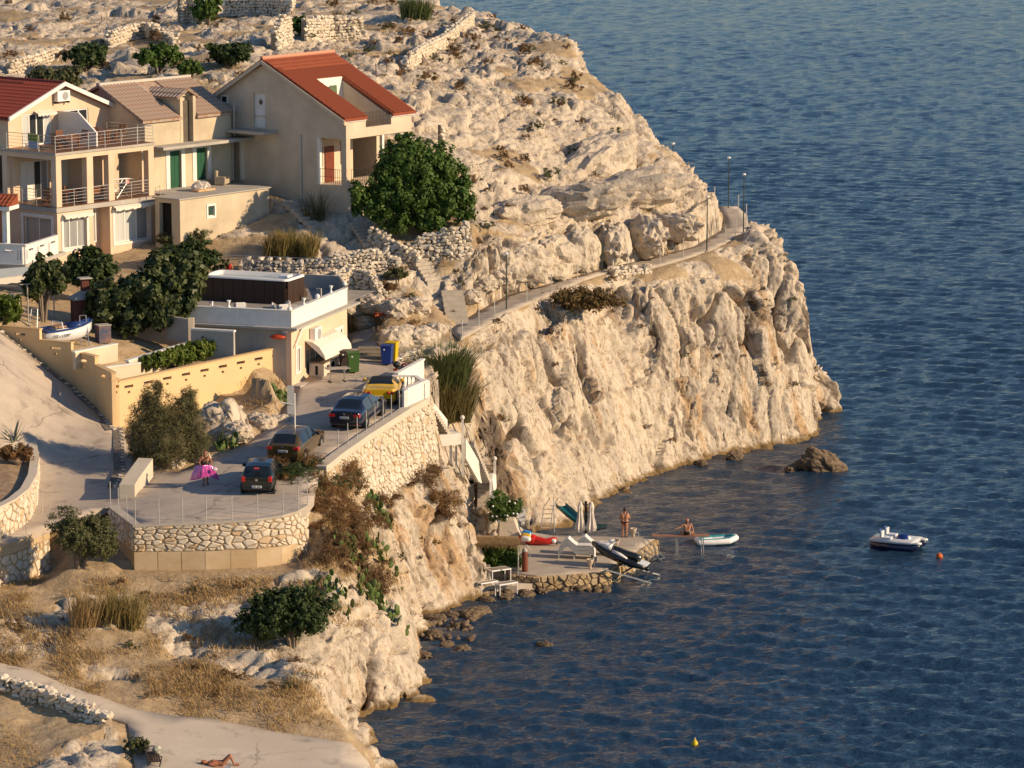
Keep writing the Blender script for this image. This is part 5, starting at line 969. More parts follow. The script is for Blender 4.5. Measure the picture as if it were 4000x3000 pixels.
P = AY(1932, 1800, 183.8); quadbox(ST, b0, AY(1927, 1850, 183.8), AY(1938, 1850, 183.8), 0.15, P.z - 0.8, P.z, STW, 'newel_post'); MB().ball((0, 0, 0), 0.13, 8).obj('finial', STW, ST, True, loc=P - b0 + Vector((0, 0.05, 0.12)))
MB().tube([AY(1812, 1648, 178) - b0, AY(1868, 1815, 180.5) - b0, AY(1930, 1818, 183.8) - b0], 0.02).obj('handrail', IRON, ST)
plate(ST, b0, [AY(1672, 1592, 177.8), AY(1672, 1545, 177.8), AY(1748, 1640, 179.2), AY(1748, 1700, 179.2)], 0.14, STW, 'stringer')
QZ = 0.84
QP = pz([(1990, 2238, QZ), (2097, 2249, QZ), (2244, 2240, QZ), (2361, 2229, QZ), (2400, 2210, QZ), (2420, 2190, QZ), (2461, 2171, QZ), (2513, 2135, QZ), (2562, 2103, QZ), (2555, 2097, QZ), (2400, 2093, QZ), (2160, 2092, QZ), (2050, 2075, QZ), (1880, 2062, QZ), (1870, 2100, QZ), (1960, 2160, QZ)])
QY = sheet_from('quay', QP, lambda x, y: np.full(len(x), QZ), M('quay_concrete', (0.36, 0.305, 0.245), (0.46, 0.395, 0.32), 0.9, 0.9, 0.4, 8, detail=8), 0.0, 0.7, 0.35, 'concrete bathing quay with stone faced edge at the cliff foot', 'quay')
QM = [M('quay_stone_%d' % i, c, c2, 0.9, 6, 0.5, 14) for i, (c, c2) in enumerate((((0.46, 0.34, 0.19), (0.36, 0.26, 0.14)), ((0.50, 0.39, 0.25), (0.40, 0.30, 0.18)), ((0.30, 0.22, 0.13), (0.38, 0.28, 0.16))))]
front = [Vector((p.x, p.y, 0)) for p in QP[0:9]]
curtain_wall('quay_wall', [p + Vector((0.12, 0.2, -1.2)) for p in front], [p + Vector((0.06, 0.1, QZ - 0.02)) for p in front], 0.8, M('quay_core', (0.25, 0.18, 0.10), (0.18, 0.13, 0.075), 0.95, 3), QY)
s_, L, Hh = poly_surf([p + Vector((0.10, 0.1, -0.35)) for p in front], [p + Vector((0, 0, QZ - 0.03)) for p in front]); face_stones(QY, Vector((0, 0, 0)), s_, L, Hh, 0.30, 21, gap=0.012, proud=0.15, mats=QM, wts=(3, 3, 2), jit=0.48)
LP = pz([(1845, 2300, 0.35), (1930, 2290, 0.4), (2020, 2290, 0.4), (2100, 2275, 0.45), (2060, 2250, 0.5), (1985, 2236, 0.5), (1900, 2225, 0.5), (1845, 2240, 0.5)])
sheet_from('quay_ledge', LP, lambda x, y: np.full(len(x), 0.42), MATS['quay_concrete'], 0.0, 0.7, 0.9, 'low weathered concrete ledge beside the quay', 'ledge')
GW = empty('garden_wall', AZ(470, 1640, 9.3), label='long yellow rendered garden wall with stepped top and slotted panels', cat='wall'); b0 = GW.location.copy()
def cut_wall(p, q, zb, zt, slots, th=0.22, cap=True):
    p, q = Vector((p.x, p.y, 0)), Vector((q.x, q.y, 0)); d = q - p; L = d.length; ang = math.atan2(d.y, d.x); hs = []
    for i in range(slots):
        c = L * (i + 0.5) / slots; hs.append((c - 0.34, c + 0.34, zt - 0.42, zt - 0.27)); hs.append((c - 0.10, c + 0.10, zt - 0.70, zt - 0.58))
    o = holed(MB(), L, zt - zb, th, hs, 'x', 0, 0, zb).obj('wall_panel', YELLOW, GW, loc=p - Vector((b0.x, b0.y, b0.z)), rz=ang)
    if cap: MB().box((-0.04, -0.05, zt + 0.003), (L + 0.04, th + 0.05, zt + 0.06)).obj('cap', M('yellow_cap', (0.60, 0.42, 0.22), None, 0.9), GW, loc=p - Vector((b0.x, b0.y, b0.z)), rz=ang)
    return o
cw0, cw1 = AZ(465, 1492, 11.5), AZ(1112, 1352, 11.55)
cut_wall(cw0, cw1, 8.3, 11.5, 9)
steps_ = [((465, 1492, 11.5), (435, 1478, 11.62)), ((435, 1452, 11.95), (372, 1425, 11.95)), ((370, 1395, 12.35), (278, 1372, 12.35)), ((278, 1345, 12.8), (155, 1332, 12.8)), ((155, 1292, 13.35), (0, 1275, 13.35)), ((0, 1262, 13.5), (-200, 1240, 13.6))]
base_px = [(465, 1645), (435, 1610), (371, 1570), (278, 1525), (155, 1485), (0, 1440), (-200, 1380)]
plan = [AZ(465, 1492, 11.5), AZ(436, 1465, 11.9), AZ(371, 1425, 12.0), AZ(278, 1372, 12.4), AZ(155, 1332, 12.8), AZ(0, 1275, 13.4), AZ(-200, 1230, 13.7)]
for i, (zt, nsl) in enumerate(((11.62, 1), (11.98, 1), (12.40, 1), (12.82, 1), (13.40, 1), (13.6, 1))):
    cut_wall(plan[i + 1], plan[i], 7.5, zt, nsl)
def low_wall(name, a, b, zb, th, mat, par, base): return quadbox(par, base, a, b, th, zb, a.z, mat, name)
CREAMY = M('cream_garden_render', (0.68, 0.57, 0.42), (0.60, 0.50, 0.36), 0.9, 0.9, 0.2, 20)
for nm, a, b, lab in (('planter_wall', (505, 1412, 12.05), (745, 1278, 12.9), 'cream low garden wall below the big fig tree'), ('planter_wall', (395, 1440, 11.9), (550, 1420, 11.9), 'short cream bed wall behind the stepped yellow wall'), ('planter_wall', (560, 1432, 11.55), (745, 1340, 11.95), 'cream bed wall right behind the clipped hedge'), ('planter_wall', (295, 1378, 12.5), (460, 1345, 12.5), 'cream garden wall beside the aluminium ladder')):
    o_ = empty(nm, AZ(*a), label=lab, cat='wall'); A_, B_ = AZ(*a), AZ(*b); B_.z = A_.z; quadbox(o_, A_, A_, Vector((B_.x, B_.y, A_.z)), 0.2, A_.z - 0.9, A_.z, CREAMY, 'wall'); quadbox(o_, A_, A_ + Vector((-0.03, -0.04, 0)), Vector((B_.x + 0.03, B_.y - 0.04, A_.z)), 0.28, A_.z + 0.003, A_.z + 0.06, WHITE, 'cap')
o_ = empty('garden_wall', AY(650, 1250, 177.6), label='white capped pillar and wall corner left of the roof terrace building', cat='wall'); A_ = o_.location.copy()
quadbox(o_, A_, AY(735, 1270, 177), AY(757, 1270, 177), 0.3, 11.5, AY(745, 1243, 177).z, CREAMY, 'pillar'); quadbox(o_, A_, AY(745, 1290, 176.6), AY(912, 1302, 175.8), 0.2, 11.2, AY(800, 1292, 176.4).z, GREYR, 'wall'); quadbox(o_, A_, AY(745, 1290, 176.5), AY(913, 1302, 175.7), 0.3, AY(800, 1291, 176.4).z + 0.003, AY(800, 1288, 176.4).z + 0.06, WHITE, 'cap')
quadbox(o_, A_, AY(650, 1262, 178.5), AY(745, 1240, 177.3), 0.2, 12.0, AY(700, 1240, 178).z, GREYR, 'wall')
bed = pz([(-120, 1650, 9.4), (0, 1665, 9.35), (120, 1690, 9.2), (140, 1730, 9.0), (150, 1790, 8.85), (140, 1860, 8.7), (110, 1915, 8.55), (60, 1955, 8.4), (0, 1985, 8.3), (-120, 2020, 8.2)])
BD = empty('raised_bed', bed[4], label='curved raised bed with stone wall at the left of the lane', cat='planter'); b0 = BD.location.copy()
ln = bed[2:][::-1]; lnb = [Vector((p.x, p.y, ROADZ(p.x, p.y)[0] - 0.3)) for p in ln]
curtain_wall('wall_core', lnb, ln, 0.35, MORTAR, BD, b0); s_, L, Hh = poly_surf(lnb, ln); face_stones(BD, b0, s_, L, Hh, 0.3, 31, gap=0.03, proud=0.06)
coping('coping', ln, 0.42, 0.09, MATS['cream_coping'], BD, b0, 0.0, -0.04)
mb = MB(); k = len(bed); mb.add([p - b0 - Vector((0, 0, 0.12)) for p in bed], [tuple(range(k))]); mb.obj('soil', M('bed_soil', (0.25, 0.16, 0.09), (0.40, 0.29, 0.18), 0.95, 2.5, 0.6, 10), BD)
o_ = empty('boundary_wall', AZ(0, 1640, 9.6), label='short curved white wall at the left edge above the raised bed', cat='wall'); A_ = o_.location.copy()
curtain_wall('wall', pz([(-40, 1720, 9.0), (5, 1700, 9.1), (22, 1660, 9.3), (15, 1610, 9.6), (-30, 1580, 9.8)])[::-1], [p + Vector((0, 0, 1.3)) for p in pz([(-40, 1720, 9.0), (5, 1700, 9.1), (22, 1660, 9.3), (15, 1610, 9.6), (-30, 1580, 9.8)])][::-1], 0.2, STW, o_, A_)
KB = empty('kerb_wall', AZ(470, 1915, 7.75), label='cream concrete block wall between the lane and the parking', cat='wall'); b0 = KB.location.copy()
kt = pz([(470, 1905, 8.2), (520, 1912, 8.2), (545, 1850, 8.4), (580, 1790, 8.9)])
coping('block', [kt[0], kt[0].lerp(kt[2], 0.5) + Vector((-0.25, 0, 0)), AZ(545, 1800, 8.9)], 0.75, 0.9, MATS['cream_coping'], KB, b0, -0.75, -0.7)
GT = empty('gutter', AZ(480, 1750, 8.6), label='dark stone lined gutter at the foot of the garden wall', cat='gutter'); b0 = GT.location.copy()
gl = [p + Vector((0.1, -0.45, 0)) for p in plan[:6][::-1]] + pz([(478, 1740, 8.7), (480, 1830, 8.2), (455, 1900, 7.8)])
gl = [Vector((p.x, p.y, ROADZ(p.x, p.y)[0] + 0.03)) for p in gl]
coping('channel', gl, 0.55, 0.05, M('gutter_stone', (0.12, 0.10, 0.085), (0.22, 0.19, 0.16), 0.9, 4, 0.5, 10), GT, b0, 0.0, -0.45)
r = random.Random(5); gm = MB().box((-0.13, -0.11, -0.05), (0.13, 0.11, 0.09)).mesh('kerb_stone', MATS['wall_stone_grey'])
for p in resample(gl, 0.42): link('kerb_stone', gm, GT, p - b0 + Vector((r.uniform(-.03, .03), r.uniform(0.0, 0.08), 0)), (r.uniform(-.1, .1), r.uniform(-.1, .1), r.uniform(0, 3)), r.uniform(0.6, 1.1))
ROCKS = []
for k in range(14):
    r = random.Random(100 + k); bm = bmesh.new()
    for i in range(15):
        v = Vector((r.gauss(0, 1), r.gauss(0, 1), r.gauss(0, 1))).normalized(); m3 = max(abs(v.x), abs(v.y), abs(v.z)); v = v.lerp(v / m3, 0.55) * 0.5 * r.uniform(0.85, 1.05); bm.verts.new((v.x * r.uniform(1.0, 1.25), v.y * 0.9, v.z * r.uniform(0.62, 0.8)))
    bmesh.ops.convex_hull(bm, input=bm.verts); bmesh.ops.delete(bm, geom=[v for v in bm.verts if not v.link_faces], context='VERTS'); bmesh.ops.recalc_face_normals(bm, faces=bm.faces)
    me = bpy.data.meshes.new('stone'); bm.to_mesh(me); bm.free(); me.materials.append(STONE[k % 4] if k % 4 != 2 else STONE[1]); ROCKS.append(me)
def bulk_rocks(par, T, name='rubble'):
    Vs, Fs, n0 = [], [], 0
    for me, loc, rot, s in T:
        A = np.array([v.co for v in me.vertices]); Mx = np.array((Matrix.LocRotScale(None, rot.to_quaternion() if hasattr(rot, 'to_quaternion') else None, Vector((s, s, s)))).to_3x3()); Vs.append(A @ Mx.T + np.array(loc)); Fs.append(np.array([f.vertices[:] for f in me.polygons]) + n0); n0 += len(A)
    tag(link(name, npmesh(name, np.concatenate(Vs), np.concatenate(Fs), STONE[0]), par), kind='stuff')
from mathutils import Euler
def drystone(line, hts, label, size=0.26, thick=0.5, seed=1, maxn=230, drop_=0.15, name='dry_stone_wall'):
    r = random.Random(seed); base = Vector(line[0]); o = empty(name, base, label=label, cat='wall'); L = [0.0]
    for i in range(len(line) - 1): L.append(L[-1] + (line[i + 1] - line[i]).length)
    def at(u):
        i = 0
        while i < len(L) - 2 and u > L[i + 1]: i += 1
        t_ = min(max((u - L[i]) / (L[i + 1] - L[i] + 1e-9), 0), 1); d = (line[i + 1] - line[i]).normalized(); return line[i].lerp(line[i + 1], t_), hts[i] + (hts[i + 1] - hts[i]) * t_, d
    rows = []; mx = max(hts)
    for j in range(int((mx + drop_) / (size * 0.68)) + 1):
        u = r.uniform(0, size)
        while u < L[-1]:
            p, hh, d = at(u); z = j * size * 0.68 - drop_
            if z < hh + r.uniform(-0.12, 0.05):
                n = Vector((d.y, -d.x, 0)); s = size * r.uniform(0.85, 1.45); rows.append((ROCKS[r.randrange(14)], p - base + n * r.uniform(-0.06, 0.06) + Vector((0, 0, z + size * 0.3)), Euler((r.uniform(-.3, .3), r.uniform(-.3, .3), math.atan2(d.y, d.x) + r.uniform(-.4, .4))), s))
                if thick > 0.3 and (z > hh - size * 1.4): rows.append((ROCKS[r.randrange(14)], p - base - n * r.uniform(0.2, thick * 0.8) + Vector((0, 0, z + size * 0.3)), Euler((r.uniform(-.4, .4), r.uniform(-.4, .4), r.uniform(0, 6))), s))
            u += size * r.uniform(0.8, 1.15)
    core = [Vector((p.x, p.y, p.z)) for p in line]
    curtain_wall('wall_core', [p + Vector((0, 0.10, -0.4)) for p in core], [p + Vector((0, 0.10, max(h_ - 0.12, 0.05))) for p, h_ in zip(core, hts)], thick * 0.8, M('rubble_core', (0.30, 0.25, 0.19), (0.22, 0.18, 0.13), 0.95, 5), o, base)
    r.shuffle(rows)
    for me, loc, rot, s in rows[:maxn]: link('stone', me, o, loc, rot, s)
    if rows[maxn:]: bulk_rocks(o, rows[maxn:], 'rubble')
    return o
G_ = lambda l: [hitg(*p) for p in l]
drystone(G_([(1590, 1015), (1680, 1020), (1760, 1012), (1842, 1000)]), [1.0, 1.6, 1.75, 1.9], 'bright dry-stone terrace wall right of the big green tree', seed=1, size=0.3, maxn=290)
drystone(G_([(1440, 960), (1500, 990), (1560, 1020), (1640, 1060)]), [1.2, 1.2, 1.0, 0.9], 'dark rubble dry-stone wall beside the steps under the big tree', seed=2, size=0.3)
drystone(G_([(1180, 1075), (1300, 1068), (1420, 1052), (1500, 1045), (1560, 1060)]), [0.9, 1.0, 1.1, 1.0, 0.7], 'long pale dry-stone wall behind the roof terrace railing', seed=3, size=0.28, maxn=290)
drystone(G_([(940, 1075), (1060, 1078), (1180, 1080)]), [0.9, 1.0, 0.9], 'coursed stone wall directly behind the spa railing', seed=4, size=0.26)
drystone(G_([(1300, 1130), (1380, 1115), (1450, 1130), (1490, 1170)]), [0.9, 1.1, 0.9, 0.3], 'lower pale rubble wall beside the roof terrace corner', seed=5, size=0.3)
drystone(G_([(1195, 160), (1300, 158), (1420, 150)]), [1.6, 1.7, 1.5], 'ruined dry-stone wall on the hill behind the red roof', seed=6, size=0.32, maxn=200)
drystone(G_([(1080, 195), (1110, 180), (1140, 170)]), [1.3, 2.2, 1.6], 'broken stub of dry-stone wall left of the hill ruin', seed=7, size=0.32, maxn=120)
drystone(G_([(1590, 268), (1660, 225), (1740, 185), (1850, 95)]), [0.7, 0.9, 0.9, 0.8], 'dry-stone wall climbing diagonally over the bare hill', seed=8, size=0.32, maxn=220)
drystone(G_([(705, 95), (740, 92), (772, 96)]), [2.0, 2.6, 1.4], 'narrow dry-stone pillar at the top left of the hill', seed=9, size=0.34, maxn=120)
drystone(G_([(875, 58), (1000, 55), (1140, 60)]), [1.2, 1.2, 1.2], 'dry-stone wall at the upper edge right of the hill pillar', seed=10, size=0.34, maxn=160)
drystone(G_([(430, 190), (500, 165), (560, 150), (680, 175)]), [1.0, 1.2, 1.2, 0.5], 'crumbling stone wall above the three hill bushes', seed=11, size=0.34, maxn=160)
drystone(G_([(40, 290), (130, 270), (230, 235)]), [0.8, 1.0, 0.9], 'low stone wall behind the dark red tiled roof', seed=12, size=0.34, maxn=140)
drystone(G_([(-40, 2690), (80, 2720), (200, 2760), (300, 2800), (410, 2830)]), [0.55, 0.6, 0.65, 0.6, 0.35], 'dark dry-stone wall under the promenade at bottom left', seed=13, size=0.3, maxn=220)
drystone(G_([(1722, 585), (1738, 588)]), [1.7, 0.9], 'slim upright stone stack on the slope right of the red roof', seed=14, size=0.3, maxn=60, thick=0.3)
drystone(G_([(2390, 1082), (2470, 1078), (2545, 1070)]), [0.5, 0.5, 0.5], 'low stone edging holding up the cliff path', seed=15, size=0.3, maxn=80)
drystone(G_([(1540, 1425), (1590, 1405), (1640, 1390)]), [0.3, 0.4, 0.3], 'short line of stones behind the parked motorcycle', seed=16, size=0.25, maxn=60)
def steps_px(name, pts, width, n, mat, label):
    a, b = hitg(*pts[0]), hitg(*pts[1]); a.z += 0.5; b.z += 0.2; o = empty(name, b, label=label, cat='steps'); flight(o, b, a, b, width, n, mat); return o
STEPC = M('step_concrete', (0.50, 0.44, 0.36), (0.42, 0.37, 0.30), 0.9, 2, 0.3, 12)
steps_px('garden_steps', [(1765, 1150), (1790, 1275)], 1.3, 7, STEPC, 'concrete steps rising from the start of the cliff path')
steps_px('garden_steps', [(1130, 800), (1250, 890)], 1.3, 7, STEPC, 'concrete steps beside the beige gable wall with the potted shrub')
steps_px('garden_steps', [(1400, 890), (1460, 960)], 1.2, 7, STEPC, 'stone steps below the basement opening of the red-roofed house')
steps_px('garden_steps', [(1620, 1000), (1700, 1110)], 1.1, 9, STEPC, 'worn steps between the rubble walls above the cliff path')
steps_px('garden_steps', [(1455, 1378), (1450, 1425)], 1.6, 4, M('dark_step_stone', (0.26, 0.22, 0.17), (0.20, 0.17, 0.13), 0.9, 3, 0.4, 10), 'short dark stone steps between the green and blue bins')
def onroad(px, py):
    z = 9.0
    for _ in range(8): p = AZ(px, py, z); z = float(ROADZ(p.x, p.y)[0]) + 0.035
    return AZ(px, py, z)
BLK = M('black_plastic', (0.015, 0.015, 0.016), None, 0.5); TYRE = M('tyre_rubber', (0.02, 0.02, 0.02), None, 0.85); ALLOY = M('alloy_rim', (0.60, 0.58, 0.55), None, 0.3, metal=0.8)
LAMP = M('red_tail_lamp', (0.45, 0.012, 0.01), (0.55, 0.03, 0.02), 0.15, 6, spec=0.7); PLATE = M('number_plate_white', (0.70, 0.70, 0.66), None, 0.4); PBLUE = M('plate_blue', (0.03, 0.09, 0.35), None, 0.4); CHROME = M('chrome', (0.75, 0.74, 0.72), None, 0.12, metal=1.0)
CARGLASS = M('car_glass', (0.012, 0.016, 0.02), None, 0.03, spec=0.9)
def interp(tab, x):
    for (x0, v0), (x1, v1) in zip(tab, tab[1:]):
        if x <= x1: t_ = (x - x0) / (x1 - x0 + 1e-9); t_ = t_ * t_ * (3 - 2 * t_) * 0.35 + t_ * 0.65; return v0 + (v1 - v0) * t_
    return tab[-1][1]
def car(label, pos, yaw, L, Wd, top, belt, wtop, cab, paint, wb, wr=0.31, rearwin=None, windscreen=None, roofmat=None, lamps=(), plate=0.62, plate_w=0.5, emblem=None, pitch=0.0, glass_side=CARGLASS, extras=None):
    o = empty('parked_car', pos, yaw, label, 'car', 'cars parked along the wall'); o.rotation_euler.y = -pitch
    xs_ = sorted({round(v, 3) for v in list(np.linspace(0, L, 34)) + [cab[0], cab[1]] + list(rearwin) + list(windscreen)}); rings = []
    for x in xs_:
        e = min(x, L - x); tap = 1 - 0.16 * max(0, 1 - e / 0.55) ** 2; hw = Wd / 2 * tap; zb, zt = interp(belt, x), interp(top, x); zt = max(zt, zb + 0.015); wt = interp(wtop, x) * tap
        z0 = 0.20 + 0.10 * max(0, 1 - e / 0.35)
        half = [(hw * 0.88, z0), (hw * 0.98, z0 + 0.12), (hw, (z0 + zb) / 2 + 0.05), (hw * 0.985, zb - 0.10), (hw * 0.95, zb), (wt, zb + (zt - zb) * 0.90), (wt * 0.80, zt - 0.012), (wt * 0.4, zt), (0, zt + 0.008)]
        rings.append([(x, y, z) for y, z in half] + [(x, -y, z) for y, z in half[-2::-1]])
    n = len(rings[0]); vs = [v for r_ in rings for v in r_]; body, sideg, rearg, frontg, roof = [], [], [], [], []
    for i in range(len(rings) - 1):
        xm = (xs_[i] + xs_[i + 1]) / 2
        for j in range(n - 1):
            fc = (i * n + j, (i + 1) * n + j, (i + 1) * n + j + 1, i * n + j + 1); topseg = 5 <= j <= n - 7; sideseg = j in (4, n - 6)
            if topseg and rearwin[0] < xm < rearwin[1] and 6 <= j <= n - 8: rearg.append(fc)
            elif topseg and windscreen[0] < xm < windscreen[1]: frontg.append(fc)
            elif sideseg and cab[0] < xm < cab[1]: sideg.append(fc)
            elif topseg and roofmat and rearwin[0] < xm < windscreen[0] + 0.01: roof.append(fc)
            else: body.append(fc)
    ends = [tuple(range(n)), tuple(range((len(rings) - 1) * n, len(rings) * n))[::-1]]; under_ = [(i * n, (i + 1) * n, (i + 1) * n + n - 1, i * n + n - 1) for i in range(len(rings) - 1)]
    for nm, fs, m_ in (('body', body + ends + under_, paint), ('side_window', sideg, glass_side), ('rear_window', rearg, CARGLASS), ('windscreen', frontg, CARGLASS), ('soft_top', roof, roofmat)):
        if not fs: continue
        if nm == 'side_window':
            for sgn in (0, 1):
                f2 = [q for q in fs if (q[0] % n >= n // 2) == bool(sgn)]; mb = MB(); mb.add(vs, f2); me = mb.mesh(nm, m_); bm = bmesh.new(); bm.from_mesh(me); bmesh.ops.delete(bm, geom=[v for v in bm.verts if not v.link_faces], context='VERTS'); bm.to_mesh(me); bm.free(); [setattr(pl, 'use_smooth', True) for pl in me.polygons]; link(nm, me, o)
            continue
        mb = MB(); mb.add(vs, fs); me = mb.mesh(nm, m_); bm = bmesh.new(); bm.from_mesh(me); bmesh.ops.delete(bm, geom=[v for v in bm.verts if not v.link_faces], context='VERTS'); bm.to_mesh(me); bm.free(); [setattr(pl, 'use_smooth', len(pl.vertices) == 4) for pl in me.polygons]; link(nm, me, o)
    pm = (cab[0] + cab[1]) / 2
    for sy in (1, -1):    
        zb, zt, wt = interp(belt, pm), interp(top, pm), interp(wtop, pm)
        MB().add([(pm - 0.06, sy * (Wd / 2 * 0.955), zb), (pm + 0.06, sy * (Wd / 2 * 0.955), zb), (pm + 0.03, sy * (wt + 0.012), zb + (zt - zb) * 0.9), (pm - 0.05, sy * (wt + 0.012), zb + (zt - zb) * 0.9)], [(0, 1, 2, 3)]).obj('door_pillar', BLK, o)
        MB().ball((cab[1] - 0.25, sy * (Wd / 2 + 0.08), interp(belt, cab[1] - 0.2) + 0.06), 0.12, 8, (0.7, 1.0, 0.75)).obj('wing_mirror', BLK if paint.name != 'yellow_car_paint' else paint, o, True)
        for x in wb:
            w_ = MB(T=Matrix.Translation((x, sy * (Wd / 2 - 0.11), wr)) @ Matrix.Rotation(R(90), 4, 'X')).lathe([(wr * 0.62, -0.105), (wr * 0.95, -0.105), (wr, -0.07), (wr, 0.07), (wr * 0.95, 0.105), (wr * 0.62, 0.105)], n=20).obj('wheel', TYRE, o, True)
            rim = MB(T=Matrix.Translation((x, sy * (Wd / 2 - 0.01), wr)) @ Matrix.Rotation(R(90), 4, 'X')).lathe([(0.03, -0.02), (wr * 0.66, -0.012), (wr * 0.66, 0.012), (0.03, 0.02)], n=20).obj('rim', ALLOY, w_)
            MB(T=Matrix.Translation((x, sy * (Wd / 2 - 0.045), wr)) @ Matrix.Rotation(R(90), 4, 'X')).lathe([(wr * 1.0, -0.05), (wr * 1.17, -0.05), (wr * 1.17, 0.05), (wr * 1.0, 0.05)], n=20).obj('wheel_arch', BLK, o)
    for kind, y, z, a, b in lamps:
        if kind == 'round': MB(T=Matrix.Translation((0.035, y, z)) @ Matrix.Rotation(R(90), 4, 'Y')).lathe([(a, 0.0), (a, -0.07), (a * 0.7, -0.085), (0.001, -0.085)], n=16).obj('tail_lamp', LAMP, o, True)
        else: MB().box((-0.012, y - a / 2, z - b / 2), (0.24, y + a / 2, z + b / 2)).obj('tail_lamp', LAMP, o, bevel=0.03)
    p_ = MB().box((-0.03, -plate_w / 2, plate - 0.055), (0.0, plate_w / 2, plate + 0.055)).obj('number_plate', PLATE, o); MB().box((-0.034, plate_w / 2 - 0.045, plate - 0.055), (-0.031, plate_w / 2, plate + 0.055)).obj('plate_band', PBLUE, p_)
    ch = MB(); rr_ = random.Random(len(label))
    for k in range(7):
        if k == 3: continue
        yy = plate_w / 2 - 0.09 - k * 0.055; ch.box((-0.034, yy - 0.018, plate - 0.03), (-0.031, yy + 0.018, plate + 0.03))
    ch.obj('plate_characters', BLK, p_)
    MB().box((-0.02, -Wd / 2 * 0.78, 0.36), (0.02, Wd / 2 * 0.78, 0.44)).obj('bumper_trim', BLK, o)
    if emblem: MB(T=Matrix.Translation((0.01, 0, emblem)) @ Matrix.Rotation(R(90), 4, 'Y')).lathe([(0.065, 0.0), (0.065, -0.03), (0.001, -0.035)], n=12).obj('emblem', CHROME, o)
    if extras: extras(o)
    return o
navy = M('navy_car_paint', (0.008, 0.012, 0.03), None, 0.22, coat=1.0, spec=0.6); dkgreen = M('dark_green_car_paint', (0.006, 0.011, 0.010), None, 0.25, coat=1.0); bronze = M('bronze_car_paint', (0.10, 0.065, 0.018), None, 0.3, metal=0.35, coat=1.0); yell = M('yellow_car_paint', (0.66, 0.40, 0.012), None, 0.28, coat=1.0)
def heading(a, b): d = onroad(*b) - onroad(*a); return math.atan2(d.y, d.x), math.atan2(d.z, math.hypot(d.x, d.y))
hy, hp = heading((1347, 1684), (1500, 1590))
car('small black-green hatchback parked at the near end, red tail lamps', onroad(1003, 1938), R(86), 3.77, 1.64, [(0, 0.93), (0.12, 1.0), (0.55, 1.36), (1.0, 1.42), (1.9, 1.42), (2.55, 1.15), (2.95, 0.98), (3.77, 0.70)], [(0, 0.88), (1, 0.93), (2.6, 0.90), (3.77, 0.66)], [(0, 0.70), (0.6, 0.60), (1.9, 0.60), (2.9, 0.68), (3.77, 0.7)], (0.55, 2.5), dkgreen, (0.62, 3.1), 0.29, (0.14, 0.56), (1.95, 2.75), lamps=(('box', 0.64, 0.82, 0.19, 0.26), ('box', -0.64, 0.82, 0.19, 0.26), ('box', 0, 1.345, 0.24, 0.03)), plate=0.46, emblem=0.80, pitch=0.05)
car('bronze gold estate car half hidden behind the reddish scrub', onroad(1105, 1818), R(77), 4.75, 1.82, [(0, 0.98), (0.2, 1.05), (0.75, 1.42), (1.3, 1.48), (2.4, 1.47), (3.2, 1.15), (3.6, 1.0), (4.75, 0.72)], [(0, 0.92), (1, 0.95), (3.2, 0.93), (4.75, 0.68)], [(0, 0.78), (0.8, 0.62), (2.4, 0.62), (3.5, 0.72), (4.75, 0.75)], (0.7, 3.15), bronze, (0.9, 3.75), 0.32, (0.22, 0.76), (2.45, 3.4), lamps=(('box', 0.68, 0.86, 0.3, 0.16), ('box', -0.68, 0.86, 0.3, 0.16)), plate=0.72, emblem=0.9, pitch=0.05)
car('dark navy blue saloon parked beside the rough stone wall', onroad(1345, 1684), hy + R(4), 4.83, 1.82, [(0, 0.98), (0.18, 1.03), (0.45, 1.05), (1.25, 1.40), (1.7, 1.46), (2.6, 1.46), (3.35, 1.12), (3.7, 0.98), (4.83, 0.70)], [(0, 0.93), (1, 0.97), (3.3, 0.94), (4.83, 0.67)], [(0, 0.78), (0.5, 0.76), (1.3, 0.62), (2.6, 0.61), (3.6, 0.72), (4.83, 0.74)], (1.0, 3.25), navy, (0.95, 3.75), 0.32, (0.40, 1.26), (2.65, 3.5), lamps=(('box', 0.66, 0.80, 0.34, 0.16), ('box', -0.66, 0.80, 0.34, 0.16), ('box', -0.62, 0.36, 0.26, 0.06)), plate=0.70, emblem=0.88, pitch=hp * 0.8, glass_side=M('tinted_side_glass', (0.05, 0.065, 0.075), None, 0.05, spec=0.9))
def vents(o):
    for k in range(4): MB().box((0.16 + k * 0.13, -0.935, 0.30 + 0.02 * k), (0.22 + k * 0.13, -0.91, 0.80)).obj('gill_vent', BLK, o)
    for y in (-0.42, 0.42): MB().box((-0.015, y - 0.28, 0.25), (0.03, y + 0.28, 0.34)).obj('lower_valance', BLK, o)
    for y in (-0.09, -0.03, 0.03, 0.09): MB(T=Matrix.Translation((0.0, y, 0.29)) @ Matrix.Rotation(R(90), 4, 'Y')).lathe([(0.027, 0.0), (0.027, -0.05)], n=10).obj('exhaust_pipe', CHROME, o)
car('bright yellow convertible sports car with black soft top and round tail lamps', onroad(1480, 1590), hy + R(16), 4.43, 1.86, [(0, 0.93), (0.2, 0.95), (0.75, 0.96), (1.25, 1.18), (1.75, 1.25), (2.2, 1.24), (2.95, 0.93), (3.3, 0.86), (4.43, 0.60)], [(0, 0.88), (1, 0.90), (3.0, 0.86), (4.43, 0.56)], [(0, 0.82), (0.8, 0.76), (1.3, 0.58), (2.2, 0.56), (3.2, 0.76), (4.43, 0.78)], (1.55, 2.9), yell, (0.85, 3.55), 0.335, (0.95, 1.22), (2.2, 2.95), BLK, lamps=(('round', 0.72, 0.76, 0.085, 0), ('round', 0.50, 0.76, 0.085, 0), ('round', -0.50, 0.76, 0.085, 0), ('round', -0.72, 0.76, 0.085, 0)), plate=0.55, plate_w=0.52, pitch=0.03, extras=vents)
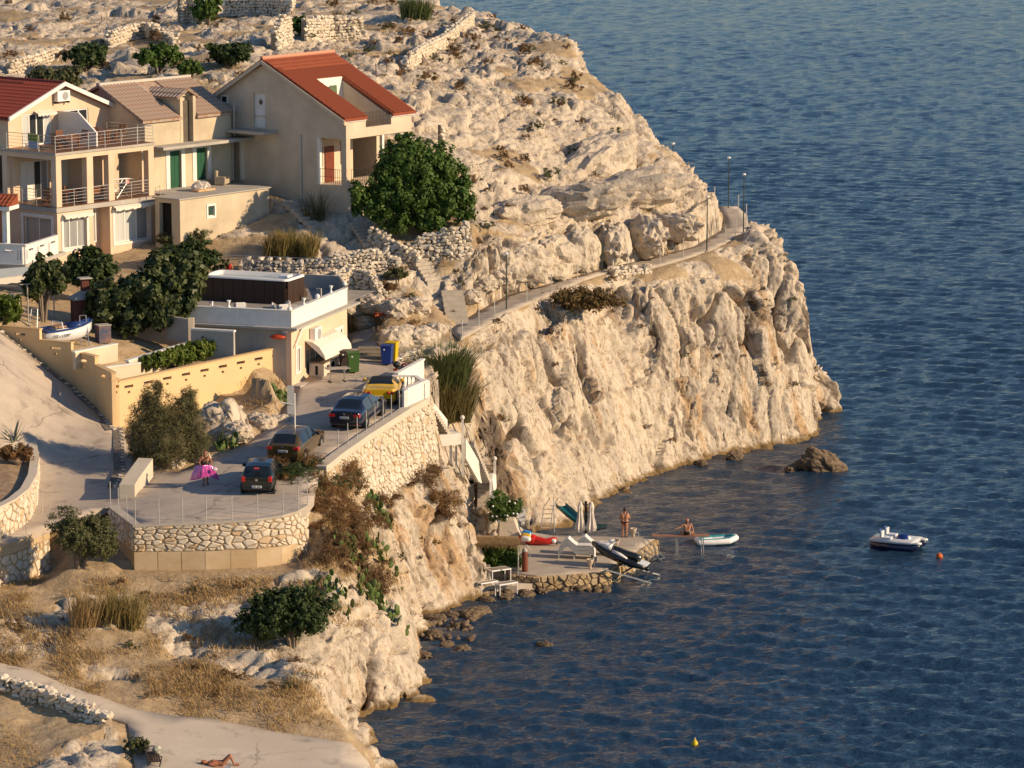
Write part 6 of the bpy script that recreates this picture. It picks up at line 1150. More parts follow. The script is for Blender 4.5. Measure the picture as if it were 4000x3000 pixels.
mp = onroad(1540, 1500); MC = empty('motorcycle', mp, R(62), 'dark motorcycle parked between the parapet and the blue bin', 'motorcycle')
for x in (0.3, 1.65): w_ = MB(T=Matrix.Translation((x, 0, 0.3)) @ Matrix.Rotation(R(90), 4, 'X')).lathe([(0.2, -0.06), (0.29, -0.06), (0.31, 0), (0.29, 0.06), (0.2, 0.06)], n=18).obj('wheel', TYRE, MC, True); MB(T=Matrix.Translation((x, 0, 0.3)) @ Matrix.Rotation(R(90), 4, 'X')).lathe([(0.02, -0.04), (0.2, -0.03), (0.2, 0.03), (0.02, 0.04)], n=14).obj('rim', ALLOY, w_)
MB().ball((1.05, 0, 0.85), 0.3, 8, (1.0, 0.55, 0.5)).obj('fuel_tank', M('maroon_paint', (0.10, 0.02, 0.015), None, 0.25, coat=1), MC, True); MB().ball((0.55, 0, 0.82), 0.4, 8, (1.0, 0.36, 0.22)).obj('seat', BLK, MC, True); MB().box((0.7, -0.16, 0.3), (1.25, 0.16, 0.7)).obj('engine', IRON, MC, bevel=0.05)
MB().tube([(1.65, 0.1, 0.3), (1.4, 0.1, 0.95)], 0.03).tube([(1.65, -0.1, 0.3), (1.4, -0.1, 0.95)], 0.03).obj('fork', CHROME, MC); MB().tube([(1.25, 0.38, 1.08), (1.38, 0.12, 1.0), (1.38, -0.12, 1.0), (1.25, -0.38, 1.08)], 0.02).obj('handlebar', BLK, MC)
for sy in (1, -1): MB().bar((1.32, sy * 0.3, 1.05), (1.34, sy * 0.36, 1.28), 0.01).ball((1.34, sy * 0.38, 1.32), 0.075, 8, (0.4, 1, 0.7)).obj('mirror', CHROME, MC, True)
MB().box((0.05, -0.11, 0.72), (0.13, 0.11, 0.82)).obj('tail_lamp', LAMP, MC); MB().box((0.0, -0.1, 0.45), (0.03, 0.1, 0.62)).obj('number_plate', PLATE, MC); MB().ball((0.25, 0, 1.05), 0.22, 8, (1, 0.9, 0.8)).obj('top_box', BLK, MC, True)
def bin_(px, py, col, label, rz, s=1.0):
    o = empty('wheelie_bin', onroad(px, py), rz, label, 'bin', 'refuse bins beside the parking'); a, b = 0.24 * s, 0.29 * s; H_ = 0.98 * s
    MB().add([(-a, -a, 0.08), (a, -a, 0.08), (a, a, 0.08), (-a, a, 0.08), (-b, -b, H_), (b, -b, H_), (b, b, H_), (-b, b, H_)], [(0, 3, 2, 1), (4, 5, 6, 7), (0, 1, 5, 4), (1, 2, 6, 5), (2, 3, 7, 6), (3, 0, 4, 7)]).obj('bin_body', col, o, bevel=0.02)
    MB().box((-b - 0.03, -b - 0.03, H_ + 0.003), (b + 0.03, b + 0.06, H_ + 0.09)).obj('lid', col, o, bevel=0.03); MB().bar((-b, b + 0.1, H_), (b, b + 0.1, H_), 0.02).obj('handle', col, o)
    for sx in (-1, 1): MB(T=Matrix.Translation((sx * (a + 0.03), a + 0.03, 0.1)) @ Matrix.Rotation(R(90), 4, 'Y')).lathe([(0.02, -0.03), (0.1, -0.03), (0.1, 0.03), (0.02, 0.03)], n=12).obj('wheel', TYRE, o)
    MB().ball((-0.1, -b - 0.0, H_ * 0.86), 0.05, 6, (1, 0.15, 1)).obj('sticker', PLATE, o); return o
bin_(1381, 1456, M('green_bin', (0.06, 0.13, 0.03), None, 0.45), 'green wheelie bin at the end of the peach building', R(8), 1.12)
bin_(1512, 1426, M('blue_bin', (0.012, 0.04, 0.22), None, 0.4), 'dark blue wheelie bin by the short stone steps', R(-10), 1.08)
bin_(1532, 1413, M('yellow_bin', (0.62, 0.42, 0.01), None, 0.4), 'yellow wheelie bin behind the blue bin', R(-14), 1.08)
bin_(1345, 1440, M('brown_bin', (0.06, 0.045, 0.04), None, 0.5), 'dark brown wheelie bin beside the glazed door', R(10), 0.98)
tb = onroad(1318, 1490); TT = empty('pedestal_table', tb, R(20), 'small square table with metal pedestal before the peach building', 'table'); MB().box((-0.65, -0.35, 0.72), (0.65, 0.35, 0.76)).obj('table_top', M('grey_top', (0.35, 0.31, 0.27), None, 0.5), TT)
for sx in (-0.4, 0.4): MB().bar((sx, 0, 0.02), (sx, 0, 0.72), 0.035).obj('pedestal', STEEL, TT); MB().box((sx - 0.03, -0.3, 0), (sx + 0.03, 0.3, 0.04)).obj('foot', IRON, TT)
lp = onroad(1153, 1775); LPo = empty('street_sign', lp, 0, 'pale grey pole with a tall sign board seen from behind', 'sign'); SGN = M('sign_back_grey', (0.50, 0.49, 0.46), (0.44, 0.43, 0.40), 0.6, 3)
MB().bar((0, 0, -0.1), (0, 0, 3.1), 0.045, n=10).obj('pole', M('pale_grey_paint', (0.60, 0.58, 0.54), None, 0.5), LPo); top_ = (AY(1138, 1505, lp.y).z - lp.z); zb_ = AY(1138, 1575, lp.y).z - lp.z
MB().box((-0.36, -0.05, zb_ - 0.55), (-0.02, -0.01, top_)).obj('sign_board', SGN, LPo); MB().tube([(0.06, 0, zb_ - 0.1), (-0.45, -0.1, zb_ + 0.02), (-0.7, -0.2, zb_ + 0.1)], 0.035).obj('bracket_arm', SGN, LPo)
hs_ = SB; SPA = empty('swim_spa', hs_.w((7.3, 3.0, 3.345)), hs_.yaw - R(4), 'long brown panelled swim spa with white rim on the roof terrace', 'spa'); X, Yl, Hs = 2.45, 5.4, 1.33
BRN = M('brown_spa_panel', (0.052, 0.030, 0.020), (0.042, 0.025, 0.017), 0.5, 3, stretch=(1, 1, 10))
for k in range(8): MB().box((0.0, 0.12 + k * (Yl - 0.24) / 8 + 0.012, 0), (0.05, 0.12 + (k + 1) * (Yl - 0.24) / 8 - 0.012, Hs)).obj('side_panel', BRN, SPA)
for k in range(3): MB().box((0.12 + k * (X - 0.24) / 3 + 0.012, 0.0, 0), (0.12 + (k + 1) * (X - 0.24) / 3 - 0.012, 0.05, Hs)).obj('side_panel', BRN, SPA)
MB().box((0.06, 0.06, 0), (X, Yl, 0.9)).obj('tub_base', BRN, SPA)
rim = MB(); ro = lambda inset, z: [(cx + sx * 0.28 * 0.7 * 0 + (inset if sx < 0 else -inset) + math.cos(a) * 0, cy, z) for cx, cy, sx, a in ()]
def rrect(x0, y0, x1, y1, r_, n=5):
    out = []
    for cx, cy, a0 in ((x1 - r_, y1 - r_, 0), (x0 + r_, y1 - r_, 90), (x0 + r_, y0 + r_, 180), (x1 - r_, y0 + r_, 270)): out += [(cx + r_ * math.cos(R(a0 + 90 * i / n)), cy + r_ * math.sin(R(a0 + 90 * i / n))) for i in range(n + 1)]
    return out
O_, I_ = rrect(-0.06, -0.06, X + 0.06, Yl + 0.06, 0.35), rrect(0.22, 0.22, X - 0.22, Yl - 0.22, 0.3); k = len(O_)
rim.add([(x, y, Hs + 0.003) for x, y in O_] + [(x, y, Hs + 0.10) for x, y in O_] + [(x, y, Hs + 0.12) for x, y in I_] + [(x, y, Hs - 0.35) for x, y in I_], [(i, (i + 1) % k, k + (i + 1) % k, k + i) for i in range(k)] + [(k + i, k + (i + 1) % k, 2 * k + (i + 1) % k, 2 * k + i) for i in range(k)] + [(2 * k + i, 2 * k + (i + 1) % k, 3 * k + (i + 1) % k, 3 * k + i) for i in range(k)] + [tuple(range(3 * k - k, 3 * k)) if False else tuple(range(3 * k, 4 * k))])
rim.obj('rim', PVC, SPA, True); MB().prism(rrect(0.24, 0.24, X - 0.24, Yl - 0.24, 0.28), Hs - 0.12, Hs - 0.1).obj('water', M('spa_water', (0.30, 0.40, 0.42), None, 0.05, spec=0.6), SPA)
MB().box((1.2, 0.5, Hs - 0.1), (1.9, 1.1, Hs + 0.16)).obj('headrest', PVC, SPA, bevel=0.05)
for k in range(4): MB().box((X + 0.05, 0.3, 0.0), (X + 0.05 + 0.9 - k * 0.22, 1.5, 0.3 * (k + 1)) ).obj('spa_step', M('dark_teak', (0.07, 0.045, 0.03), None, 0.7), SPA) if k == 0 else MB().box((X + 0.05, 0.3, 0.3 * k), (X + 0.95 - k * 0.22, 1.5, 0.3 * (k + 1))).obj('spa_step', MATS['dark_teak'], SPA)
WICK = M('pale_wicker', (0.42, 0.40, 0.38), (0.34, 0.32, 0.30), 0.8, 20); CUSH = M('white_cushion', (0.72, 0.70, 0.66), None, 0.9)
def lounge_chair(loc, rz, label):
    o = empty('lounge_chair', loc, rz, label, 'armchair', 'pale wicker armchairs on the roof terrace')
    MB().box((-0.35, -0.35, 0), (0.35, 0.35, 0.3)).obj('base', WICK, o, bevel=0.03); MB().box((-0.28, -0.30, 0.303), (0.28, 0.25, 0.42)).obj('seat_cushion', CUSH, o, bevel=0.04)
    MB().box((-0.35, 0.25, 0.3), (0.35, 0.36, 0.80)).obj('backrest', WICK, o, bevel=0.03); MB().box((-0.27, 0.15, 0.42), (0.27, 0.247, 0.86)).obj('back_cushion', CUSH, o, bevel=0.04)
    for sx in (-1, 1): MB().box((sx * 0.40 - 0.05, -0.35, 0.0), (sx * 0.40 + 0.05, 0.3, 0.58)).obj('armrest', WICK, o, bevel=0.02)
    return o
def deck(px, py, zl=0.0): x, y = hs_.t(px, py, 3.345 + zl); return hs_.w((x, y, 3.345))
for px, py, rz, lb in ((843, 1200, 20, 'pale wicker armchair nearest the fig tree on the roof terrace'), (941, 1205, -60, 'tilted pale wicker armchair in the middle of the roof terrace'), (1050, 1205, 200, 'large white-cushioned armchair facing the spa on the roof terrace'), (1112, 1212, -50, 'pale armchair in the front corner of the roof terrace'), (1143, 1196, 30, 'low pale armchair just right of the front terrace corner')):
    p = deck(px, py, 0.55); lounge_chair(p, hs_.yaw + R(rz), lb)
def hour(px, py, lb):
    x, y = hs_.t(px, py, 4.25); o = empty('terrace_lantern', hs_.w((x, y, 4.25)), 0, lb, 'lantern', 'hourglass lanterns on the parapet'); MB().lathe([(0.10, 0), (0.09, 0.03), (0.035, 0.14), (0.035, 0.18), (0.10, 0.34)], n=10).obj('stem', PVC, o, True); MB().lathe([(0.12, 0.343), (0.12, 0.38), (0.001, 0.39)], n=10).obj('cap', PVC, o)
for (px, py), lb in (((894, 1200), 'white hourglass lantern on the left parapet of the roof terrace'), ((1187, 1191), 'white hourglass lantern just right of the terrace corner'), ((1293, 1142), 'white hourglass lantern at the far end of the lit parapet')): hour(px, py, lb)
for (px, py), lb in (((1132, 1209), 'white globe on the front corner of the parapet'), ((1240, 1159), 'white globe in the middle of the lit parapet'), ((1346, 1110), 'white globe at the far end of the lit parapet')):
    x, y = hs_.t(px, py + 6, 4.27); o = empty('parapet_globe', hs_.w((x, y, 4.25)), 0, lb, 'globe', 'white globes on the parapet'); MB().ball((0, 0, 0.13), 0.14, 10).obj('globe', PVC, o, True); MB().lathe([(0.06, 0), (0.05, 0.03)], n=8).obj('foot', PVC, o)
LGREEN = M('dark_green_pole', (0.03, 0.05, 0.04), None, 0.5)
def path_lamp(px, py_base, py_top, lb, Yd=None):
    p = AZ(px, py_base, 12.0)
    for _ in range(5): z = float(PATHZ(p.x, p.y)[0]); p = AZ(px, py_base, z) if Yd is None else AY(px, py_base, Yd)
    h_ = AY(px, py_top, p.y).z - p.z; o = empty('path_lamp', p, 0, lb, 'street lamp', 'slim lamp posts along the cliff path')
    MB().bar((0, 0, -0.3), (0, 0, h_), 0.045, 0.03, n=8).obj('pole', LGREEN, o); MB().ball((0, 0, h_ + 0.02), 0.13, 8, (1, 1, 0.6)).obj('lamp_head', PVC, o, True); MB().box((-0.1, -0.1, -0.3), (0.1, 0.1, 0.06)).obj('base', MAT_CONC, o)
for a in ((1978, 1212, 992, 'leftmost slim lamp post on the cliff path'), (2351, 1062, 876, 'second slim lamp post on the cliff path, before the fluted rock'), (2761, 983, 770, 'third slim lamp post, where the cliff path turns'), (2904, 910, 682, 'lamp post on the outer edge at the headland bend'), (2845, 815, 617, 'lamp post beyond the headland bend against the sea')): path_lamp(*a)
path_lamp(2629, 612, 562, 'tiny distant lamp post peeking over the ridge', 228.0)
GP = [(1760, 1330, 1262), (1805, 1322, 1250), (1870, 1275, 1205), (1931, 1250, 1175), (2057, 1182, 1105), (2154, 1140, 1070), (2255, 1095, 1030), (2451, 1058, 980), (2577, 1030, 955), (2669, 1008, 930), (2833, 950, 882), (2873, 930, 855), (2915, 875, 795), (2884, 835, 760), (2791, 800, 728)]
PF = None
for i, (px, pb, pt) in enumerate(GP):
    p = AZ(px, pb, 12.0)
    for _ in range(5): p = AZ(px, pb, float(PATHZ(p.x, p.y)[0]))
    if PF is None: PF = empty('path_railing', p, 0, 'row of grey steel posts along the seaward edge of the cliff path', 'fence')
    h_ = AY(px, pt, p.y).z - p.z; MB().bar((0, 0, -0.2), (0, 0, h_), 0.032, n=6).obj('post', GALV, PF, loc=p - PF.location)
RUST = M('rusty_iron', (0.10, 0.04, 0.02), None, 0.8); STK = empty('stake_fence', hitg(1490, 285), 0, 'thin rusty fence stakes along the diagonal hill wall', 'fence')
for px, py, t_ in ((1470, 300, 55), (1512, 280, 70), (1560, 280, 75), (1600, 250, 60), (1640, 225, 75), (1700, 180, 70), (1770, 140, 50), (1840, 80, 55), (400, 85, 30), (780, 95, 60), (820, 95, 70), (935, 120, 50)):
    p = hitg(px, py); MB().bar((0, 0, -0.1), (random.uniform(-.1, .1), 0, t_ / 62), 0.03, n=5).obj('stake', RUST, STK, loc=p - STK.location)
SKIN = M('tanned_skin', (0.40, 0.185, 0.105), (0.44, 0.21, 0.125), 0.55, 4); SKIN2 = M('bronzed_skin', (0.30, 0.115, 0.06), (0.34, 0.14, 0.075), 0.5, 4); HAIRD = M('dark_hair', (0.02, 0.014, 0.01), None, 0.6); HAIRB = M('beard_brown', (0.10, 0.035, 0.015), None, 0.8); BLKCLOTH = M('black_swimwear', (0.012, 0.012, 0.014), None, 0.7); EYE = M('eye_dark', (0.02, 0.015, 0.012), None, 0.3)
def caps(mb, p, q, r0, r1, n=10, rows=4):
    p, q = Vector(p), Vector(q); d = q - p; L_ = d.length; d = d / L_ if L_ > 1e-6 else Vector((0, 0, 1)); a = d.orthogonal().normalized(); b = d.cross(a); prof = []
    for i in range(rows + 1): t_ = math.pi / 2 * i / rows; prof.append((p - d * r0 * math.cos(t_), max(r0 * math.sin(t_), 1e-4)))
    for i in range(rows + 1): t_ = math.pi / 2 * i / rows; prof.append((q + d * r1 * math.sin(t_), max(r1 * math.cos(t_), 1e-4)))
    vs = []; 
    for c, r_ in prof: vs += [c + (a * math.cos(2 * math.pi * k / n) + b * math.sin(2 * math.pi * k / n)) * r_ for k in range(n)]
    m_ = len(prof); mb.add(vs, [(i * n + k, i * n + (k + 1) % n, (i + 1) * n + (k + 1) % n, (i + 1) * n + k) for i in range(m_ - 1) for k in range(n)] + [tuple(range(n))[::-1], tuple(range((m_ - 1) * n, m_ * n))])
def hand(mb, w_, d, side, up):
    w_, d, side, up = Vector(w_), Vector(d).normalized(), Vector(side).normalized(), Vector(up).normalized(); k = w_ + d * 0.075
    for s in (-0.022, 0, 0.022): caps(mb, w_ + side * s * 0.6, k + side * s, 0.02, 0.016, 8, 3)
    for i, (s, L_) in enumerate(((0.030, 0.07), (0.010, 0.08), (-0.010, 0.075), (-0.030, 0.058))):
        a = k + side * s; b = a + d * L_ * 0.5 + up * 0.012; c = b + d * L_ * 0.4 + up * 0.03; caps(mb, a, b, 0.0095, 0.009, 6, 2); caps(mb, b, c, 0.009, 0.008, 6, 2)
    t0 = w_ + side * 0.026 + d * 0.02; t1 = t0 + side * 0.03 + d * 0.03; caps(mb, t0, t1, 0.012, 0.010, 6, 2); caps(mb, t1, t1 + d * 0.03 + side * 0.006 + up * 0.008, 0.010, 0.009, 6, 2)
def person(loc, rz, label, J, skin, build=1.0, female=False, hair=None, beard=None, face=True, voxel=0.013):
    o = empty('person', loc, rz, label, 'person'); mb = MB(); V_ = lambda k: Vector(J[k]); b = build
    pel, ch, nk, hd = V_('pelvis'), V_('chest'), V_('neck'), V_('head'); ax = (V_('shR') - V_('shL')).normalized(); fw = ax.cross((nk - pel).normalized()).normalized() * -1
    if fw.y > 0 and J.get('face', -1) < 0: fw = -fw
    hw = 0.085 * b * (1.25 if female else 1.0)
    for s in (-1, 1):
        caps(mb, pel + ax * s * hw * 0.75, pel.lerp(ch, 0.42) + ax * s * 0.055 * b, 0.115 * b * (1.12 if female else 1), 0.105 * b, 12); caps(mb, pel.lerp(ch, 0.42) + ax * s * 0.055 * b, ch + ax * s * 0.085 * b, 0.105 * b, 0.12 * b, 12); caps(mb, ch + ax * s * 0.085 * b, V_('shR' if s > 0 else 'shL') - ax * s * 0.02, 0.115 * b, 0.062 * b, 10)
        if female: caps(mb, ch + ax * s * 0.075 + fw * 0.07 - Vector((0, 0, 0.06)), ch + ax * s * 0.08 + fw * 0.11 - Vector((0, 0, 0.07)), 0.075, 0.06, 10); caps(mb, pel + ax * s * 0.07 - fw * 0.06 - Vector((0, 0, .03)), pel + ax * s * 0.07 - fw * 0.075 - Vector((0, 0, 0.05)), 0.105, 0.10, 10)
    caps(mb, ch + Vector((0, 0, 0.08)), nk, 0.075 * b, 0.055, 10); caps(mb, nk, hd - (hd - nk).normalized() * 0.03, 0.055, 0.06, 10)
    upv = (hd - nk).normalized(); caps(mb, hd - upv * 0.045 + fw * 0.012, hd + upv * 0.045, 0.076, 0.088, 14, 5)
    if face:
        fc = J.get('fdir'); fd = Vector(fc).normalized() if fc else fw
        caps(mb, hd + fd * 0.080 - upv * 0.005, hd + fd * 0.100 - upv * 0.03, 0.012, 0.016, 8, 3); caps(mb, hd + fd * 0.06 - upv * 0.09, hd + fd * 0.066 - upv * 0.092, 0.032, 0.028, 8, 3); sx = fd.cross(upv)
        for s in (-1, 1): caps(mb, hd + sx * s * 0.085, hd + sx * s * 0.092 + upv * 0.02, 0.018, 0.014, 8, 2)
    for S_, s in (('L', -1), ('R', 1)):
        sh, el, wr_ = V_('sh' + S_), V_('el' + S_), V_('wr' + S_); caps(mb, sh, el, 0.056 * b, 0.042 * b, 10); caps(mb, el, wr_, 0.043 * b, 0.028, 10); dd_ = (wr_ - el).normalized(); hand(mb, wr_, dd_, (fw if abs(dd_.dot(fw)) < 0.7 else ax), -ax * s * 1.0)
        hp_, kn, an, to = V_('hip' + S_), V_('kn' + S_), V_('an' + S_), V_('toe' + S_); caps(mb, hp_, kn, 0.098 * b * (1.08 if female else 1), 0.06 * b, 12); caps(mb, kn, an, 0.06 * b, 0.038, 10); caps(mb, kn.lerp(an, 0.25), kn.lerp(an, 0.35), 0.062 * b, 0.055 * b, 10); caps(mb, an - Vector((0, 0, 0.02)), to, 0.038, 0.026, 8)
    ob = mb.obj('body', skin, o, True); m_ = ob.modifiers.new('remesh', 'REMESH'); m_.mode = 'VOXEL'; m_.voxel_size = voxel; m_.use_smooth_shade = True; m2 = ob.modifiers.new('smooth', 'SMOOTH'); m2.iterations = 3; m2.factor = 0.5
    if hair: h_ = MB(); h_.ball(tuple(hd + upv * 0.035 - fw * 0.02), 0.1, 10, (1.0, 1.05, 0.9)); h_.obj('hair', hair, o, True)
    if beard: h_ = MB(); fd = Vector(J['fdir']).normalized(); h_.ball(tuple(hd - upv * 0.10 + fd * 0.045), 0.062, 8, (1.0, 0.9, 1.1)); h_.obj('beard', beard, o, True)
    if face:
        fd = Vector(J['fdir']).normalized() if J.get('fdir') else fw; sx = fd.cross(upv)
        for s in (-1, 1): MB().ball(tuple(hd + fd * 0.083 + sx * s * 0.03 + upv * 0.005), 0.011, 6).obj('eye', EYE, o, True)
        MB().ball(tuple(hd + fd * 0.088 - upv * 0.06), 0.02, 6, (1.2, 0.5, 0.35)).obj('mouth', M('lips', (0.30, 0.09, 0.07), None, 0.5), o, True)
    return o, ax, fw
def band(par, name, mat, c, ax, fw, rx, ry, h_, tilt=0.0, n=20, th=0.012):
    mb = MB(); c = Vector(c)
    vs = []
    for z, e in ((-h_ / 2, 0), (-h_ / 2, th), (h_ / 2, th), (h_ / 2, 0)):
        for i in range(n): a = 2 * math.pi * i / n; vs.append(c + ax * math.cos(a) * (rx + e) + fw * math.sin(a) * (ry + e) + Vector((0, 0, z)))
    mb.add(vs, [(r_ * n + i, r_ * n + (i + 1) % n, ((r_ + 1) % 4) * n + (i + 1) % n, ((r_ + 1) % 4) * n + i) for r_ in range(4) for i in range(n)]); return mb.obj(name, mat, par, True)
def standing(h, sp=0.1, arms=None, lean=0.0, step=0.0):
    k = h / 1.65; J = dict(pelvis=(0, 0, 0.90), chest=(0, 0, 1.20), neck=(0, 0, 1.40), head=(0, -0.01, 1.54), shL=(-0.17, 0, 1.35), shR=(0.17, 0, 1.35), hipL=(-0.09, 0, 0.86), hipR=(0.09, 0, 0.86), knL=(-sp, -0.02 - step, 0.47), knR=(sp, -0.02 + step, 0.47), anL=(-sp - 0.01, 0.02 - step * 1.5, 0.07), anR=(sp + 0.01, 0.02 + step * 1.5, 0.07), toeL=(-sp - 0.03, -0.15 - step * 1.5, 0.03), toeR=(sp + 0.03, -0.15 + step * 1.5, 0.03), elL=(-0.26, 0.03, 1.10), elR=(0.26, 0.03, 1.10), wrL=(-0.27, -0.04, 0.87), wrR=(0.27, -0.04, 0.87))
    if arms: J.update(arms)
    return {a: tuple(c * k for c in b) for a, b in J.items()}
def onq(px, py, z=QZ): return AZ(px, py, z)
WQ, ax, fw = person(onq(2440, 2099), R(172), 'woman in a black bikini bottom standing on the quay, seen from behind', standing(1.62, 0.10, dict(elL=(-0.27, -0.03, 1.10), elR=(0.27, 0.0, 1.10), wrL=(-0.18, -0.22, 1.02), wrR=(0.20, -0.22, 1.0))), SKIN, 1.12, True, HAIRD)
band(WQ, 'bikini_bottom', BLKCLOTH, (0, 0.02, 0.89), Vector((1, 0, 0)), Vector((0, 1, 0)), 0.215, 0.19, 0.07); MB().ball((0, 0.05, 0.83), 0.09, 8, (1.5, 1.75, 0.75)).obj('bikini_back', BLKCLOTH, WQ, True); MB().ball((0, 0.0, 1.66), 0.05, 8).obj('hair_bun', HAIRD, WQ, True)
for s in (-0.11, 0.11): MB().ball((s * 1.1, -0.05, 0.03), 0.07, 8, (0.75, 2.0, 0.5)).obj('shoe', BLKCLOTH, WQ, True)
plank_z = 1.05
SIT = dict(pelvis=(0, 0, 0.13), chest=(0, 0.02, 0.46), neck=(0, 0.0, 0.66), head=(-0.01, -0.03, 0.80), shL=(-0.20, 0, 0.60), shR=(0.20, 0, 0.60), hipL=(-0.09, -0.02, 0.11), hipR=(0.09, -0.02, 0.11), knL=(-0.33, 0.25, 0.10), knR=(0.33, 0.22, 0.10), anL=(-0.16, 0.40, 0.05), anR=(0.16, 0.42, 0.05), toeL=(-0.02, 0.45, 0.03), toeR=(0.02, 0.5, 0.03), elL=(-0.40, -0.06, 0.42), elR=(0.30, 0.04, 0.34), wrL=(-0.64, -0.12, 0.37), wrR=(0.36, -0.02, 0.10), fdir=(-0.15, -0.85, 0.35))
mz = AZ(2685, 2092, plank_z)
MQ, ax, fw = person(Vector((mz.x, mz.y + 0.1, plank_z + 0.02)), R(0), 'bearded bare-chested man in dark trunks sitting on the plank, one arm out', SIT, SKIN, 1.0, False, None, HAIRB)
band(MQ, 'trunks', BLKCLOTH, (0, 0.0, 0.13), Vector((1, 0, 0)), Vector((0, 1, 0)), 0.19, 0.155, 0.17); MB().box((0.14, -0.15, 0.06), (0.175, -0.10, 0.2)).obj('trunks_stripe', PVC, MQ)
wp = onroad(803, 1893)
WR, ax, fw = person(wp, R(10), 'woman walking on the parking in a black swimsuit, holding a pink lilo', standing(1.66, 0.09, dict(elL=(-0.30, -0.06, 1.12), elR=(0.30, -0.06, 1.12), wrL=(-0.24, -0.28, 0.98), wrR=(0.24, -0.28, 0.98)), step=0.08), SKIN2, 1.0, True, M('auburn_hair', (0.14, 0.05, 0.025), None, 0.6))
band(WR, 'swimsuit', BLKCLOTH, (0, 0.0, 0.98), Vector((1, 0, 0)), Vector((0, 1, 0)), 0.185, 0.165, 0.42); MB().tube([(-0.1, -0.15, 1.18), (0.06, -0.12, 1.36), (0.14, 0.03, 1.40)], 0.018).obj('strap', BLKCLOTH, WR)
for s in (-1, 1): MB().ball((s * 0.12, -0.07 - s * -0.12, 0.03), 0.075, 8, (0.7, 1.9, 0.45)).obj('sandal', BLKCLOTH, WR, True)
PINK = M('pink_vinyl', (0.42, 0.04, 0.27), (0.58, 0.12, 0.42), 0.12, 5, spec=0.7, coat=0.6)
LL = empty('air_mattress', wp + Vector((0, -0.42, 0.42)), R(8), 'shiny pink inflatable air mattress held in front of the walking woman', 'air mattress'); nu, nv = 40, 14; A_, B_ = [], []
for j in range(nv + 1):
    for i in range(nu + 1):
        u, v = i / nu * 2 - 1, j / nv; wd = 0.70 - 0.28 * (v ** 1.4) ; x = u * wd; y = -0.10 + 0.30 * u * u + 0.05 * math.sin(5 * u); z = v * 0.66 - 0.10 * abs(u) ** 2 + 0.06 * math.sin(3 * u + 1) * (1 - v); pf = 0.05 * abs(math.sin(math.pi * (u + 1) * 3)) * math.sin(math.pi * min(max(v, 0.02), 0.98)) + 0.008; A_.append((x, y - pf, z)); B_.append((x, y + pf, z))
nn_ = nu + 1; tot = len(A_); F_ = []
for j in range(nv):
    for i in range(nu): a = j * nn_ + i; F_ += [(a, a + 1, a + nn_ + 1, a + nn_), (tot + a + nn_, tot + a + nn_ + 1, tot + a + 1, tot + a)]
edge = [i for i in range(nu)]; 
for j in range(nv):
    for i in (0, nu): a = j * nn_ + i; F_.append((a, a + nn_, tot + a + nn_, tot + a))
for i in range(nu):
    for j in (0, nv): a = j * nn_ + i; F_.append((a, a + 1, tot + a + 1, tot + a))
MB().add(A_ + B_, F_).obj('inflated_tubes', PINK, LL, True); MB().ball((0.5, -0.2, 0.45), 0.12, 8, (1, 0.2, 0.8)).obj('print_patch', M('white_print', (0.75, 0.6, 0.68), None, 0.15, coat=0.6), LL, True)
sb = AZ(860, 3000, PROMZ(-10, 136)[0]); SBz = float(PROMZ(sb.x, sb.y)[0]) + 0.03; sb = AZ(845, 2992, SBz)
LYE = dict(pelvis=(0.22, 0, 0.12), chest=(-0.12, 0, 0.13), neck=(-0.34, 0, 0.15), head=(-0.50, 0, 0.17), shL=(-0.28, 0.19, 0.12), shR=(-0.28, -0.19, 0.12), hipL=(0.26, 0.09, 0.11), hipR=(0.26, -0.09, 0.11), knL=(0.55, 0.10, 0.42), knR=(0.57, -0.08, 0.44), anL=(0.72, 0.10, 0.06), anR=(0.74, -0.08, 0.06), toeL=(0.92, 0.10, 0.03), toeR=(0.94, -0.08, 0.03), elL=(-0.05, 0.30, 0.06), elR=(-0.05, -0.30, 0.06), wrL=(0.18, 0.30, 0.04), wrR=(0.18, -0.30, 0.04), fdir=(0, 0, 1), face=1)
SBP, ax, fw = person(sb, R(4), 'tanned sunbather lying on the promenade with knees drawn up', LYE, SKIN2, 1.0, False, HAIRB, face=True)
MB().box((-0.75, -0.4, 0.0), (0.6, 0.4, 0.02)).obj('towel', M('grey_blue_towel', (0.35, 0.37, 0.42), None, 0.95), None, loc=sb, rz=R(4)); tw = bpy.data.objects['towel']; tag(tw, 'pale towel under the sunbather on the promenade', 'towel')
bp = AZ(600, 2995, SBz); BN = empty('park_bench', bp, R(100), 'dark cast-iron bench on the promenade with bags on it', 'bench'); DKB = M('dark_bench_wood', (0.06, 0.03, 0.018), (0.045, 0.022, 0.014), 0.6, 5)
for k in range(5): MB().box((-0.7, -0.25 + k * 0.095, 0.43), (0.7, -0.17 + k * 0.095, 0.46)).obj('seat_slat', DKB, BN)
for k in range(4): MB().box((-0.7, 0.26 + k * 0.025, 0.55 + k * 0.1), (0.7, 0.285 + k * 0.025, 0.63 + k * 0.1)).obj('back_slat', DKB, BN)
for s in (-0.7, 0.7):
    MB().tube([(s, -0.28, 0), (s, -0.2, 0.22), (s, -0.26, 0.42), (s, 0.24, 0.42), (s, 0.36, 0.95)], 0.028).obj('end_frame', IRON, BN); MB().tube([(s, 0.22, 0.42), (s, 0.30, 0.2), (s, 0.40, 0)], 0.028).obj('leg', IRON, BN); MB().tube([(s, 0.28, 0.68), (s, -0.05, 0.68), (s, -0.3, 0.62), (s, -0.26, 0.45)], 0.025).obj('armrest', IRON, BN)
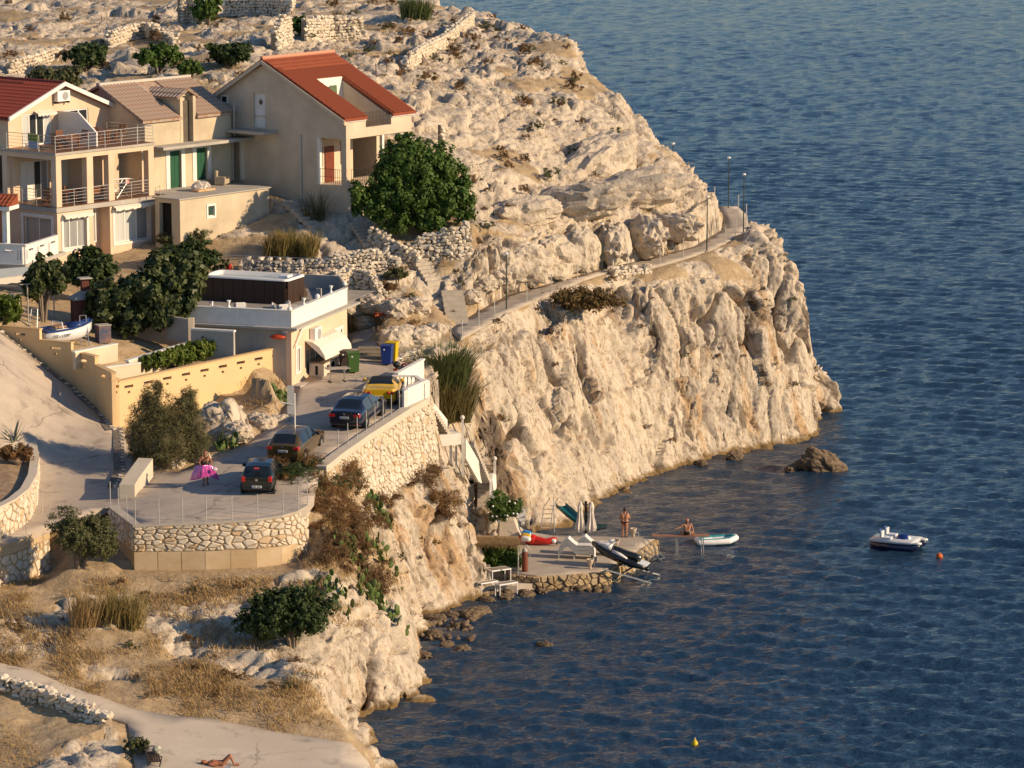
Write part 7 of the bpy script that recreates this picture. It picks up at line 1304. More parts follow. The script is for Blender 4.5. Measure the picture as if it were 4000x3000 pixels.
bg_ = bp + Vector((0.12, 0.28, 0.47)); BGm = M('print_bag', (0.10, 0.14, 0.07), (0.62, 0.60, 0.54), 0.8, 9); o = empty('beach_bag', bg_, 0.3, 'patterned green and white beach bag on the dark bench', 'bag'); MB().ball((0, 0, 0.17), 0.2, 8, (1.0, 0.6, 0.9)).obj('bag_body', BGm, o, True); MB().tube([(-0.1, 0, 0.3), (-0.05, 0, 0.45), (0.05, 0, 0.45), (0.1, 0, 0.3)], 0.012).obj('handle', BGm, o)
TEAL = M('teal_slide', (0.006, 0.17, 0.19), (0.01, 0.14, 0.17), 0.35, 2)
SLD = empty('water_slide', onq(2185, 2093), 0, 'teal plastic water slide with a steel ladder leaning on the cliff', 'slide'); b0 = SLD.location.copy(); a, b = AY(2190, 1978, 184.0), AY(2350, 2072, 180.4); mb = MB(); prf = [(-0.32, 0.22), (-0.30, 0.02), (0, -0.02), (0.30, 0.02), (0.32, 0.22)]; N_ = 14; dh = (b - a).normalized(); sd_ = Vector((-dh.y, dh.x, 0)).normalized(); rows = []
for i in range(N_ + 1): t_ = i / N_; c = a.lerp(b, t_) + Vector((0, 0, -0.25 * math.sin(math.pi * t_) - (0.0 if t_ < 0.9 else -0.12 * (t_ - 0.9) * 10))); rows.append([c + sd_ * u + Vector((0, 0, z)) - b0 for u, z in prf])
mb.add([p for r_ in rows for p in r_] + [p + Vector((0, 0, -0.04)) for r_ in rows for p in r_], [(i * 5 + j, i * 5 + j + 1, (i + 1) * 5 + j + 1, (i + 1) * 5 + j) for i in range(N_) for j in range(4)] + [((N_ + 1) * 5 + i * 5 + j, (N_ + 1) * 5 + (i + 1) * 5 + j, (N_ + 1) * 5 + (i + 1) * 5 + j + 1, (N_ + 1) * 5 + i * 5 + j + 1) for i in range(N_) for j in range(4)]); mb.obj('chute', TEAL, SLD, True)
for s in (-0.22, 0.22): MB().tube([onq(2130, 2070, 1.0) + Vector((s * 1.2, 0, 0)) - b0, AY(2142, 1980, 183.6) + Vector((s * 1.2, 0, 0)) - b0, AY(2165, 1945, 183.6) + Vector((s, 0, 0)) - b0], 0.025).obj('ladder_rail', STEEL, SLD)
for k in range(5): t_ = (k + 0.5) / 5; p = onq(2130, 2070, 1.0).lerp(AY(2142, 1980, 183.6), t_) - b0; MB().box((-0.28, -0.06, -0.02), (0.28, 0.06, 0.02)).obj('rung', M('bleached_wood', (0.52, 0.43, 0.30), None, 0.8), SLD, loc=p)
MB().tube([AY(2165, 2080, 183) - b0, AY(2163, 1940, 183.5) - b0], 0.03).tube([AY(2150, 1975, 183.8) - b0, AY(2195, 1978, 184) - b0], 0.03).obj('platform_frame', STEEL, SLD)
UB = empty('parasol', onq(2288, 2128), 0, 'dark parasol post with two closed white canopies on the quay', 'parasol'); CNV = M('white_canvas', (0.70, 0.63, 0.55), (0.62, 0.55, 0.47), 0.9, 4); hp2 = AY(2288, 1958, UB.location.y).z - QZ
MB().bar((0, 0, 0), (0, 0, hp2), 0.075, n=10).obj('post', M('brown_black_metal', (0.02, 0.015, 0.012), None, 0.5), UB); MB().box((-0.5, -0.5, 0), (0.5, 0.5, 0.08)).obj('base_plate', GREYR, UB)
for s in (-1, 1):
    mb = MB(); n = 16; prof = [(0.05, 0.0), (0.10, -0.10), (0.16, -0.30), (0.12, -0.55), (0.15, -0.9), (0.22, -1.25), (0.26, -1.45), (0.2, -1.62)]; vs = []
    for r_, z in prof:
        for i in range(n): q = 1 + (0.28 if i % 2 else -0.22) * min(1, -z); vs.append((s * 0.30 + r_ * q * math.cos(2 * math.pi * i / n), r_ * q * math.sin(2 * math.pi * i / n), hp2 - 0.02 + z - (0.1 if i % 4 == 0 else 0) * (z < -1.4)))
    mb.add(vs, [(j * n + i, j * n + (i + 1) % n, (j + 1) * n + (i + 1) % n, (j + 1) * n + i) for j in range(len(prof) - 1) for i in range(n)] + [tuple(range(n))]); c_ = mb.obj('canopy', CNV, UB); MB().bar((0, 0, hp2 - 0.25), (s * 0.30, 0, hp2 - 0.05), 0.03).obj('arm', IRON, UB)
LMAT = M('white_lounger_plastic', (0.76, 0.74, 0.70), None, 0.4)
def lounger_mesh():
    prof = [(-0.95, 0.02), (-0.85, 0.32), (-0.62, 0.62), (-0.42, 0.70), (-0.15, 0.45), (0.05, 0.32), (0.4, 0.33), (0.75, 0.33), (0.95, 0.30), (1.0, 0.06)]
    mb = MB()
    for k in range(len(prof) - 1):
        (x0, z0), (x1, z1) = prof[k], prof[k + 1]; mb.add([(x0, -0.32, z0), (x1, -0.32, z1), (x1, 0.32, z1), (x0, 0.32, z0), (x0, -0.32, z0 - 0.035), (x1, -0.32, z1 - 0.035), (x1, 0.32, z1 - 0.035), (x0, 0.32, z0 - 0.035)], [(0, 1, 2, 3), (7, 6, 5, 4), (0, 4, 5, 1), (1, 5, 6, 2), (2, 6, 7, 3), (3, 7, 4, 0)])
    return mb.mesh('lounger_shell', LMAT)
lm = lounger_mesh(); legm = MB().box((-0.03, -0.30, 0), (0.03, -0.24, 0.30)).box((-0.03, 0.24, 0), (0.03, 0.30, 0.30)).mesh('lounger_legs', LMAT)
def lounger(loc, rz, label, grp):
    o = empty('sun_lounger', loc, rz, label, 'sun lounger', grp); link('shell', lm, o); link('leg_pair', legm, o, (-0.1, 0, 0)); link('leg_pair', legm, o, (0.85, 0, 0)); return o
q0 = onq(2252, 2180)
ORD = ('lowest', 'second from bottom', 'third from bottom', 'middle', 'fifth from bottom', 'second from top', 'topmost')
for k in range(7): lounger(q0 + Vector((0, 0, 0.075 * k)), R(-8), ORD[k] + ' white sun lounger of the front stack on the quay', 'front stack of sun loungers')
q1 = onq(2310, 2168)
for k in range(6): lounger(q1 + Vector((0.1, 0.15, 0.075 * k)), R(-8), ORD[k if k < 3 else k + 1] + ' white sun lounger of the rear stack below the parasol', 'rear stack of sun loungers')
JS = empty('jet_ski', onq(2400, 2190, 1.15), R(-14), 'black and white jet ski resting bow-up on the launching ramp', 'jet ski'); JS.rotation_euler = (0, R(17), R(-16)); JBL = M('black_hull', (0.012, 0.012, 0.013), None, 0.25, coat=0.8); JW = M('white_hull', (0.75, 0.73, 0.70), None, 0.25, coat=0.8)
def loft(sections, mat, par, name, cap=True):
    mb = MB(); n = len(sections[0]); mb.add([p for s_ in sections for p in s_], [(i * n + j, i * n + (j + 1) % n, (i + 1) * n + (j + 1) % n, (i + 1) * n + j) for i in range(len(sections) - 1) for j in range(n)] + ([tuple(range(n))[::-1], tuple(range((len(sections) - 1) * n, len(sections) * n))] if cap else [])); return mb.obj(name, mat, par, True)
loft([[(x, -w_, zt), (x, -w_ * 0.9, zb + 0.1), (x, 0, zb), (x, w_ * 0.9, zb + 0.1), (x, w_, zt)] for x, w_, zb, zt in ((-1.45, 0.03, 0.42, 0.62), (-1.1, 0.28, 0.22, 0.62), (-0.6, 0.5, 0.08, 0.56), (0.2, 0.58, 0.03, 0.48), (1.2, 0.56, 0.05, 0.42), (1.75, 0.50, 0.12, 0.40))], JBL, JS, 'hull')
loft([[(x, -w_, z0), (x, -w_ * 0.7, z1), (x, w_ * 0.7, z1), (x, w_, z0)] for x, w_, z0, z1 in ((-1.35, 0.06, 0.61, 0.64), (-1.0, 0.28, 0.60, 0.72), (-0.55, 0.40, 0.56, 0.86), (-0.3, 0.34, 0.54, 0.84))], JW, JS, 'bow_deck'); loft([[(x, -w_, 0.42), (x, -w_ * 0.75, z1), (x, w_ * 0.75, z1), (x, w_, 0.42)] for x, w_, z1 in ((-0.4, 0.26, 0.80), (0.0, 0.25, 0.78), (0.5, 0.24, 0.76), (1.0, 0.22, 0.80), (1.35, 0.2, 0.74))], JBL, JS, 'seat')
for s in (-1, 1): loft([[(x, s * 0.36, 0.45), (x, s * 0.34, z1), (x, s * 0.42, z1), (x, s * 0.5, 0.45)] for x, z1 in ((-0.2, 0.66), (0.3, 0.62), (0.7, 0.5))], JW, JS, 'side_panel'); MB().ball((-0.35, s * 0.42, 1.0), 0.07, 8, (0.5, 1, 0.8)).obj('mirror', JBL, JS, True)
MB().tube([(-0.15, -0.36, 1.02), (-0.28, -0.1, 1.04), (-0.28, 0.1, 1.04), (-0.15, 0.36, 1.02)], 0.025).obj('handlebar', JBL, JS); MB().ball((-0.42, 0, 0.93), 0.2, 8, (1.2, 0.7, 0.7)).obj('cowling', JW, JS, True); MB().box((1.25, -0.45, 0.40), (1.8, 0.45, 0.47)).obj('stern_deck', JW, JS, bevel=0.03); MB().ball((1.8, 0, 0.2), 0.13, 8).obj('jet_nozzle', JBL, JS, True)
RP = empty('launch_ramp', onq(2372, 2222, 0.9), 0, 'steel roller ramp running from the quay into the sea under the jet ski', 'ramp'); b0 = RP.location.copy()
for a_, b_2 in (((2355, 2222, 1.05), (2545, 2278, 0.05)), ((2410, 2200, 1.05), (2575, 2245, 0.05))): MB().beam(AZ(*a_) - b0, AZ(*b_2) - b0, 0.08, 0.08).obj('rail', STEEL, RP)
for t_ in (0.15, 0.4, 0.62, 0.85):
    p = AZ(2355, 2222, 1.05).lerp(AZ(2545, 2278, 0.05), t_) - b0; q = AZ(2410, 2200, 1.05).lerp(AZ(2575, 2245, 0.05), t_) - b0; MB().bar(p + Vector((0, 0, 0.08)), q + Vector((0, 0, 0.08)), 0.05, n=8).obj('roller', BLK, RP)
POT = M('cream_pot', (0.60, 0.49, 0.36), (0.52, 0.42, 0.31), 0.9, 5)
for px, py, lb, s in ((2474, 2098, 'cream stone pot by the woman at the quay edge', 1.0), (2408, 2142, 'cream stone pot beyond the jet ski bow', 1.0), (2305, 2222, 'cream stone pot at the front edge of the quay', 1.05)): o = empty('flower_pot', onq(px, py), 0, lb, 'pot', 'cream pots on the quay'); MB().lathe([(0.07, 0), (0.09, 0.02), (0.055, 0.16), (0.10, 0.20), (0.20, 0.48), (0.205, 0.50), (0.16, 0.50), (0.15, 0.42)], n=14).obj('pot_body', POT, o, True, ); MB().lathe([(0.001, 0.43), (0.15, 0.43)], n=12).obj('soil', M('bed_soil', (0.1, 0.07, 0.05)), o); o.scale = (s, s, s)
PR = empty('inflatable_float', onq(2095, 2128), R(-8), 'red inflatable parrot float with blue and yellow wings lying on the quay', 'inflatable'); RED = M('red_vinyl', (0.62, 0.025, 0.012), (0.55, 0.02, 0.01), 0.2, 2, coat=0.5)
mb = MB(); caps(mb, (-0.9, 0.25, 0.25), (-0.2, 0.0, 0.28), 0.22, 0.30, 14, 5); caps(mb, (-0.2, 0.0, 0.26), (0.55, -0.1, 0.22), 0.28, 0.17, 14, 5); caps(mb, (0.55, -0.1, 0.22), (0.95, 0.0, 0.28), 0.17, 0.20, 14, 5); caps(mb, (-0.9, 0.25, 0.22), (-1.35, 0.5, 0.3), 0.2, 0.10, 12, 4); mb.obj('inflated_body', RED, PR, True)
mb = MB(); caps(mb, (0.93, -0.08, 0.28), (0.98, -0.1, 0.27), 0.15, 0.14, 12, 4); mb.obj('white_face', PVC, PR, True); mb = MB(); caps(mb, (1.08, -0.05, 0.25), (1.13, -0.07, 0.10), 0.09, 0.05, 10, 4); mb.obj('beak', BLK, PR, True)
for c, y, z, nm in ((M('blue_vinyl', (0.03, 0.25, 0.62), None, 0.2, coat=0.5), 0.12, 0.62, 'wing_blue'), (M('yellow_vinyl', (0.75, 0.45, 0.02), None, 0.2, coat=0.5), -0.05, 0.50, 'wing_yellow'), (PVC, -0.2, 0.38, 'wing_white')): mb = MB(); caps(mb, (-0.65, y, z), (-0.40, y - 0.05, z - 0.02), 0.17, 0.15, 12, 4); mb.obj(nm, c, PR, True)
for px, py, mt, lb, sz in ((2372, 2134, M('green_vinyl', (0.02, 0.30, 0.06), None, 0.25), 'flat green float lying on the quay', 0.45), (2350, 2145, M('ochre_vinyl', (0.45, 0.28, 0.05), None, 0.4), 'flat ochre float beside the green one', 0.6)):
    o = MB().ball((0, 0, 0.06), 1, 12, (sz, sz * 0.55, 0.07)).obj('swim_float', mt, None, True, loc=onq(px, py)); tag(o, lb, 'float')
OB = empty('outboard_motor', onq(2322, 2215), R(20), 'small outboard motor clamped on a stand by the front pot', 'outboard motor'); MB().box((-0.12, -0.08, 0.3), (0.12, 0.08, 0.55)).obj('engine_cover', M('grey_cover', (0.22, 0.22, 0.22), None, 0.4), OB, bevel=0.03); MB().bar((0, 0, 0), (0, 0, 0.3), 0.03).obj('shaft', STEEL, OB); MB().tube([(-0.2, 0.1, 0), (0, 0, 0.32), (0.2, 0.1, 0)], 0.02).obj('stand', STEEL, OB)
for (a_, b_2), lb in ((((2516, 2108, 1.5), (2594, 2190, -0.1)), 'steel bathing ladder slanting into the sea at the quay corner'), (((2505, 2150, 1.05), (2560, 2190, -0.1)), 'short steel steps into the sea beside the quay corner')):
    A_, B_ = AZ(*a_), AZ(*b_2); o = empty('bathing_ladder', A_, 0, lb, 'ladder'); s_v = Vector((0.22, 0.3, 0))
    for s in (-1, 1): MB().bar(s_v * s * 0.6, B_ - A_ + s_v * s * 0.6, 0.025).obj('rail', STEEL, o)
    for k in range(4): p = (B_ - A_) * (0.3 + 0.2 * k); MB().bar(p - s_v * 0.6, p + s_v * 0.6, 0.018).obj('rung', STEEL, o)
o = empty('handrail', onq(2487, 2134), 0, 'pair of steel handrail posts at the quay edge', 'handrail'); MB().tube([(-0.1, 0, 0), (-0.1, 0, 0.75), (0.1, 0.1, 0.75), (0.1, 0.1, 0)], 0.022).obj('rail', STEEL, o)
PK = empty('plank_jetty', AZ(2545, 2095, 0.98), 0, 'narrow reddish plank jetty on steel legs off the quay', 'jetty'); b0 = PK.location.copy(); PLK = M('pink_brown_plank', (0.34, 0.17, 0.11), (0.28, 0.14, 0.09), 0.8, 3, stretch=(1, 6, 6)); ja, jb = AZ(2548, 2094, plank_z - 0.02), AZ(2772, 2094, plank_z - 0.02)
for k in range(2): quadbox(PK, b0, ja + Vector((0, k * 0.24, 0)), jb + Vector((0, k * 0.24, 0)), 0.225, plank_z - 0.06, plank_z, PLK, 'plank')
for px in (2640, 2647, 2740, 2748): p = AY(px, 2094, ja.y + 0.1 + (0.2 if px in (2647, 2748) else 0)); MB().bar(Vector((p.x, p.y, -1.5)) - b0, Vector((p.x, p.y, plank_z - 0.065)) - b0, 0.03).obj('leg', STEEL, PK)
IB = empty('inflatable_boat', AZ(2800, 2112, 0.12), R(8), 'white and turquoise inflatable boat tied to the plank jetty', 'inflatable boat'); TQ = M('turquoise_vinyl', (0.03, 0.30, 0.33), None, 0.25, coat=0.4); loopp = [(-1.05, -0.42, 0), (-0.2, -0.5, 0.02), (0.6, -0.45, 0.05), (1.05, -0.15, 0.16), (1.05, 0.15, 0.16), (0.6, 0.45, 0.05), (-0.2, 0.5, 0.02), (-1.05, 0.42, 0), (-1.05, -0.42, 0)]
mb = MB(); 
for i in range(8): caps(mb, loopp[i], loopp[i + 1], 0.17, 0.17, 12, 4)
mb.obj('tube', PVC, IB, True); mb = MB()
for i in range(8): p, q = Vector(loopp[i]), Vector(loopp[i + 1]); caps(mb, p * 0.93 + Vector((0, 0, 0.10)), q * 0.93 + Vector((0, 0, 0.10)), 0.10, 0.10, 10, 3)
mb.obj('turquoise_band', TQ, IB, True); MB().box((-1.0, -0.42, -0.05), (0.9, 0.42, 0.0)).obj('floor', TQ, IB)
PB = empty('pedal_boat', AZ(3510, 2140, 0.0), R(-24), 'white and navy pedal boat with two seats moored offshore', 'pedal boat'); NV = M('navy_gel', (0.008, 0.012, 0.05), None, 0.25, coat=0.6); GW_ = M('white_gel', (0.66, 0.66, 0.66), None, 0.3, coat=0.5)
for s in (-1, 1): loft([[(x, s * 0.58 - w_, 0.42), (x, s * 0.58 - w_ * 0.7, zb), (x, s * 0.58 + w_ * 0.7, zb), (x, s * 0.58 + w_, 0.42)] for x, w_, zb in ((-1.4, 0.22, -0.12), (0.0, 0.28, -0.15), (0.9, 0.25, -0.10), (1.4, 0.06, 0.2))], NV, PB, 'hull')
loft([[(x, -w_, z), (x, -w_ * 0.96, z + 0.13), (x, w_ * 0.96, z + 0.13), (x, w_, z)] for x, w_, z in ((-1.45, 0.86, 0.423), (0.0, 0.92, 0.423), (0.9, 0.86, 0.43), (1.15, 0.8, 0.43))], GW_, PB, 'deck')
for s in (-1, 1): loft([[(x, s * 0.58 - w_, 0.425), (x, s * 0.58 - w_, 0.53), (x, s * 0.58 + w_, 0.53), (x, s * 0.58 + w_, 0.425)] for x, w_ in ((1.1, 0.26), (1.35, 0.16), (1.5, 0.04))], GW_, PB, 'prow')
for s in (-1, 1): MB().box((-0.75, s * 0.45 - 0.24, 0.553), (-0.25, s * 0.45 + 0.24, 0.68)).obj('seat', GW_, PB, bevel=0.03); MB().box((-0.90, s * 0.45 - 0.24, 0.6), (-0.76, s * 0.45 + 0.24, 1.0)).obj('seat_back', GW_, PB, bevel=0.04); MB().box((-0.97, s * 0.45 - 0.22, 0.85), (-0.905, s * 0.45 + 0.22, 1.08)).obj('headrest', M('blue_pad', (0.03, 0.07, 0.22), None, 0.5), PB, bevel=0.03)
MB().ball((0.25, 0.05, 0.55), 0.42, 10, (1.0, 0.75, 0.62)).obj('pedal_cowl', M('blue_gel', (0.01, 0.03, 0.16), None, 0.25, coat=0.6), PB, True); MB().ball((0.50, 0.05, 0.56), 0.25, 10, (0.8, 0.8, 0.7)).obj('cowl_front', GW_, PB, True)
BY = empty('mooring_buoy', AZ(3669, 2180, 0.0), 0, 'orange ball buoy near the pedal boat', 'buoy'); MB().ball((0, 0, 0.08), 0.2, 12).obj('ball', M('orange_buoy', (0.60, 0.13, 0.02), (0.45, 0.09, 0.015), 0.5, 4), BY, True); MB().lathe([(0.05, 0.26), (0.03, 0.33)], n=8).obj('neck', M('buoy_neck', (0.4, 0.2, 0.1)), BY)
BY = empty('marker_buoy', AZ(2714, 2912, 0.0), 0, 'small yellow pear-shaped buoy in the near water', 'buoy'); MB().lathe([(0.02, -0.15), (0.14, -0.05), (0.16, 0.06), (0.11, 0.18), (0.05, 0.27)], n=14).obj('pear_body', M('yellow_buoy', (0.62, 0.45, 0.01), None, 0.45), BY, True); MB().bar((0, 0, 0.26), (0, 0, 0.36), 0.035).obj('neck', M('bleached_neck', (0.6, 0.45, 0.4)), BY)
RB = empty('reed_shelter', onq(1935, 2215, 0.6), 0, 'ivy clad shelter with straw reed roof at the cliff foot', 'shelter'); b0 = RB.location.copy(); STRAW = M('straw_reed', (0.38, 0.25, 0.11), (0.28, 0.18, 0.08), 0.9, 10)
quadbox(RB, b0, AZ(1838, 2218, 0.9), AZ(2028, 2218, 1.0), 2.2, 0.4, 1.0, MATS['quay_concrete'], 'plinth')
rz_ = 2.55; c0, c1, c2, c3 = AZ(1828, 2125, rz_), AZ(2028, 2128, rz_), AZ(2025, 2095, rz_ + 0.05), AZ(1835, 2090, rz_ + 0.05); MB().add([v - b0 for v in (c0, c1, c2, c3)] + [v - b0 - Vector((0, 0, 0.05)) for v in (c0, c1, c2, c3)], [(0, 1, 2, 3), (7, 6, 5, 4), (0, 4, 5, 1), (1, 5, 6, 2), (2, 6, 7, 3), (3, 7, 4, 0)]).obj('roof_frame', STRAW, RB)
r = random.Random(9); mb = MB()
for k in range(2600):
    t_, s = r.random(), r.random() ** 1.7; p = c0.lerp(c1, t_).lerp(c3.lerp(c2, t_), s * 0.8) - b0 + Vector((0, 0, 0.02)); d = Vector((r.gauss(0, 1), r.gauss(-0.5, 0.6), r.uniform(-0.5, 0.15))).normalized() * r.uniform(0.25, 0.6); n_ = d.cross(Vector((0, 0, 1))).normalized() * 0.014; mb.add([p - n_, p + n_, p + d], [(0, 1, 2)])
tag(mb.obj('straw', STRAW, RB), kind='stuff')
for t_ in (0.02, 0.98): p = c0.lerp(c1, t_) - b0; MB().bar(p, Vector((p.x, p.y, 0.3)), 0.04).obj('post', STEEL, RB)
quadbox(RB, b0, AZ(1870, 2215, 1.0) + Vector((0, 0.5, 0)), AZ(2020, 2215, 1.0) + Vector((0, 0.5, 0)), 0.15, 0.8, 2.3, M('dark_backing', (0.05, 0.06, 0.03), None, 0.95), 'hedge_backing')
CY = empty('cylinder_tank', onq(2050, 2232), 0, 'tall reddish brown cylinder beside the reed shelter', 'tank'); MB().lathe([(0.15, 0), (0.155, 0.04), (0.155, 1.02), (0.14, 1.06)], n=18).obj('tank_body', M('red_brown_enamel', (0.19, 0.05, 0.025), (0.15, 0.04, 0.02), 0.35, 3), CY, True); MB().lathe([(0.15, 1.063), (0.13, 1.2), (0.05, 1.22), (0.05, 1.3)], n=14).obj('cap', GREYR, CY, True); MB().tube([(0.2, 0, 0), (0.28, 0.05, 1.2), (0.1, 0.1, 1.4), (-0.9, 0.9, 2.0)], 0.02).obj('stay', STEEL, CY)
OP = empty('planter', AZ(1985, 2105, 1.0), 0, 'big cream masonry planter holding the oleander', 'planter'); MB().add([(-0.55, -0.4, 0), (0.75, -0.4, 0), (0.85, 0.5, 0), (-0.55, 0.5, 0), (-0.50, -0.35, 1.15), (0.35, -0.35, 1.15), (0.40, 0.4, 1.15), (-0.5, 0.4, 1.15)], [(0, 3, 2, 1), (4, 5, 6, 7), (0, 1, 5, 4), (1, 2, 6, 5), (2, 3, 7, 6), (3, 0, 4, 7)]).obj('planter_body', M('cream_masonry', (0.62, 0.53, 0.42), (0.54, 0.46, 0.36), 0.9, 3, 0.3, 10), OP, bevel=0.05)
o = empty('target_board', AZ(2024, 1975, 2.6), 0, 'small white framed square board fixed to the cliff', 'board'); o.location = AY(2026, 1965, 184.6); m_ = MB()
for q in ((-0.2, -0.16, -0.16, 0.16), (0.16, 0.2, -0.16, 0.16), (-0.2, 0.2, 0.16, 0.2), (-0.2, 0.2, -0.2, -0.16), (-0.09, -0.06, -0.07, 0.07), (0.06, 0.09, -0.07, 0.07), (-0.09, 0.09, 0.07, 0.09), (-0.09, 0.09, -0.09, -0.07)): m_.box((q[0], -0.02, q[2]), (q[1], 0.0, q[3]))
m_.obj('frame_lines', PVC, o); MB().box((-0.22, 0.003, -0.22), (0.22, 0.03, 0.22)).obj('backing', M('ochre_board', (0.42, 0.32, 0.2), None, 0.9), o)
o = MB().sheet([(-0.3, 0.0), (0.25, -0.55), (0.30, 0.35), (-0.15, 0.45)], 0, 0.05).obj('white_board', PVC, None, loc=AY(2032, 2015, 183.6)); tag(o, 'torn white panel hanging beside the oleander', 'panel')
o = MB().ball((0, 0, 0), 0.1, 8, (1.2, 0.8, 1)).obj('green_bucket', M('green_plastic', (0.02, 0.35, 0.08), None, 0.4), None, True, loc=AZ(2020, 2053, 1.5)); tag(o, 'bright green plastic bucket behind the planter', 'bucket')
def wtable(px, py, z, L_, W_, rz, lb, h_=0.7):
    o = empty('metal_table', AZ(px, py, z), rz, lb, 'table', 'white metal tables and benches by the water'); MB().box((-L_ / 2, -W_ / 2, h_), (L_ / 2, W_ / 2, h_ + 0.04)).obj('table_top', M('weathered_grey_board', (0.36, 0.31, 0.27), (0.30, 0.26, 0.23), 0.8, 4), o)
    m_ = MB(); e = 0.03
    for x0, x1, y0, y1 in ((-L_ / 2 - e, L_ / 2 + e, -W_ / 2 - e, -W_ / 2), (-L_ / 2 - e, L_ / 2 + e, W_ / 2, W_ / 2 + e), (-L_ / 2 - e, -L_ / 2, -W_ / 2, W_ / 2), (L_ / 2, L_ / 2 + e, -W_ / 2, W_ / 2)): m_.box((x0, y0, h_ - 0.02), (x1, y1, h_ + 0.045))
    m_.obj('frame', PVC, o)
    for sx in (-1, 1):
        for sy in (-1, 1): MB().bar((sx * L_ / 2, sy * W_ / 2, -0.6), (sx * L_ / 2, sy * W_ / 2, h_ - 0.02), 0.028).obj('leg', PVC, o)
wtable(1868, 2268, 0.35, 1.2, 0.75, R(6), 'long grey-topped table against the cliff by the water', 0.75); wtable(1948, 2275, 0.4, 1.1, 0.6, R(30), 'white framed table in the middle of the waterside set', 0.72); wtable(1905, 2310, 0.2, 1.0, 0.35, R(35), 'narrow white framed bench left in the waterside set', 0.5); wtable(1978, 2318, 0.1, 1.1, 0.42, R(35), 'white framed bench nearest the sea in the waterside set', 0.55)
BOUL = []
for k in range(8):
    bm = bmesh.new(); bmesh.ops.create_icosphere(bm, subdivisions=4, radius=1.0)
    for v in bm.verts:
        p = v.co.copy(); q = p * 1.3 + Vector((k * 7.1, 0, 0)); n = mnoise.voronoi(q * 1.1)[0]; m3_ = max(abs(p.x), abs(p.y), abs(p.z)); n2 = mnoise.voronoi(q * 2.6)[0]; n3 = mnoise.voronoi(q * 6)[0]; d = (0.62 + 0.22 / m3_ * 0.8 + 0.42 * min(n[1] - n[0], 0.5) + 0.16 * min(n2[1] - n2[0], 0.4) + 0.05 * (n3[1] - n3[0]) + 0.10 * mnoise.noise(q * 2.2) + 0.05 * mnoise.noise(q * 7)); v.co = Vector((p.x * d * 1.15, p.y * d * 0.9, p.z * d * 0.7))
    me = bpy.data.meshes.new('boulder'); bm.to_mesh(me); bm.free(); me.materials.append(MAT_ROCK); BOUL.append(me)
    for pl in me.polygons: pl.use_smooth = False
DKR = M('dark_sea_rock', (0.085, 0.06, 0.04), (0.22, 0.16, 0.10), 0.85, 2.2, 0.8, 5, stretch=(1, 1, 2.2), bdist=0.1)
def boulder(px, py, s, label, z=None, grp='boulders along the shore', sc=(1, 1, 1), rz=None, k=None, ry=0.0):
    p = hitg(px, py) if z is None else AZ(px, py, z); r = random.Random(px + py); bme = BOUL[r.randrange(8) if k is None else k]
    if z is not None: bme = bme.copy(); bme.materials[0] = DKR
    tag(link('boulder', bme, None, p, (0, ry, r.uniform(0, 6) if rz is None else rz), (s * sc[0], s * sc[1], s * sc[2])), label, 'rock', grp)
boulder(3220, 1820, 1.05, 'large dark slanted rock standing in the sea off the headland', 0.25, sc=(1.35, 0.9, 1.3), rz=0.3, k=2, ry=0.55); boulder(3130, 1822, 0.65, 'smaller dark rock left of the slanted sea rock', 0.1, k=3, ry=0.4); boulder(3088, 1835, 0.45, 'lowest dark rock at the left end of the sea rocks', 0.05, k=4); boulder(2870, 1785, 0.6, 'low rock at the foot of the headland cliff', 0.1); boulder(2740, 1812, 0.4, 'small rock at the waterline under the cliff', 0.05)
for i, (px, py, s, lb) in enumerate(((1690, 2420, 0.55, 'shore rock nearest the fluted cliff in the cove'), (1760, 2405, 0.45, 'rounded shore rock in the back of the cove'), (1860, 2400, 0.75, 'flat brown rock awash in the cove'), (1700, 2480, 0.5, 'brown rock awash left in the cove'), (1640, 2450, 0.6, 'dark rock under the cliff at the cove corner'), (1810, 2540, 0.45, 'lone rock awash in the middle of the cove'), (2130, 2522, 0.4, 'small lone rock awash off the cove'), (1640, 2560, 0.5, 'rock at the foot of the near cliff'), (1745, 2520, 0.35, 'small rock awash near the near cliff'), (1900, 2345, 0.4, 'rubble rock left under the quay'), (1980, 2335, 0.4, 'rubble rock in front of the waterside tables'), (2060, 2325, 0.4, 'rubble rock at the quay corner'), (2130, 2312, 0.35, 'rubble rock under the quay front'))): boulder(px, py, s, lb, 0.0, 'rocks in the cove', (1.2, 1, 0.8))
for px, py, s, lb in ((1380, 1205, 0.9, 'pale boulder right of the roof terrace corner'), (1450, 1190, 0.9, 'cracked pale boulder above the brick pile'), (1540, 1215, 1.1, 'broad pale boulder above the concrete walk'), (1620, 1200, 0.9, 'pale boulder left of the garden steps'), (1700, 1290, 0.7, 'jagged pale boulder at the foot of the garden steps'), (1560, 1330, 1.3, 'large sloping rock behind the coloured bins'), (1640, 1330, 1.2, 'smooth pale slab rock beside the cane thicket'), (1840, 1160, 0.7, 'pale boulder right of the garden steps'), (1900, 1110, 0.8, 'leaning pale boulder above the path start'), (1950, 1080, 0.9, 'upright pale boulder above the path lamp'), (1420, 1260, 0.7, 'low boulder beside the red bricks'), (690, 1810, 0.55, 'white boulder beside the tamarisk'), (780, 1790, 0.6, 'cream boulder behind the walking woman'), (920, 1690, 0.9, 'big cream rock below the yellow wall'), (1020, 1660, 0.9, 'tall cream rock below the prickly pear'), (1090, 1650, 0.6, 'grey shaded rock at the road edge by the sign')): boulder(px, py, s, lb, None, 'pale boulders around the houses')
RBo = empty('shore_rubble', AZ(1990, 2330, 0)); b0 = RBo.location.copy(); r = random.Random(8); T_ = []
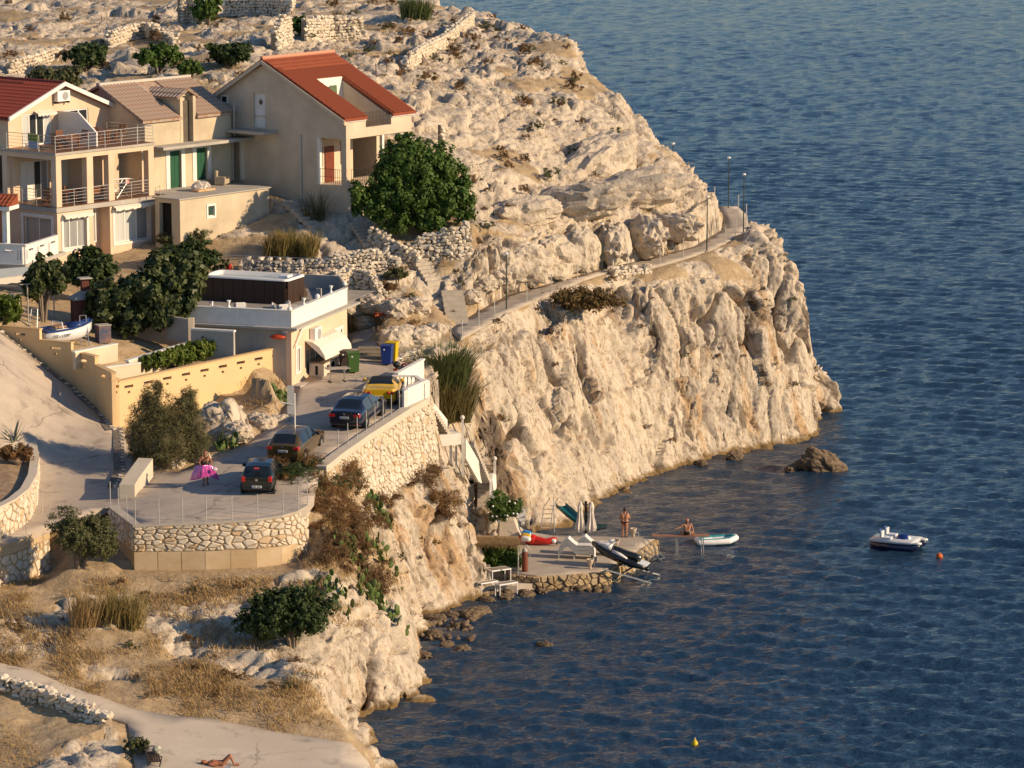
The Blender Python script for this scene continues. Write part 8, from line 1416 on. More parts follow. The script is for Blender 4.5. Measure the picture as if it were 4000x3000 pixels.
for k in range(150):
    t_ = r.random(); q = AZ(1860 + 510 * t_, 2318 - 22 * t_ + r.uniform(-8, 10), 0.0) if k < 95 else AZ(r.uniform(1625, 1860), r.uniform(2385, 2500), 0.0)
    T_.append((ROCKS[r.randrange(14)], q - b0 + Vector((0, 0, r.uniform(-0.1, 0.08))), Euler((r.uniform(-.5, .5), r.uniform(-.5, .5), r.uniform(0, 6))), r.uniform(0.25, 0.6)))
bulk_rocks(RBo, T_, 'rubble_stones'); RBo.children[0].data.materials[0] = DKR; tag(RBo, 'dark rubble stones along the waterline of the quay and cove', 'rubble', kind='stuff')
for i, (px, py, s, sc, ry, w_) in enumerate(((1965, 1060, 1.3, (0.9, 0.8, 1.5), 0.3, 'left of the first lamp post'), (2065, 1030, 1.5, (1.0, 0.8, 1.3), 0.25, 'right of the first lamp post'), (2165, 1010, 1.7, (1.1, 0.8, 1.3), 0.2, 'left of the fluted path wall'), (2265, 985, 1.7, (1.1, 0.8, 1.4), 0.15, 'just left of the second lamp post'), (2395, 950, 1.7, (1.3, 0.8, 1.2), -0.1, 'just right of the second lamp post'), (2510, 925, 1.7, (1.3, 0.8, 1.2), 0.1, 'midway between the second and third lamp posts'), (2630, 890, 1.5, (1.3, 0.8, 1.0), 0.1, 'left of the third lamp post'), (2250, 800, 2.0, (1.5, 1, 1.0), 0.2, 'on the slope above the second lamp post'), (2450, 760, 2.3, (1.6, 1, 0.9), 0.2, 'on the slope above the third lamp post'), (2050, 830, 1.7, (1.4, 1, 0.9), 0.1, 'on the slope right of the big tree'), (2330, 640, 2.2, (1.5, 1, 1.1), 0.3, 'high on the slope near the ridge'))): boulder(px, py, s, 'big cracked limestone block ' + w_, None, 'limestone blocks above the cliff path', sc, 0.4 * i, i % 8, ry)
RBK = M('red_brick', (0.36, 0.075, 0.03), (0.28, 0.055, 0.025), 0.85, 8); bk = MB().box((-0.12, -0.06, 0), (0.12, 0.06, 0.09)).mesh('brick', RBK)
for (px, py), n, lb in (((1450, 1275), 34, 'low pile of red bricks on the concrete walk'), ((1530, 1240), 22, 'row of red roof bricks leaning on the boulder'), ((1500, 1180), 14, 'few red bricks lying between the boulders')):
    b = hitg(px, py); o = empty('brick_pile', b, 0, lb, 'bricks'); r = random.Random(n)
    for k in range(n): link('brick', bk, o, ((k % 9) * 0.22 - 0.9 + r.uniform(-.04, .04), (k // 9 % 2) * 0.16 + (k % 9) * 0.05, 0.08 + (k // 18) * 0.1), (r.uniform(-.1, .1), r.uniform(-.1, .1), r.uniform(-.4, .4)))
CWP = [hitg(*q) for q in ((1335, 1400), (1490, 1395), (1500, 1330), (1470, 1275), (1395, 1275), (1350, 1330))]
sheet_from('side_walk', CWP, rbf(CWP), MAT_CONC, 0.10, 0.6, 0.3, 'concrete walk rising beside the peach building', 'walk')
def ongar(px, py): return hitg(px, py)
bo = ongar(238, 1345); BT = empty('rowing_boat', bo + Vector((0, 0, 0.1)), R(40), 'small white and blue boat stored on the garden terrace', 'boat'); BLU = M('boat_blue', (0.02, 0.05, 0.17), None, 0.4); secs = []
for x, w_, zb, zt in ((-1.3, 0.72, 0.1, 0.72), (-0.6, 0.78, 0.06, 0.74), (0.3, 0.76, 0.05, 0.78), (1.1, 0.55, 0.10, 0.86), (1.7, 0.25, 0.3, 0.95), (1.95, 0.03, 0.55, 1.0)): secs.append([(x, -w_, zt), (x, -w_ * 0.85, zb + 0.18), (x, -w_ * 0.3, zb), (x, w_ * 0.3, zb), (x, w_ * 0.85, zb + 0.18), (x, w_, zt)])
loft(secs, GW_, BT, 'hull'); mb = MB(); rim_ = [Vector(s[0]) for s in secs] + [Vector(s[-1]) for s in secs[::-1]] + [Vector(secs[0][0])]; mb.tube([p + Vector((0, 0, 0.03)) for p in rim_], 0.055, 6); mb.obj('gunwale', BLU, BT); MB().box((-1.28, -0.68, 0.6), (-0.5, 0.68, 0.76)).obj('stern_deck', BLU, BT); loft([[(x, -w_, z), (x, 0, z + 0.2), (x, w_, z)] for x, w_, z in ((0.4, 0.7, 0.80), (1.1, 0.5, 0.86), (1.8, 0.1, 0.98))], BLU, BT, 'bow_cover'); MB().tube([(-0.2, -0.6, 0.8), (-0.2, -0.45, 1.15), (-0.2, 0.45, 1.15), (-0.2, 0.6, 0.8)], 0.035).obj('hoop', PVC, BT); MB().box((-0.5, -0.3, 0.85), (0.2, 0.3, 0.92)).obj('thwart', M('tan_board', (0.35, 0.2, 0.1), None, 0.6), BT); tx = bpy.data.curves.new('registration', 'FONT'); tx.body = 'NG 1330P'; tx.size = 0.24; tx.extrude = 0.004; tx.materials.append(BLK); _t = bpy.data.objects.new('registration', tx); COL.objects.link(_t); bpy.context.view_layer.update(); _m = bpy.data.meshes.new_from_object(_t.evaluated_get(bpy.context.evaluated_depsgraph_get())); bpy.data.objects.remove(_t); link('registration', _m, BT, (-0.9, -0.80, 0.42), (R(84), 0, 0))
def stepladder(px, py, h_, rz, lb):
    o = empty('step_ladder', ongar(px, py), rz, lb, 'ladder'); 
    for s in (-1, 1): MB().tube([(s * 0.24, -0.3, 0), (s * 0.17, 0, h_)], 0.025).obj('rail', STEEL, o); MB().tube([(s * 0.24, 0.45, 0), (s * 0.17, 0.03, h_ * 0.75)], 0.02).obj('rear_leg', STEEL, o)
    MB().bar((-0.17, 0, h_), (0.17, 0, h_), 0.025).obj('top_bar', STEEL, o)
    for k in range(4): z = h_ * (0.15 + 0.15 * k); MB().box((-0.22, -0.3 + 0.3 * z / h_ - 0.05, z), (0.22, -0.3 + 0.3 * z / h_ + 0.05, z + 0.025)).obj('tread', STEEL, o)
stepladder(326, 1348, 1.6, R(20), 'aluminium step ladder right of the stored boat'); stepladder(137, 1278, 1.0, R(-15), 'short aluminium ladder left of the stored boat')
o = empty('barbecue', ongar(318, 1270), R(25), 'brick barbecue with grey hood and chimney under the fig tree', 'barbecue'); DBR = M('dark_brick', (0.13, 0.045, 0.035), (0.10, 0.035, 0.03), 0.9, 9)
MB().box((-0.45, -0.4, 0), (0.75, 0.45, 1.45)).obj('hearth', M('brick_mortar', (0.10, 0.06, 0.05), None, 0.95), o); bm_ = MB().box((-0.11, -0.02, 0), (0.11, 0.02, 0.065)).mesh('brick', DBR)
for j in range(17):
    for k in range(5): link('brick', bm_, o, (-0.33 + k * 0.24 + (0.12 if j % 2 else 0) - 0.05, -0.41, 0.03 + j * 0.083))
    for k in range(3): link('brick', bm_, o, (-0.46, -0.25 + k * 0.25, 0.03 + j * 0.083), (0, 0, R(90)))
MB().add([(-0.6, -0.55, 1.453), (0.9, -0.55, 1.453), (0.9, 0.6, 1.453), (-0.6, 0.6, 1.453), (0.05, -0.1, 1.9), (0.35, -0.1, 1.9), (0.35, 0.15, 1.9), (0.05, 0.15, 1.9)], [(0, 3, 2, 1), (4, 5, 6, 7), (0, 1, 5, 4), (1, 2, 6, 5), (2, 3, 7, 6), (3, 0, 4, 7)]).obj('hood', GREYR, o); MB().box((0.05, -0.12, 1.85), (0.45, 0.2, 2.5)).obj('chimney', DBR, o); MB().box((-0.1, -0.28, 2.53), (0.6, 0.36, 2.6)).obj('chimney_cap', GREYR, o, bevel=0.02)
o = empty('storage_box', ongar(403, 1338), R(30), 'old blue and brown metal cabinet beside the barbecue', 'cabinet'); MB().box((-0.35, -0.3, 0), (0.35, 0.3, 0.95)).obj('cabinet_body', M('worn_blue_brown', (0.05, 0.07, 0.13), (0.22, 0.13, 0.10), 0.7, 2.0), o, bevel=0.02); MB().box((-0.38, -0.33, 0.953), (0.38, 0.33, 0.99)).obj('lid', GREYR, o)
WPOLE = M('bleached_pole', (0.45, 0.38, 0.30), None, 0.8)
for (px, py, pt), lb in (((110, 1255, 1112), 'tall clothes-line pole with crossbar nearest the awning'), ((212, 1240, 1128), 'clothes-line pole with crossbar behind the boat'), ((60, 1285, 1150), 'front clothes-line pole at the garden wall')):
    p = ongar(px, py); h_ = AY(px, pt, p.y).z - p.z; o = empty('clothes_pole', p, 0, lb, 'pole', 'clothes-line poles'); MB().bar((0, 0, -0.1), (0, 0, h_), 0.04).obj('pole', WPOLE, o); MB().bar((-0.4, 0, h_), (0.4, 0.1, h_ + 0.05), 0.03).obj('crossbar', WPOLE, o)
def cloth(px, py, wpx, hpx, mats, lb, name='towel', Yd=None):
    p = AY(px, py, Yd); w_, h_ = wpx * Yd / FPX, hpx * Yd / FPX; o = empty(name, p, 0, lb, 'towel')
    for k, m_ in enumerate(mats):
        mb = MB(); n = 8; a, b = -w_ / 2 + k * w_ / len(mats), -w_ / 2 + (k + 1) * w_ / len(mats); vs = []
        for j in range(5):
            for i in range(n + 1): u = i / n; vs.append((a + (b - a) * u + 0.06 * j / 4, 0.05 * math.sin(u * 9 + k) * (j / 4 + 0.2), -h_ * j / 4 + 0.04 * math.sin(u * 4 + k)))
        mb.add(vs, [(j * (n + 1) + i, j * (n + 1) + i + 1, (j + 1) * (n + 1) + i + 1, (j + 1) * (n + 1) + i) for j in range(4) for i in range(n)]); mb.obj('fold', m_, o)
ty = ongar(60, 1285).y + 0.05
cloth(62, 1150, 42, 75, [M('towel_blue', (0.05, 0.22, 0.42), (0.35, 0.45, 0.5), 0.95, 5), M('towel_orange', (0.62, 0.33, 0.04), (0.66, 0.55, 0.42), 0.95, 2.5), M('towel_white', (0.6, 0.55, 0.48), (0.62, 0.40, 0.1), 0.95, 4)], 'blue orange and white striped towel on the front line', Yd=ty); cloth(150, 1122, 24, 38, [M('red_cloth', (0.55, 0.01, 0.015), None, 0.9)], 'bright red cloth hanging under the small tree', 'red_cloth', ty + 3)
ml = MB(); p0, p1 = AY(-80, 1115, ty), AY(110, 1118, ty + 2); ml.tube([p0 - p0, p1 - p0], 0.006, 4).tube([Vector((0, 0.1, -0.3)), p1 - p0 + Vector((0, 0, -0.35))], 0.006, 4); o = ml.obj('clothes_line', WPOLE, None, loc=p0); tag(o, 'thin clothes lines strung to the garden poles', 'clothes line')
def wchair(loc, rz, lb, s=1.0, mat=TEAK, grp='wooden folding chairs'):
    o = empty('folding_chair', loc, rz, lb, 'chair', grp); o.scale = (s, s, s)
    for k in range(4): MB().box((-0.24, -0.25 + k * 0.12, 0.43), (0.24, -0.16 + k * 0.12, 0.455)).obj('seat_slat', mat, o)
    for k in range(5): MB().box((-0.24, 0.235 + k * 0.025, 0.52 + k * 0.1), (0.24, 0.255 + k * 0.025, 0.59 + k * 0.1)).obj('back_slat', mat, o)
    for s_ in (-1, 1): MB().tube([(s_ * 0.26, 0.28, 0), (s_ * 0.26, -0.2, 0.45)], 0.022, 4).obj('leg', mat, o); MB().tube([(s_ * 0.26, -0.28, 0), (s_ * 0.26, 0.2, 0.45), (s_ * 0.26, 0.36, 1.02)], 0.022, 4).obj('leg', mat, o); MB().box((s_ * 0.27 - 0.03, -0.25, 0.64), (s_ * 0.27 + 0.03, 0.27, 0.665)).obj('armrest', mat, o)
def wtab(loc, rz, lb, L_=1.3, W_=0.8, mat=TEAK):
    o = empty('wooden_table', loc, rz, lb, 'table')
    for k in range(6): MB().box((-L_ / 2, -W_ / 2 + k * W_ / 6 + 0.008, 0.71), (L_ / 2, -W_ / 2 + (k + 1) * W_ / 6 - 0.008, 0.74)).obj('top_slat', mat, o)
    for sx in (-1, 1):
        for sy in (-1, 1): MB().box((sx * L_ * 0.42 - 0.03, sy * W_ * 0.38 - 0.03, 0), (sx * L_ * 0.42 + 0.03, sy * W_ * 0.38 + 0.03, 0.71)).obj('leg', mat, o)
yw = OH.yaw; T1 = lambda x, y: OH.w((x, y, 6.19)); T0 = lambda x, y: OH.w((x, y, 3.0))
wtab(T1(2.3, 1.3), yw, 'teak table on the upper terrace left of the partition'); wchair(T1(1.3, 1.2), yw + R(90), 'teak folding chair at the left end of the upper terrace table'); wchair(T1(1.9, 0.6), yw + R(160), 'teak folding chair on the near side of the upper terrace table'); wchair(T1(3.3, 1.3), yw - R(90), 'teak folding chair at the right end of the upper terrace table'); wchair(T1(2.6, 2.1), yw, 'teak folding chair behind the upper terrace table')
wtab(T1(6.2, 2.0), yw, 'teak table on the upper terrace right of the partition', 0.9, 0.8); wchair(T1(5.5, 2.0), yw + R(90), 'teak folding chair left of the right-hand terrace table'); wchair(T1(7.1, 2.0), yw - R(90), 'teak folding chair right of the right-hand terrace table')
wchair(T0(0.8, 1.3), yw + R(100), 'dark folding chair on the middle balcony by the sliding door'); DW = M('dark_red_wood', (0.17, 0.055, 0.025), None, 0.5); wtab(T0(2.0, 0.9), yw, 'dark wooden table on the middle balcony', 1.6, 0.8, DW)
def wbench(loc, rz, lb):
    o = empty('wooden_bench', loc, rz, lb, 'bench')
    for k in range(4): MB().box((-0.6, 0.20 + k * 0.03, 0.50 + k * 0.11), (0.6, 0.225 + k * 0.03, 0.59 + k * 0.11)).obj('back_slat', TEAK, o)
    MB().box((-0.6, -0.22, 0.42), (0.6, 0.2, 0.46)).obj('seat', TEAK, o)
    for s_ in (-1, 1): MB().box((s_ * 0.45 - 0.05, -0.15, 0), (s_ * 0.45 + 0.05, 0.15, 0.42)).obj('leg', M('cream_leg', (0.55, 0.48, 0.38)), o)
wbench(T0(3.9, 0.75), yw + R(180), 'reddish bench facing out on the middle balcony'); wbench(T0(1.9, 1.6), yw, 'bench behind the dark table on the middle balcony')
o = empty('drying_rack', T0(5.9, 0.8), yw, 'white metal clothes drying rack on the middle balcony', 'drying rack'); m_ = MB()
for s_ in (-1, 1): m_.tube([(-0.5, s_ * 0.25, 0), (0.5, s_ * 0.25, 1.0)], 0.018).tube([(0.5, s_ * 0.25, 0), (-0.5, s_ * 0.25, 1.0)], 0.018)
m_.obj('cross_legs', STEEL, o); m_ = MB()
for k in range(6): m_.bar((-0.95, -0.28 + k * 0.11, 1.0 + 0.12), (0.95, -0.28 + k * 0.11, 1.0 + 0.05), 0.01)
m_.obj('wires', PVC, o); m_ = MB().tube([(-0.95, -0.3, 1.12), (0.95, -0.3, 1.05), (0.95, 0.3, 1.05), (-0.95, 0.3, 1.12), (-0.95, -0.3, 1.12)], 0.02).obj('frame', STEEL, o); MB().box((0.2, -0.3, 0.8), (0.5, -0.27, 1.06)).obj('hung_cloth', M('red_white_cloth', (0.5, 0.05, 0.05), (0.6, 0.55, 0.5), 0.9, 8), o)
o = empty('towel_stand', T1(0.35, 2.0), yw + R(80), 'folding stand with green and blue towels on the upper terrace', 'towel stand'); MB().tube([(-0.5, -0.2, 0), (0.5, 0.2, 1.0)], 0.02).tube([(0.5, -0.2, 0), (-0.5, 0.2, 1.0)], 0.02).obj('cross_legs', IRON, o); MB().box((-0.5, 0.22, 0.55), (0.5, 0.25, 1.0)).obj('green_towel', M('olive_towel', (0.20, 0.27, 0.06), None, 0.95), o); MB().box((-0.48, 0.20, 0.1), (0.48, 0.23, 0.55)).obj('blue_towel', M('pale_blue_towel', (0.30, 0.38, 0.55), None, 0.95), o)
TG = lambda x, y: GB.w((x, y, 2.47)); o = empty('armchair', TG(*GB.t(870, 722, 2.47)), GB.yaw + R(20), 'old beige upholstered armchair on the block terrace', 'armchair'); o.scale = (0.85,) * 3; UPH = M('beige_upholstery', (0.46, 0.38, 0.27), (0.38, 0.31, 0.22), 0.9, 4)
MB().box((-0.4, -0.4, 0.1), (0.4, 0.4, 0.45)).obj('seat', UPH, o, bevel=0.05); MB().box((-0.4, 0.28, 0.4), (0.4, 0.5, 1.05)).obj('backrest', UPH, o, bevel=0.07)
for s_ in (-1, 1): MB().box((s_ * 0.46 - 0.09, -0.42, 0.05), (s_ * 0.46 + 0.09, 0.42, 0.65)).obj('armrest', UPH, o, bevel=0.05)
mp = TG(*GB.t(785, 745, 2.47)); o = empty('mattress', mp, GB.yaw, 'dotted grey cloth draped over a mattress on the block terrace', 'mattress'); MB().ball((0, 0, 0.25), 0.5, 10, (1.6, 0.7, 0.7)).obj('dotted_cover', M('dotted_cloth', (0.28, 0.25, 0.24), (0.62, 0.57, 0.50), 0.95, 7, contrast=(0.52, 0.6), detail=0), o, True); MB().box((-0.75, -0.5, 0), (0.8, 0.1, 0.12)).obj('orange_quilt', M('orange_quilt', (0.60, 0.30, 0.12), (0.62, 0.48, 0.3), 0.95, 5), o, bevel=0.05)
o = empty('wooden_frame', TG(*GB.t(618, 768, 2.47)), GB.yaw, 'small tilted wooden frame beside the peach house', 'wood frame'); MB().tube([(-0.3, 0, 0), (-0.2, 0, 0.5), (0.25, 0.1, 0.65), (0.3, 0.1, 0)], 0.025).obj('frame_bars', WPOLE, o)  # plain tilted frame of wooden bars
o = empty('potted_shrub', hitg(1200, 850), 0, 'terracotta pot standing on the steps by the beige gable', 'pot'); MB().lathe([(0.10, 0), (0.17, 0.3), (0.18, 0.33), (0.12, 0.33)], n=12).obj('pot_body', M('terracotta', (0.42, 0.15, 0.06), None, 0.85), o, True); MB().lathe([(0.001, 0.30), (0.13, 0.30)], n=10).obj('soil', MATS['bed_soil'], o)
o = empty('plastic_tub', SB.w((0.6, 1.9, 2.3)), SB.yaw + R(90), 'red plastic tub stored under the roof slab corner', 'tub'); _q = SB.l(1085, 1316, -0.3); o.location = SB.w((-0.3, _q[0], _q[1])); MB().ball((0, 0, 0), 0.45, 8, (1.0, 0.5, 0.3)).obj('tub_shell', M('red_plastic', (0.50, 0.06, 0.02), None, 0.4), o, True); MB().box((-0.5, -0.3, 0.2), (-0.2, -0.25, 0.3)).obj('handle', PVC, o)
o = empty('plastic_chair', AY(40, 955, 189.0), T.yaw, 'white plastic chair on the balustraded terrace', 'chair'); MB().box((-0.25, -0.25, 0.4), (0.25, 0.25, 0.44)).obj('seat', PVC, o); MB().box((-0.25, 0.22, 0.44), (0.25, 0.27, 0.85)).obj('backrest', PVC, o, bevel=0.03); o.location.z = T.o.z - 0.15
for sx in (-1, 1):
    for sy in (-1, 1): MB().bar((sx * 0.22, sy * 0.22, 0), (sx * 0.22, sy * 0.22, 0.4), 0.02).obj('leg', PVC, o)
FIG2 = standing(1.7); DOL, ax, fw = person(AY(893, 1068, 192.3), R(160), 'person in red top and dark trousers standing behind the swim spa', FIG2, SKIN2, 1.0, False, HAIRD, face=False, voxel=0.02); DOL.location.z = SB.o.z + 3.35; band(DOL, 'red_top', M('red_shirt', (0.42, 0.03, 0.02), None, 0.9), (0, 0, 1.24), Vector((1, 0, 0)), Vector((0, 1, 0)), 0.21, 0.15, 0.34); band(DOL, 'trousers', BLKCLOTH, (0, 0, 0.62), Vector((1, 0, 0)), Vector((0, 1, 0)), 0.2, 0.16, 0.72)
def leafmat(n, a, b, c=None, rough=0.6, sc=2.2):
    m = bpy.data.materials.new(n); m.use_nodes = True; t = m.node_tree; bs = t.nodes['Principled BSDF']; P = t.nodes.new('ShaderNodeNewGeometry').outputs['Position']
    col = ramp(t, noisef(t, P, sc, 5, 0.8), [(0.32, a), (0.55, b), (0.74, c or b)]); t.links.new(col, bs.inputs['Base Color']); bs.inputs['Roughness'].default_value = rough; bs.inputs['Specular IOR Level'].default_value = 0.3
    tr = t.nodes.new('ShaderNodeBsdfTranslucent'); t.links.new(col, tr.inputs['Color']); mx = t.nodes.new('ShaderNodeMixShader'); mx.inputs[0].default_value = 0.25; t.links.new(bs.outputs[0], mx.inputs[1]); t.links.new(tr.outputs[0], mx.inputs[2]); t.links.new(mx.outputs[0], t.nodes['Material Output'].inputs['Surface']); return m
L_TREE = leafmat('glossy_tree_leaf', (0.04, 0.085, 0.016), (0.085, 0.15, 0.025), (0.18, 0.22, 0.04)); L_FIG = leafmat('fig_leaf', (0.035, 0.055, 0.02), (0.085, 0.105, 0.035), (0.19, 0.18, 0.065), 0.45, 4); L_DARK = leafmat('dark_shrub_leaf', (0.028, 0.05, 0.014), (0.055, 0.085, 0.024), (0.12, 0.135, 0.04)); L_GREY = leafmat('grey_green_leaf', (0.06, 0.07, 0.028), (0.12, 0.125, 0.05), (0.20, 0.185, 0.08)); L_HEDGE = leafmat('bright_hedge_leaf', (0.05, 0.09, 0.012), (0.12, 0.16, 0.02), (0.22, 0.24, 0.04))
L_TAM = leafmat('tamarisk_spray', (0.08, 0.08, 0.036), (0.15, 0.135, 0.06), (0.22, 0.19, 0.09), 0.8, 1.5); L_DRY = leafmat('brown_scrub', (0.11, 0.065, 0.032), (0.19, 0.115, 0.055), (0.29, 0.19, 0.095), 0.9, 2.0); L_RED = leafmat('reddish_scrub', (0.15, 0.075, 0.03), (0.25, 0.145, 0.065), (0.16, 0.15, 0.05), 0.9, 0.9); L_STRAW = leafmat('straw_grass', (0.34, 0.22, 0.09), (0.48, 0.335, 0.155), (0.56, 0.43, 0.23), 0.9, 1.2); L_REED = leafmat('green_cane', (0.06, 0.095, 0.03), (0.12, 0.145, 0.05), (0.26, 0.22, 0.09), 0.6, 1.6); L_CACT = leafmat('cactus_pad', (0.07, 0.12, 0.03), (0.13, 0.19, 0.05), (0.20, 0.24, 0.07), 0.5, 6)
BARK = M('grey_bark', (0.16, 0.12, 0.085), (0.24, 0.19, 0.14), 0.9, 6, 0.4, 20)
def leaf_np(blobs, n, size, seed, asp=0.55, upw=0.25, surf=2.4, flat=0.5, per=30):
    g_ = np.random.default_rng(seed); wts = np.array([b[1][0] * b[1][1] + b[1][0] * b[1][2] for b in blobs]); nc = max(8, n // per); k = g_.choice(len(blobs), nc, p=wts / wts.sum()); C = np.array([tuple(b[0]) for b in blobs])[k]; Rr = np.array([b[1] for b in blobs])[k]
    d = g_.normal(size=(nc, 3)); d /= np.linalg.norm(d, axis=1, keepdims=True); c = C + d * Rr * (g_.random(nc) ** (1 / surf) * g_.uniform(0.85, 1.18, nc))[:, None]; q = g_.integers(0, nc, n); cr = (Rr.mean(1) * g_.uniform(0.10, 0.24, nc) + size * 0.8)[q][:, None]
    e = g_.normal(size=(n, 3)); e /= np.linalg.norm(e, axis=1, keepdims=True); p_ = c[q] + e * cr * (g_.random(n) ** 0.5)[:, None]
    nr = d[q] * flat + e * 0.5 + g_.normal(size=(n, 3)) * 0.45 + np.array([0, 0, upw]); nr /= np.linalg.norm(nr, axis=1, keepdims=True); a = np.cross(nr, g_.normal(size=(n, 3))); a /= np.linalg.norm(a, axis=1, keepdims=True) + 1e-9; b = np.cross(nr, a); s = size * g_.uniform(0.55, 1.35, n)[:, None]
    V = np.stack([p_ - a * s, p_ - b * s * asp, p_ + a * s, p_ + b * s * asp], 1).reshape(-1, 3); return V, np.arange(n * 4).reshape(-1, 4)
def blobs_of(w_, dp, h_, k, seed, z0=0.12):
    r = random.Random(seed); out = [((0, 0, h_ * (0.5 + z0 / 2)), (w_ * 0.33, dp * 0.33, h_ * 0.34))]
    for i in range(k):
        a, e = r.uniform(0, 6.28), r.uniform(-0.55, 1.0); c = math.sqrt(max(0, 1 - e * e)); s = r.uniform(0.16, 0.27); out.append(((math.cos(a) * c * w_ * 0.34, math.sin(a) * c * dp * 0.34, h_ * (0.5 + z0 / 2) + e * h_ * 0.30), (w_ * s, dp * s, h_ * s * 1.05)))
    return out
def plant(name, loc, label, cat, w_, h_, n, size, mat, seed, dp=None, k=12, trunk=True, group=None, asp=0.55, z0=0.12, blobs=None, lean=0, surf=2.4, cn='crown', per=30):
    o = empty(name, loc, 0, label, cat, group); B_ = blobs or blobs_of(w_, dp or w_ * 0.8, h_, k, seed, z0); V, F = leaf_np(B_, n, size, seed, asp, surf=surf, per=per); link(cn, npmesh(cn, V, F, mat), o)
    if trunk:
        r = random.Random(seed); mb = MB(); th = max(0.03, h_ * 0.035)
        for c, rr_ in B_[:7]: a = Vector((c[0] * 0.1, c[1] * 0.1, -0.25)); m1 = Vector((c[0] * 0.35, c[1] * 0.35, c[2] * 0.5)); mb.tube([a, m1, Vector(c)], [th * 1.3, th * 0.8, th * 0.3], 6)
        mb.obj('trunk', BARK, o)
    return o
PXM = lambda w_, p: w_ * p.y / FPX * 1.01   
def bushpx(name, x0, x1, y0, y1, label, mat, n, size, seed, cat='shrub', asp=0.55, dpf=0.8, yb=None, **kw):
    b = hitg((x0 + x1) / 2, yb or y1); w_, h_ = PXM(x1 - x0, b), PXM((yb or y1) - y0, b); return plant(name, b - Vector((0, 0, 0.05)), label, cat, w_, h_ * 1.02, n, size, mat, seed, dp=w_ * dpf, asp=asp, **kw)
G3 = 'bushes on the hill behind the houses'
bushpx('hill_bush', 244, 443, 176, 272, 'dark green rounded bush left on the hill behind the peach house', L_DARK, 5000, 0.14, 1, group=G3); bushpx('hill_bush', 530, 715, 172, 285, 'bright green bush in the middle of the hill behind the old house', L_TREE, 5000, 0.14, 2, group=G3); bushpx('hill_bush', 800, 1000, 172, 270, 'olive dark bush left of the red roof ridge', L_DARK, 5000, 0.14, 3, group=G3); bushpx('hill_bush', 110, 340, 262, 345, 'dull green scrub bush just above the dark red roof', L_GREY, 4500, 0.14, 4, group=G3); bushpx('hill_bush', 690, 790, 240, 305, 'small bright bush below the middle hill bush', L_TREE, 2000, 0.13, 5, group=G3)
bushpx('hill_shrub', 755, 878, -10, 95, 'tall dense green shrub beside the stone pillar at the top', L_TREE, 5500, 0.15, 6); bushpx('hill_shrub', 1135, 1205, 62, 140, 'small green shrub growing in the hill ruin', L_TREE, 1500, 0.14, 7)
tb_ = hitg(1640, 905); s_ = tb_.y / FPX
def pxb(px, py, rx, ry, dy=0.0): return ((px - 1640) * s_, dy, (905 - py) * s_ * 1.0), (rx * s_ * 0.88, (rx + ry) * 0.40 * s_, ry * s_ * 0.84)
plant('mulberry_tree', tb_, 'big round green tree beside the red-roofed house', 'tree', 7, 6, 30000, 0.13, L_TREE, 11, blobs=[pxb(*q) for q in ((1600, 640, 150, 100), (1520, 720, 95, 110, -0.6), (1700, 650, 110, 100, 0.5), (1760, 760, 105, 100), (1640, 760, 130, 90, -0.5), (1590, 570, 80, 60, 0.3), (1810, 800, 60, 80), (1450, 790, 80, 75, -0.8), (1540, 850, 90, 60, -1.0), (1680, 850, 90, 60, -0.6), (1400, 740, 45, 50, -1.2), (1790, 700, 60, 60, 0.6))])
bushpx('garden_plants', 1540, 1760, 835, 905, 'low leafy plants under the big tree', L_GREY, 3000, 0.12, 12, trunk=False)
fb = hitg(480, 1310); s_ = fb.y / FPX
def pxb(px, py, rx, ry, dy=0.0): return ((px - 480) * s_, dy, (1310 - py) * s_ * 1.02), (rx * s_, (rx + ry) * 0.45 * s_, ry * s_)
plant('fig_tree', fb, 'broad dark fig tree with big leaves in the walled garden', 'tree', 7, 5, 16000, 0.17, L_FIG, 13, blobs=[pxb(*q) for q in ((560, 1140, 130, 90), (440, 1170, 90, 80, -0.5), (680, 1100, 100, 85, 0.5), (740, 1060, 65, 80, 0.6), (620, 1220, 110, 60, -0.3), (500, 1240, 90, 50, -0.6), (720, 1170, 75, 60), (390, 1210, 55, 50, -0.3), (640, 1020, 80, 45, 0.4), (760, 1120, 45, 60))], asp=0.75)
bushpx('garden_tree', 85, 250, 1035, 1200, 'leafy small tree beside the awning of the terrace house', L_FIG, 5000, 0.14, 14, cat='tree', yb=1255, z0=0.5); bushpx('garden_tree', 245, 445, 985, 1140, 'dark leafy tree before the peach house windows', L_DARK, 7000, 0.14, 15, cat='tree', yb=1180, z0=0.3)
bushpx('ivy_bush', 600, 875, 945, 1090, 'dense dark ivy bush behind the fig tree', L_DARK, 9000, 0.12, 16); bushpx('garden_bush', -60, 85, 1150, 1290, 'leafy green bush at the left edge under the clothes line', L_HEDGE, 3500, 0.13, 17); bushpx('thin_shrub', 612, 700, 905, 975, 'wispy yellow-green shrub before the dark doorway', L_GREY, 1600, 0.10, 18, asp=0.2); bushpx('thin_shrub', 725, 825, 890, 1000, 'spiky yellow-green shrub at the foot of the old block wall', L_GREY, 2200, 0.12, 19, asp=0.18)
hq = lambda px: 174.6 + (px - 720) * 0.0195
hb = AY(720, 1425, hq(720)); s_ = hb.y / FPX
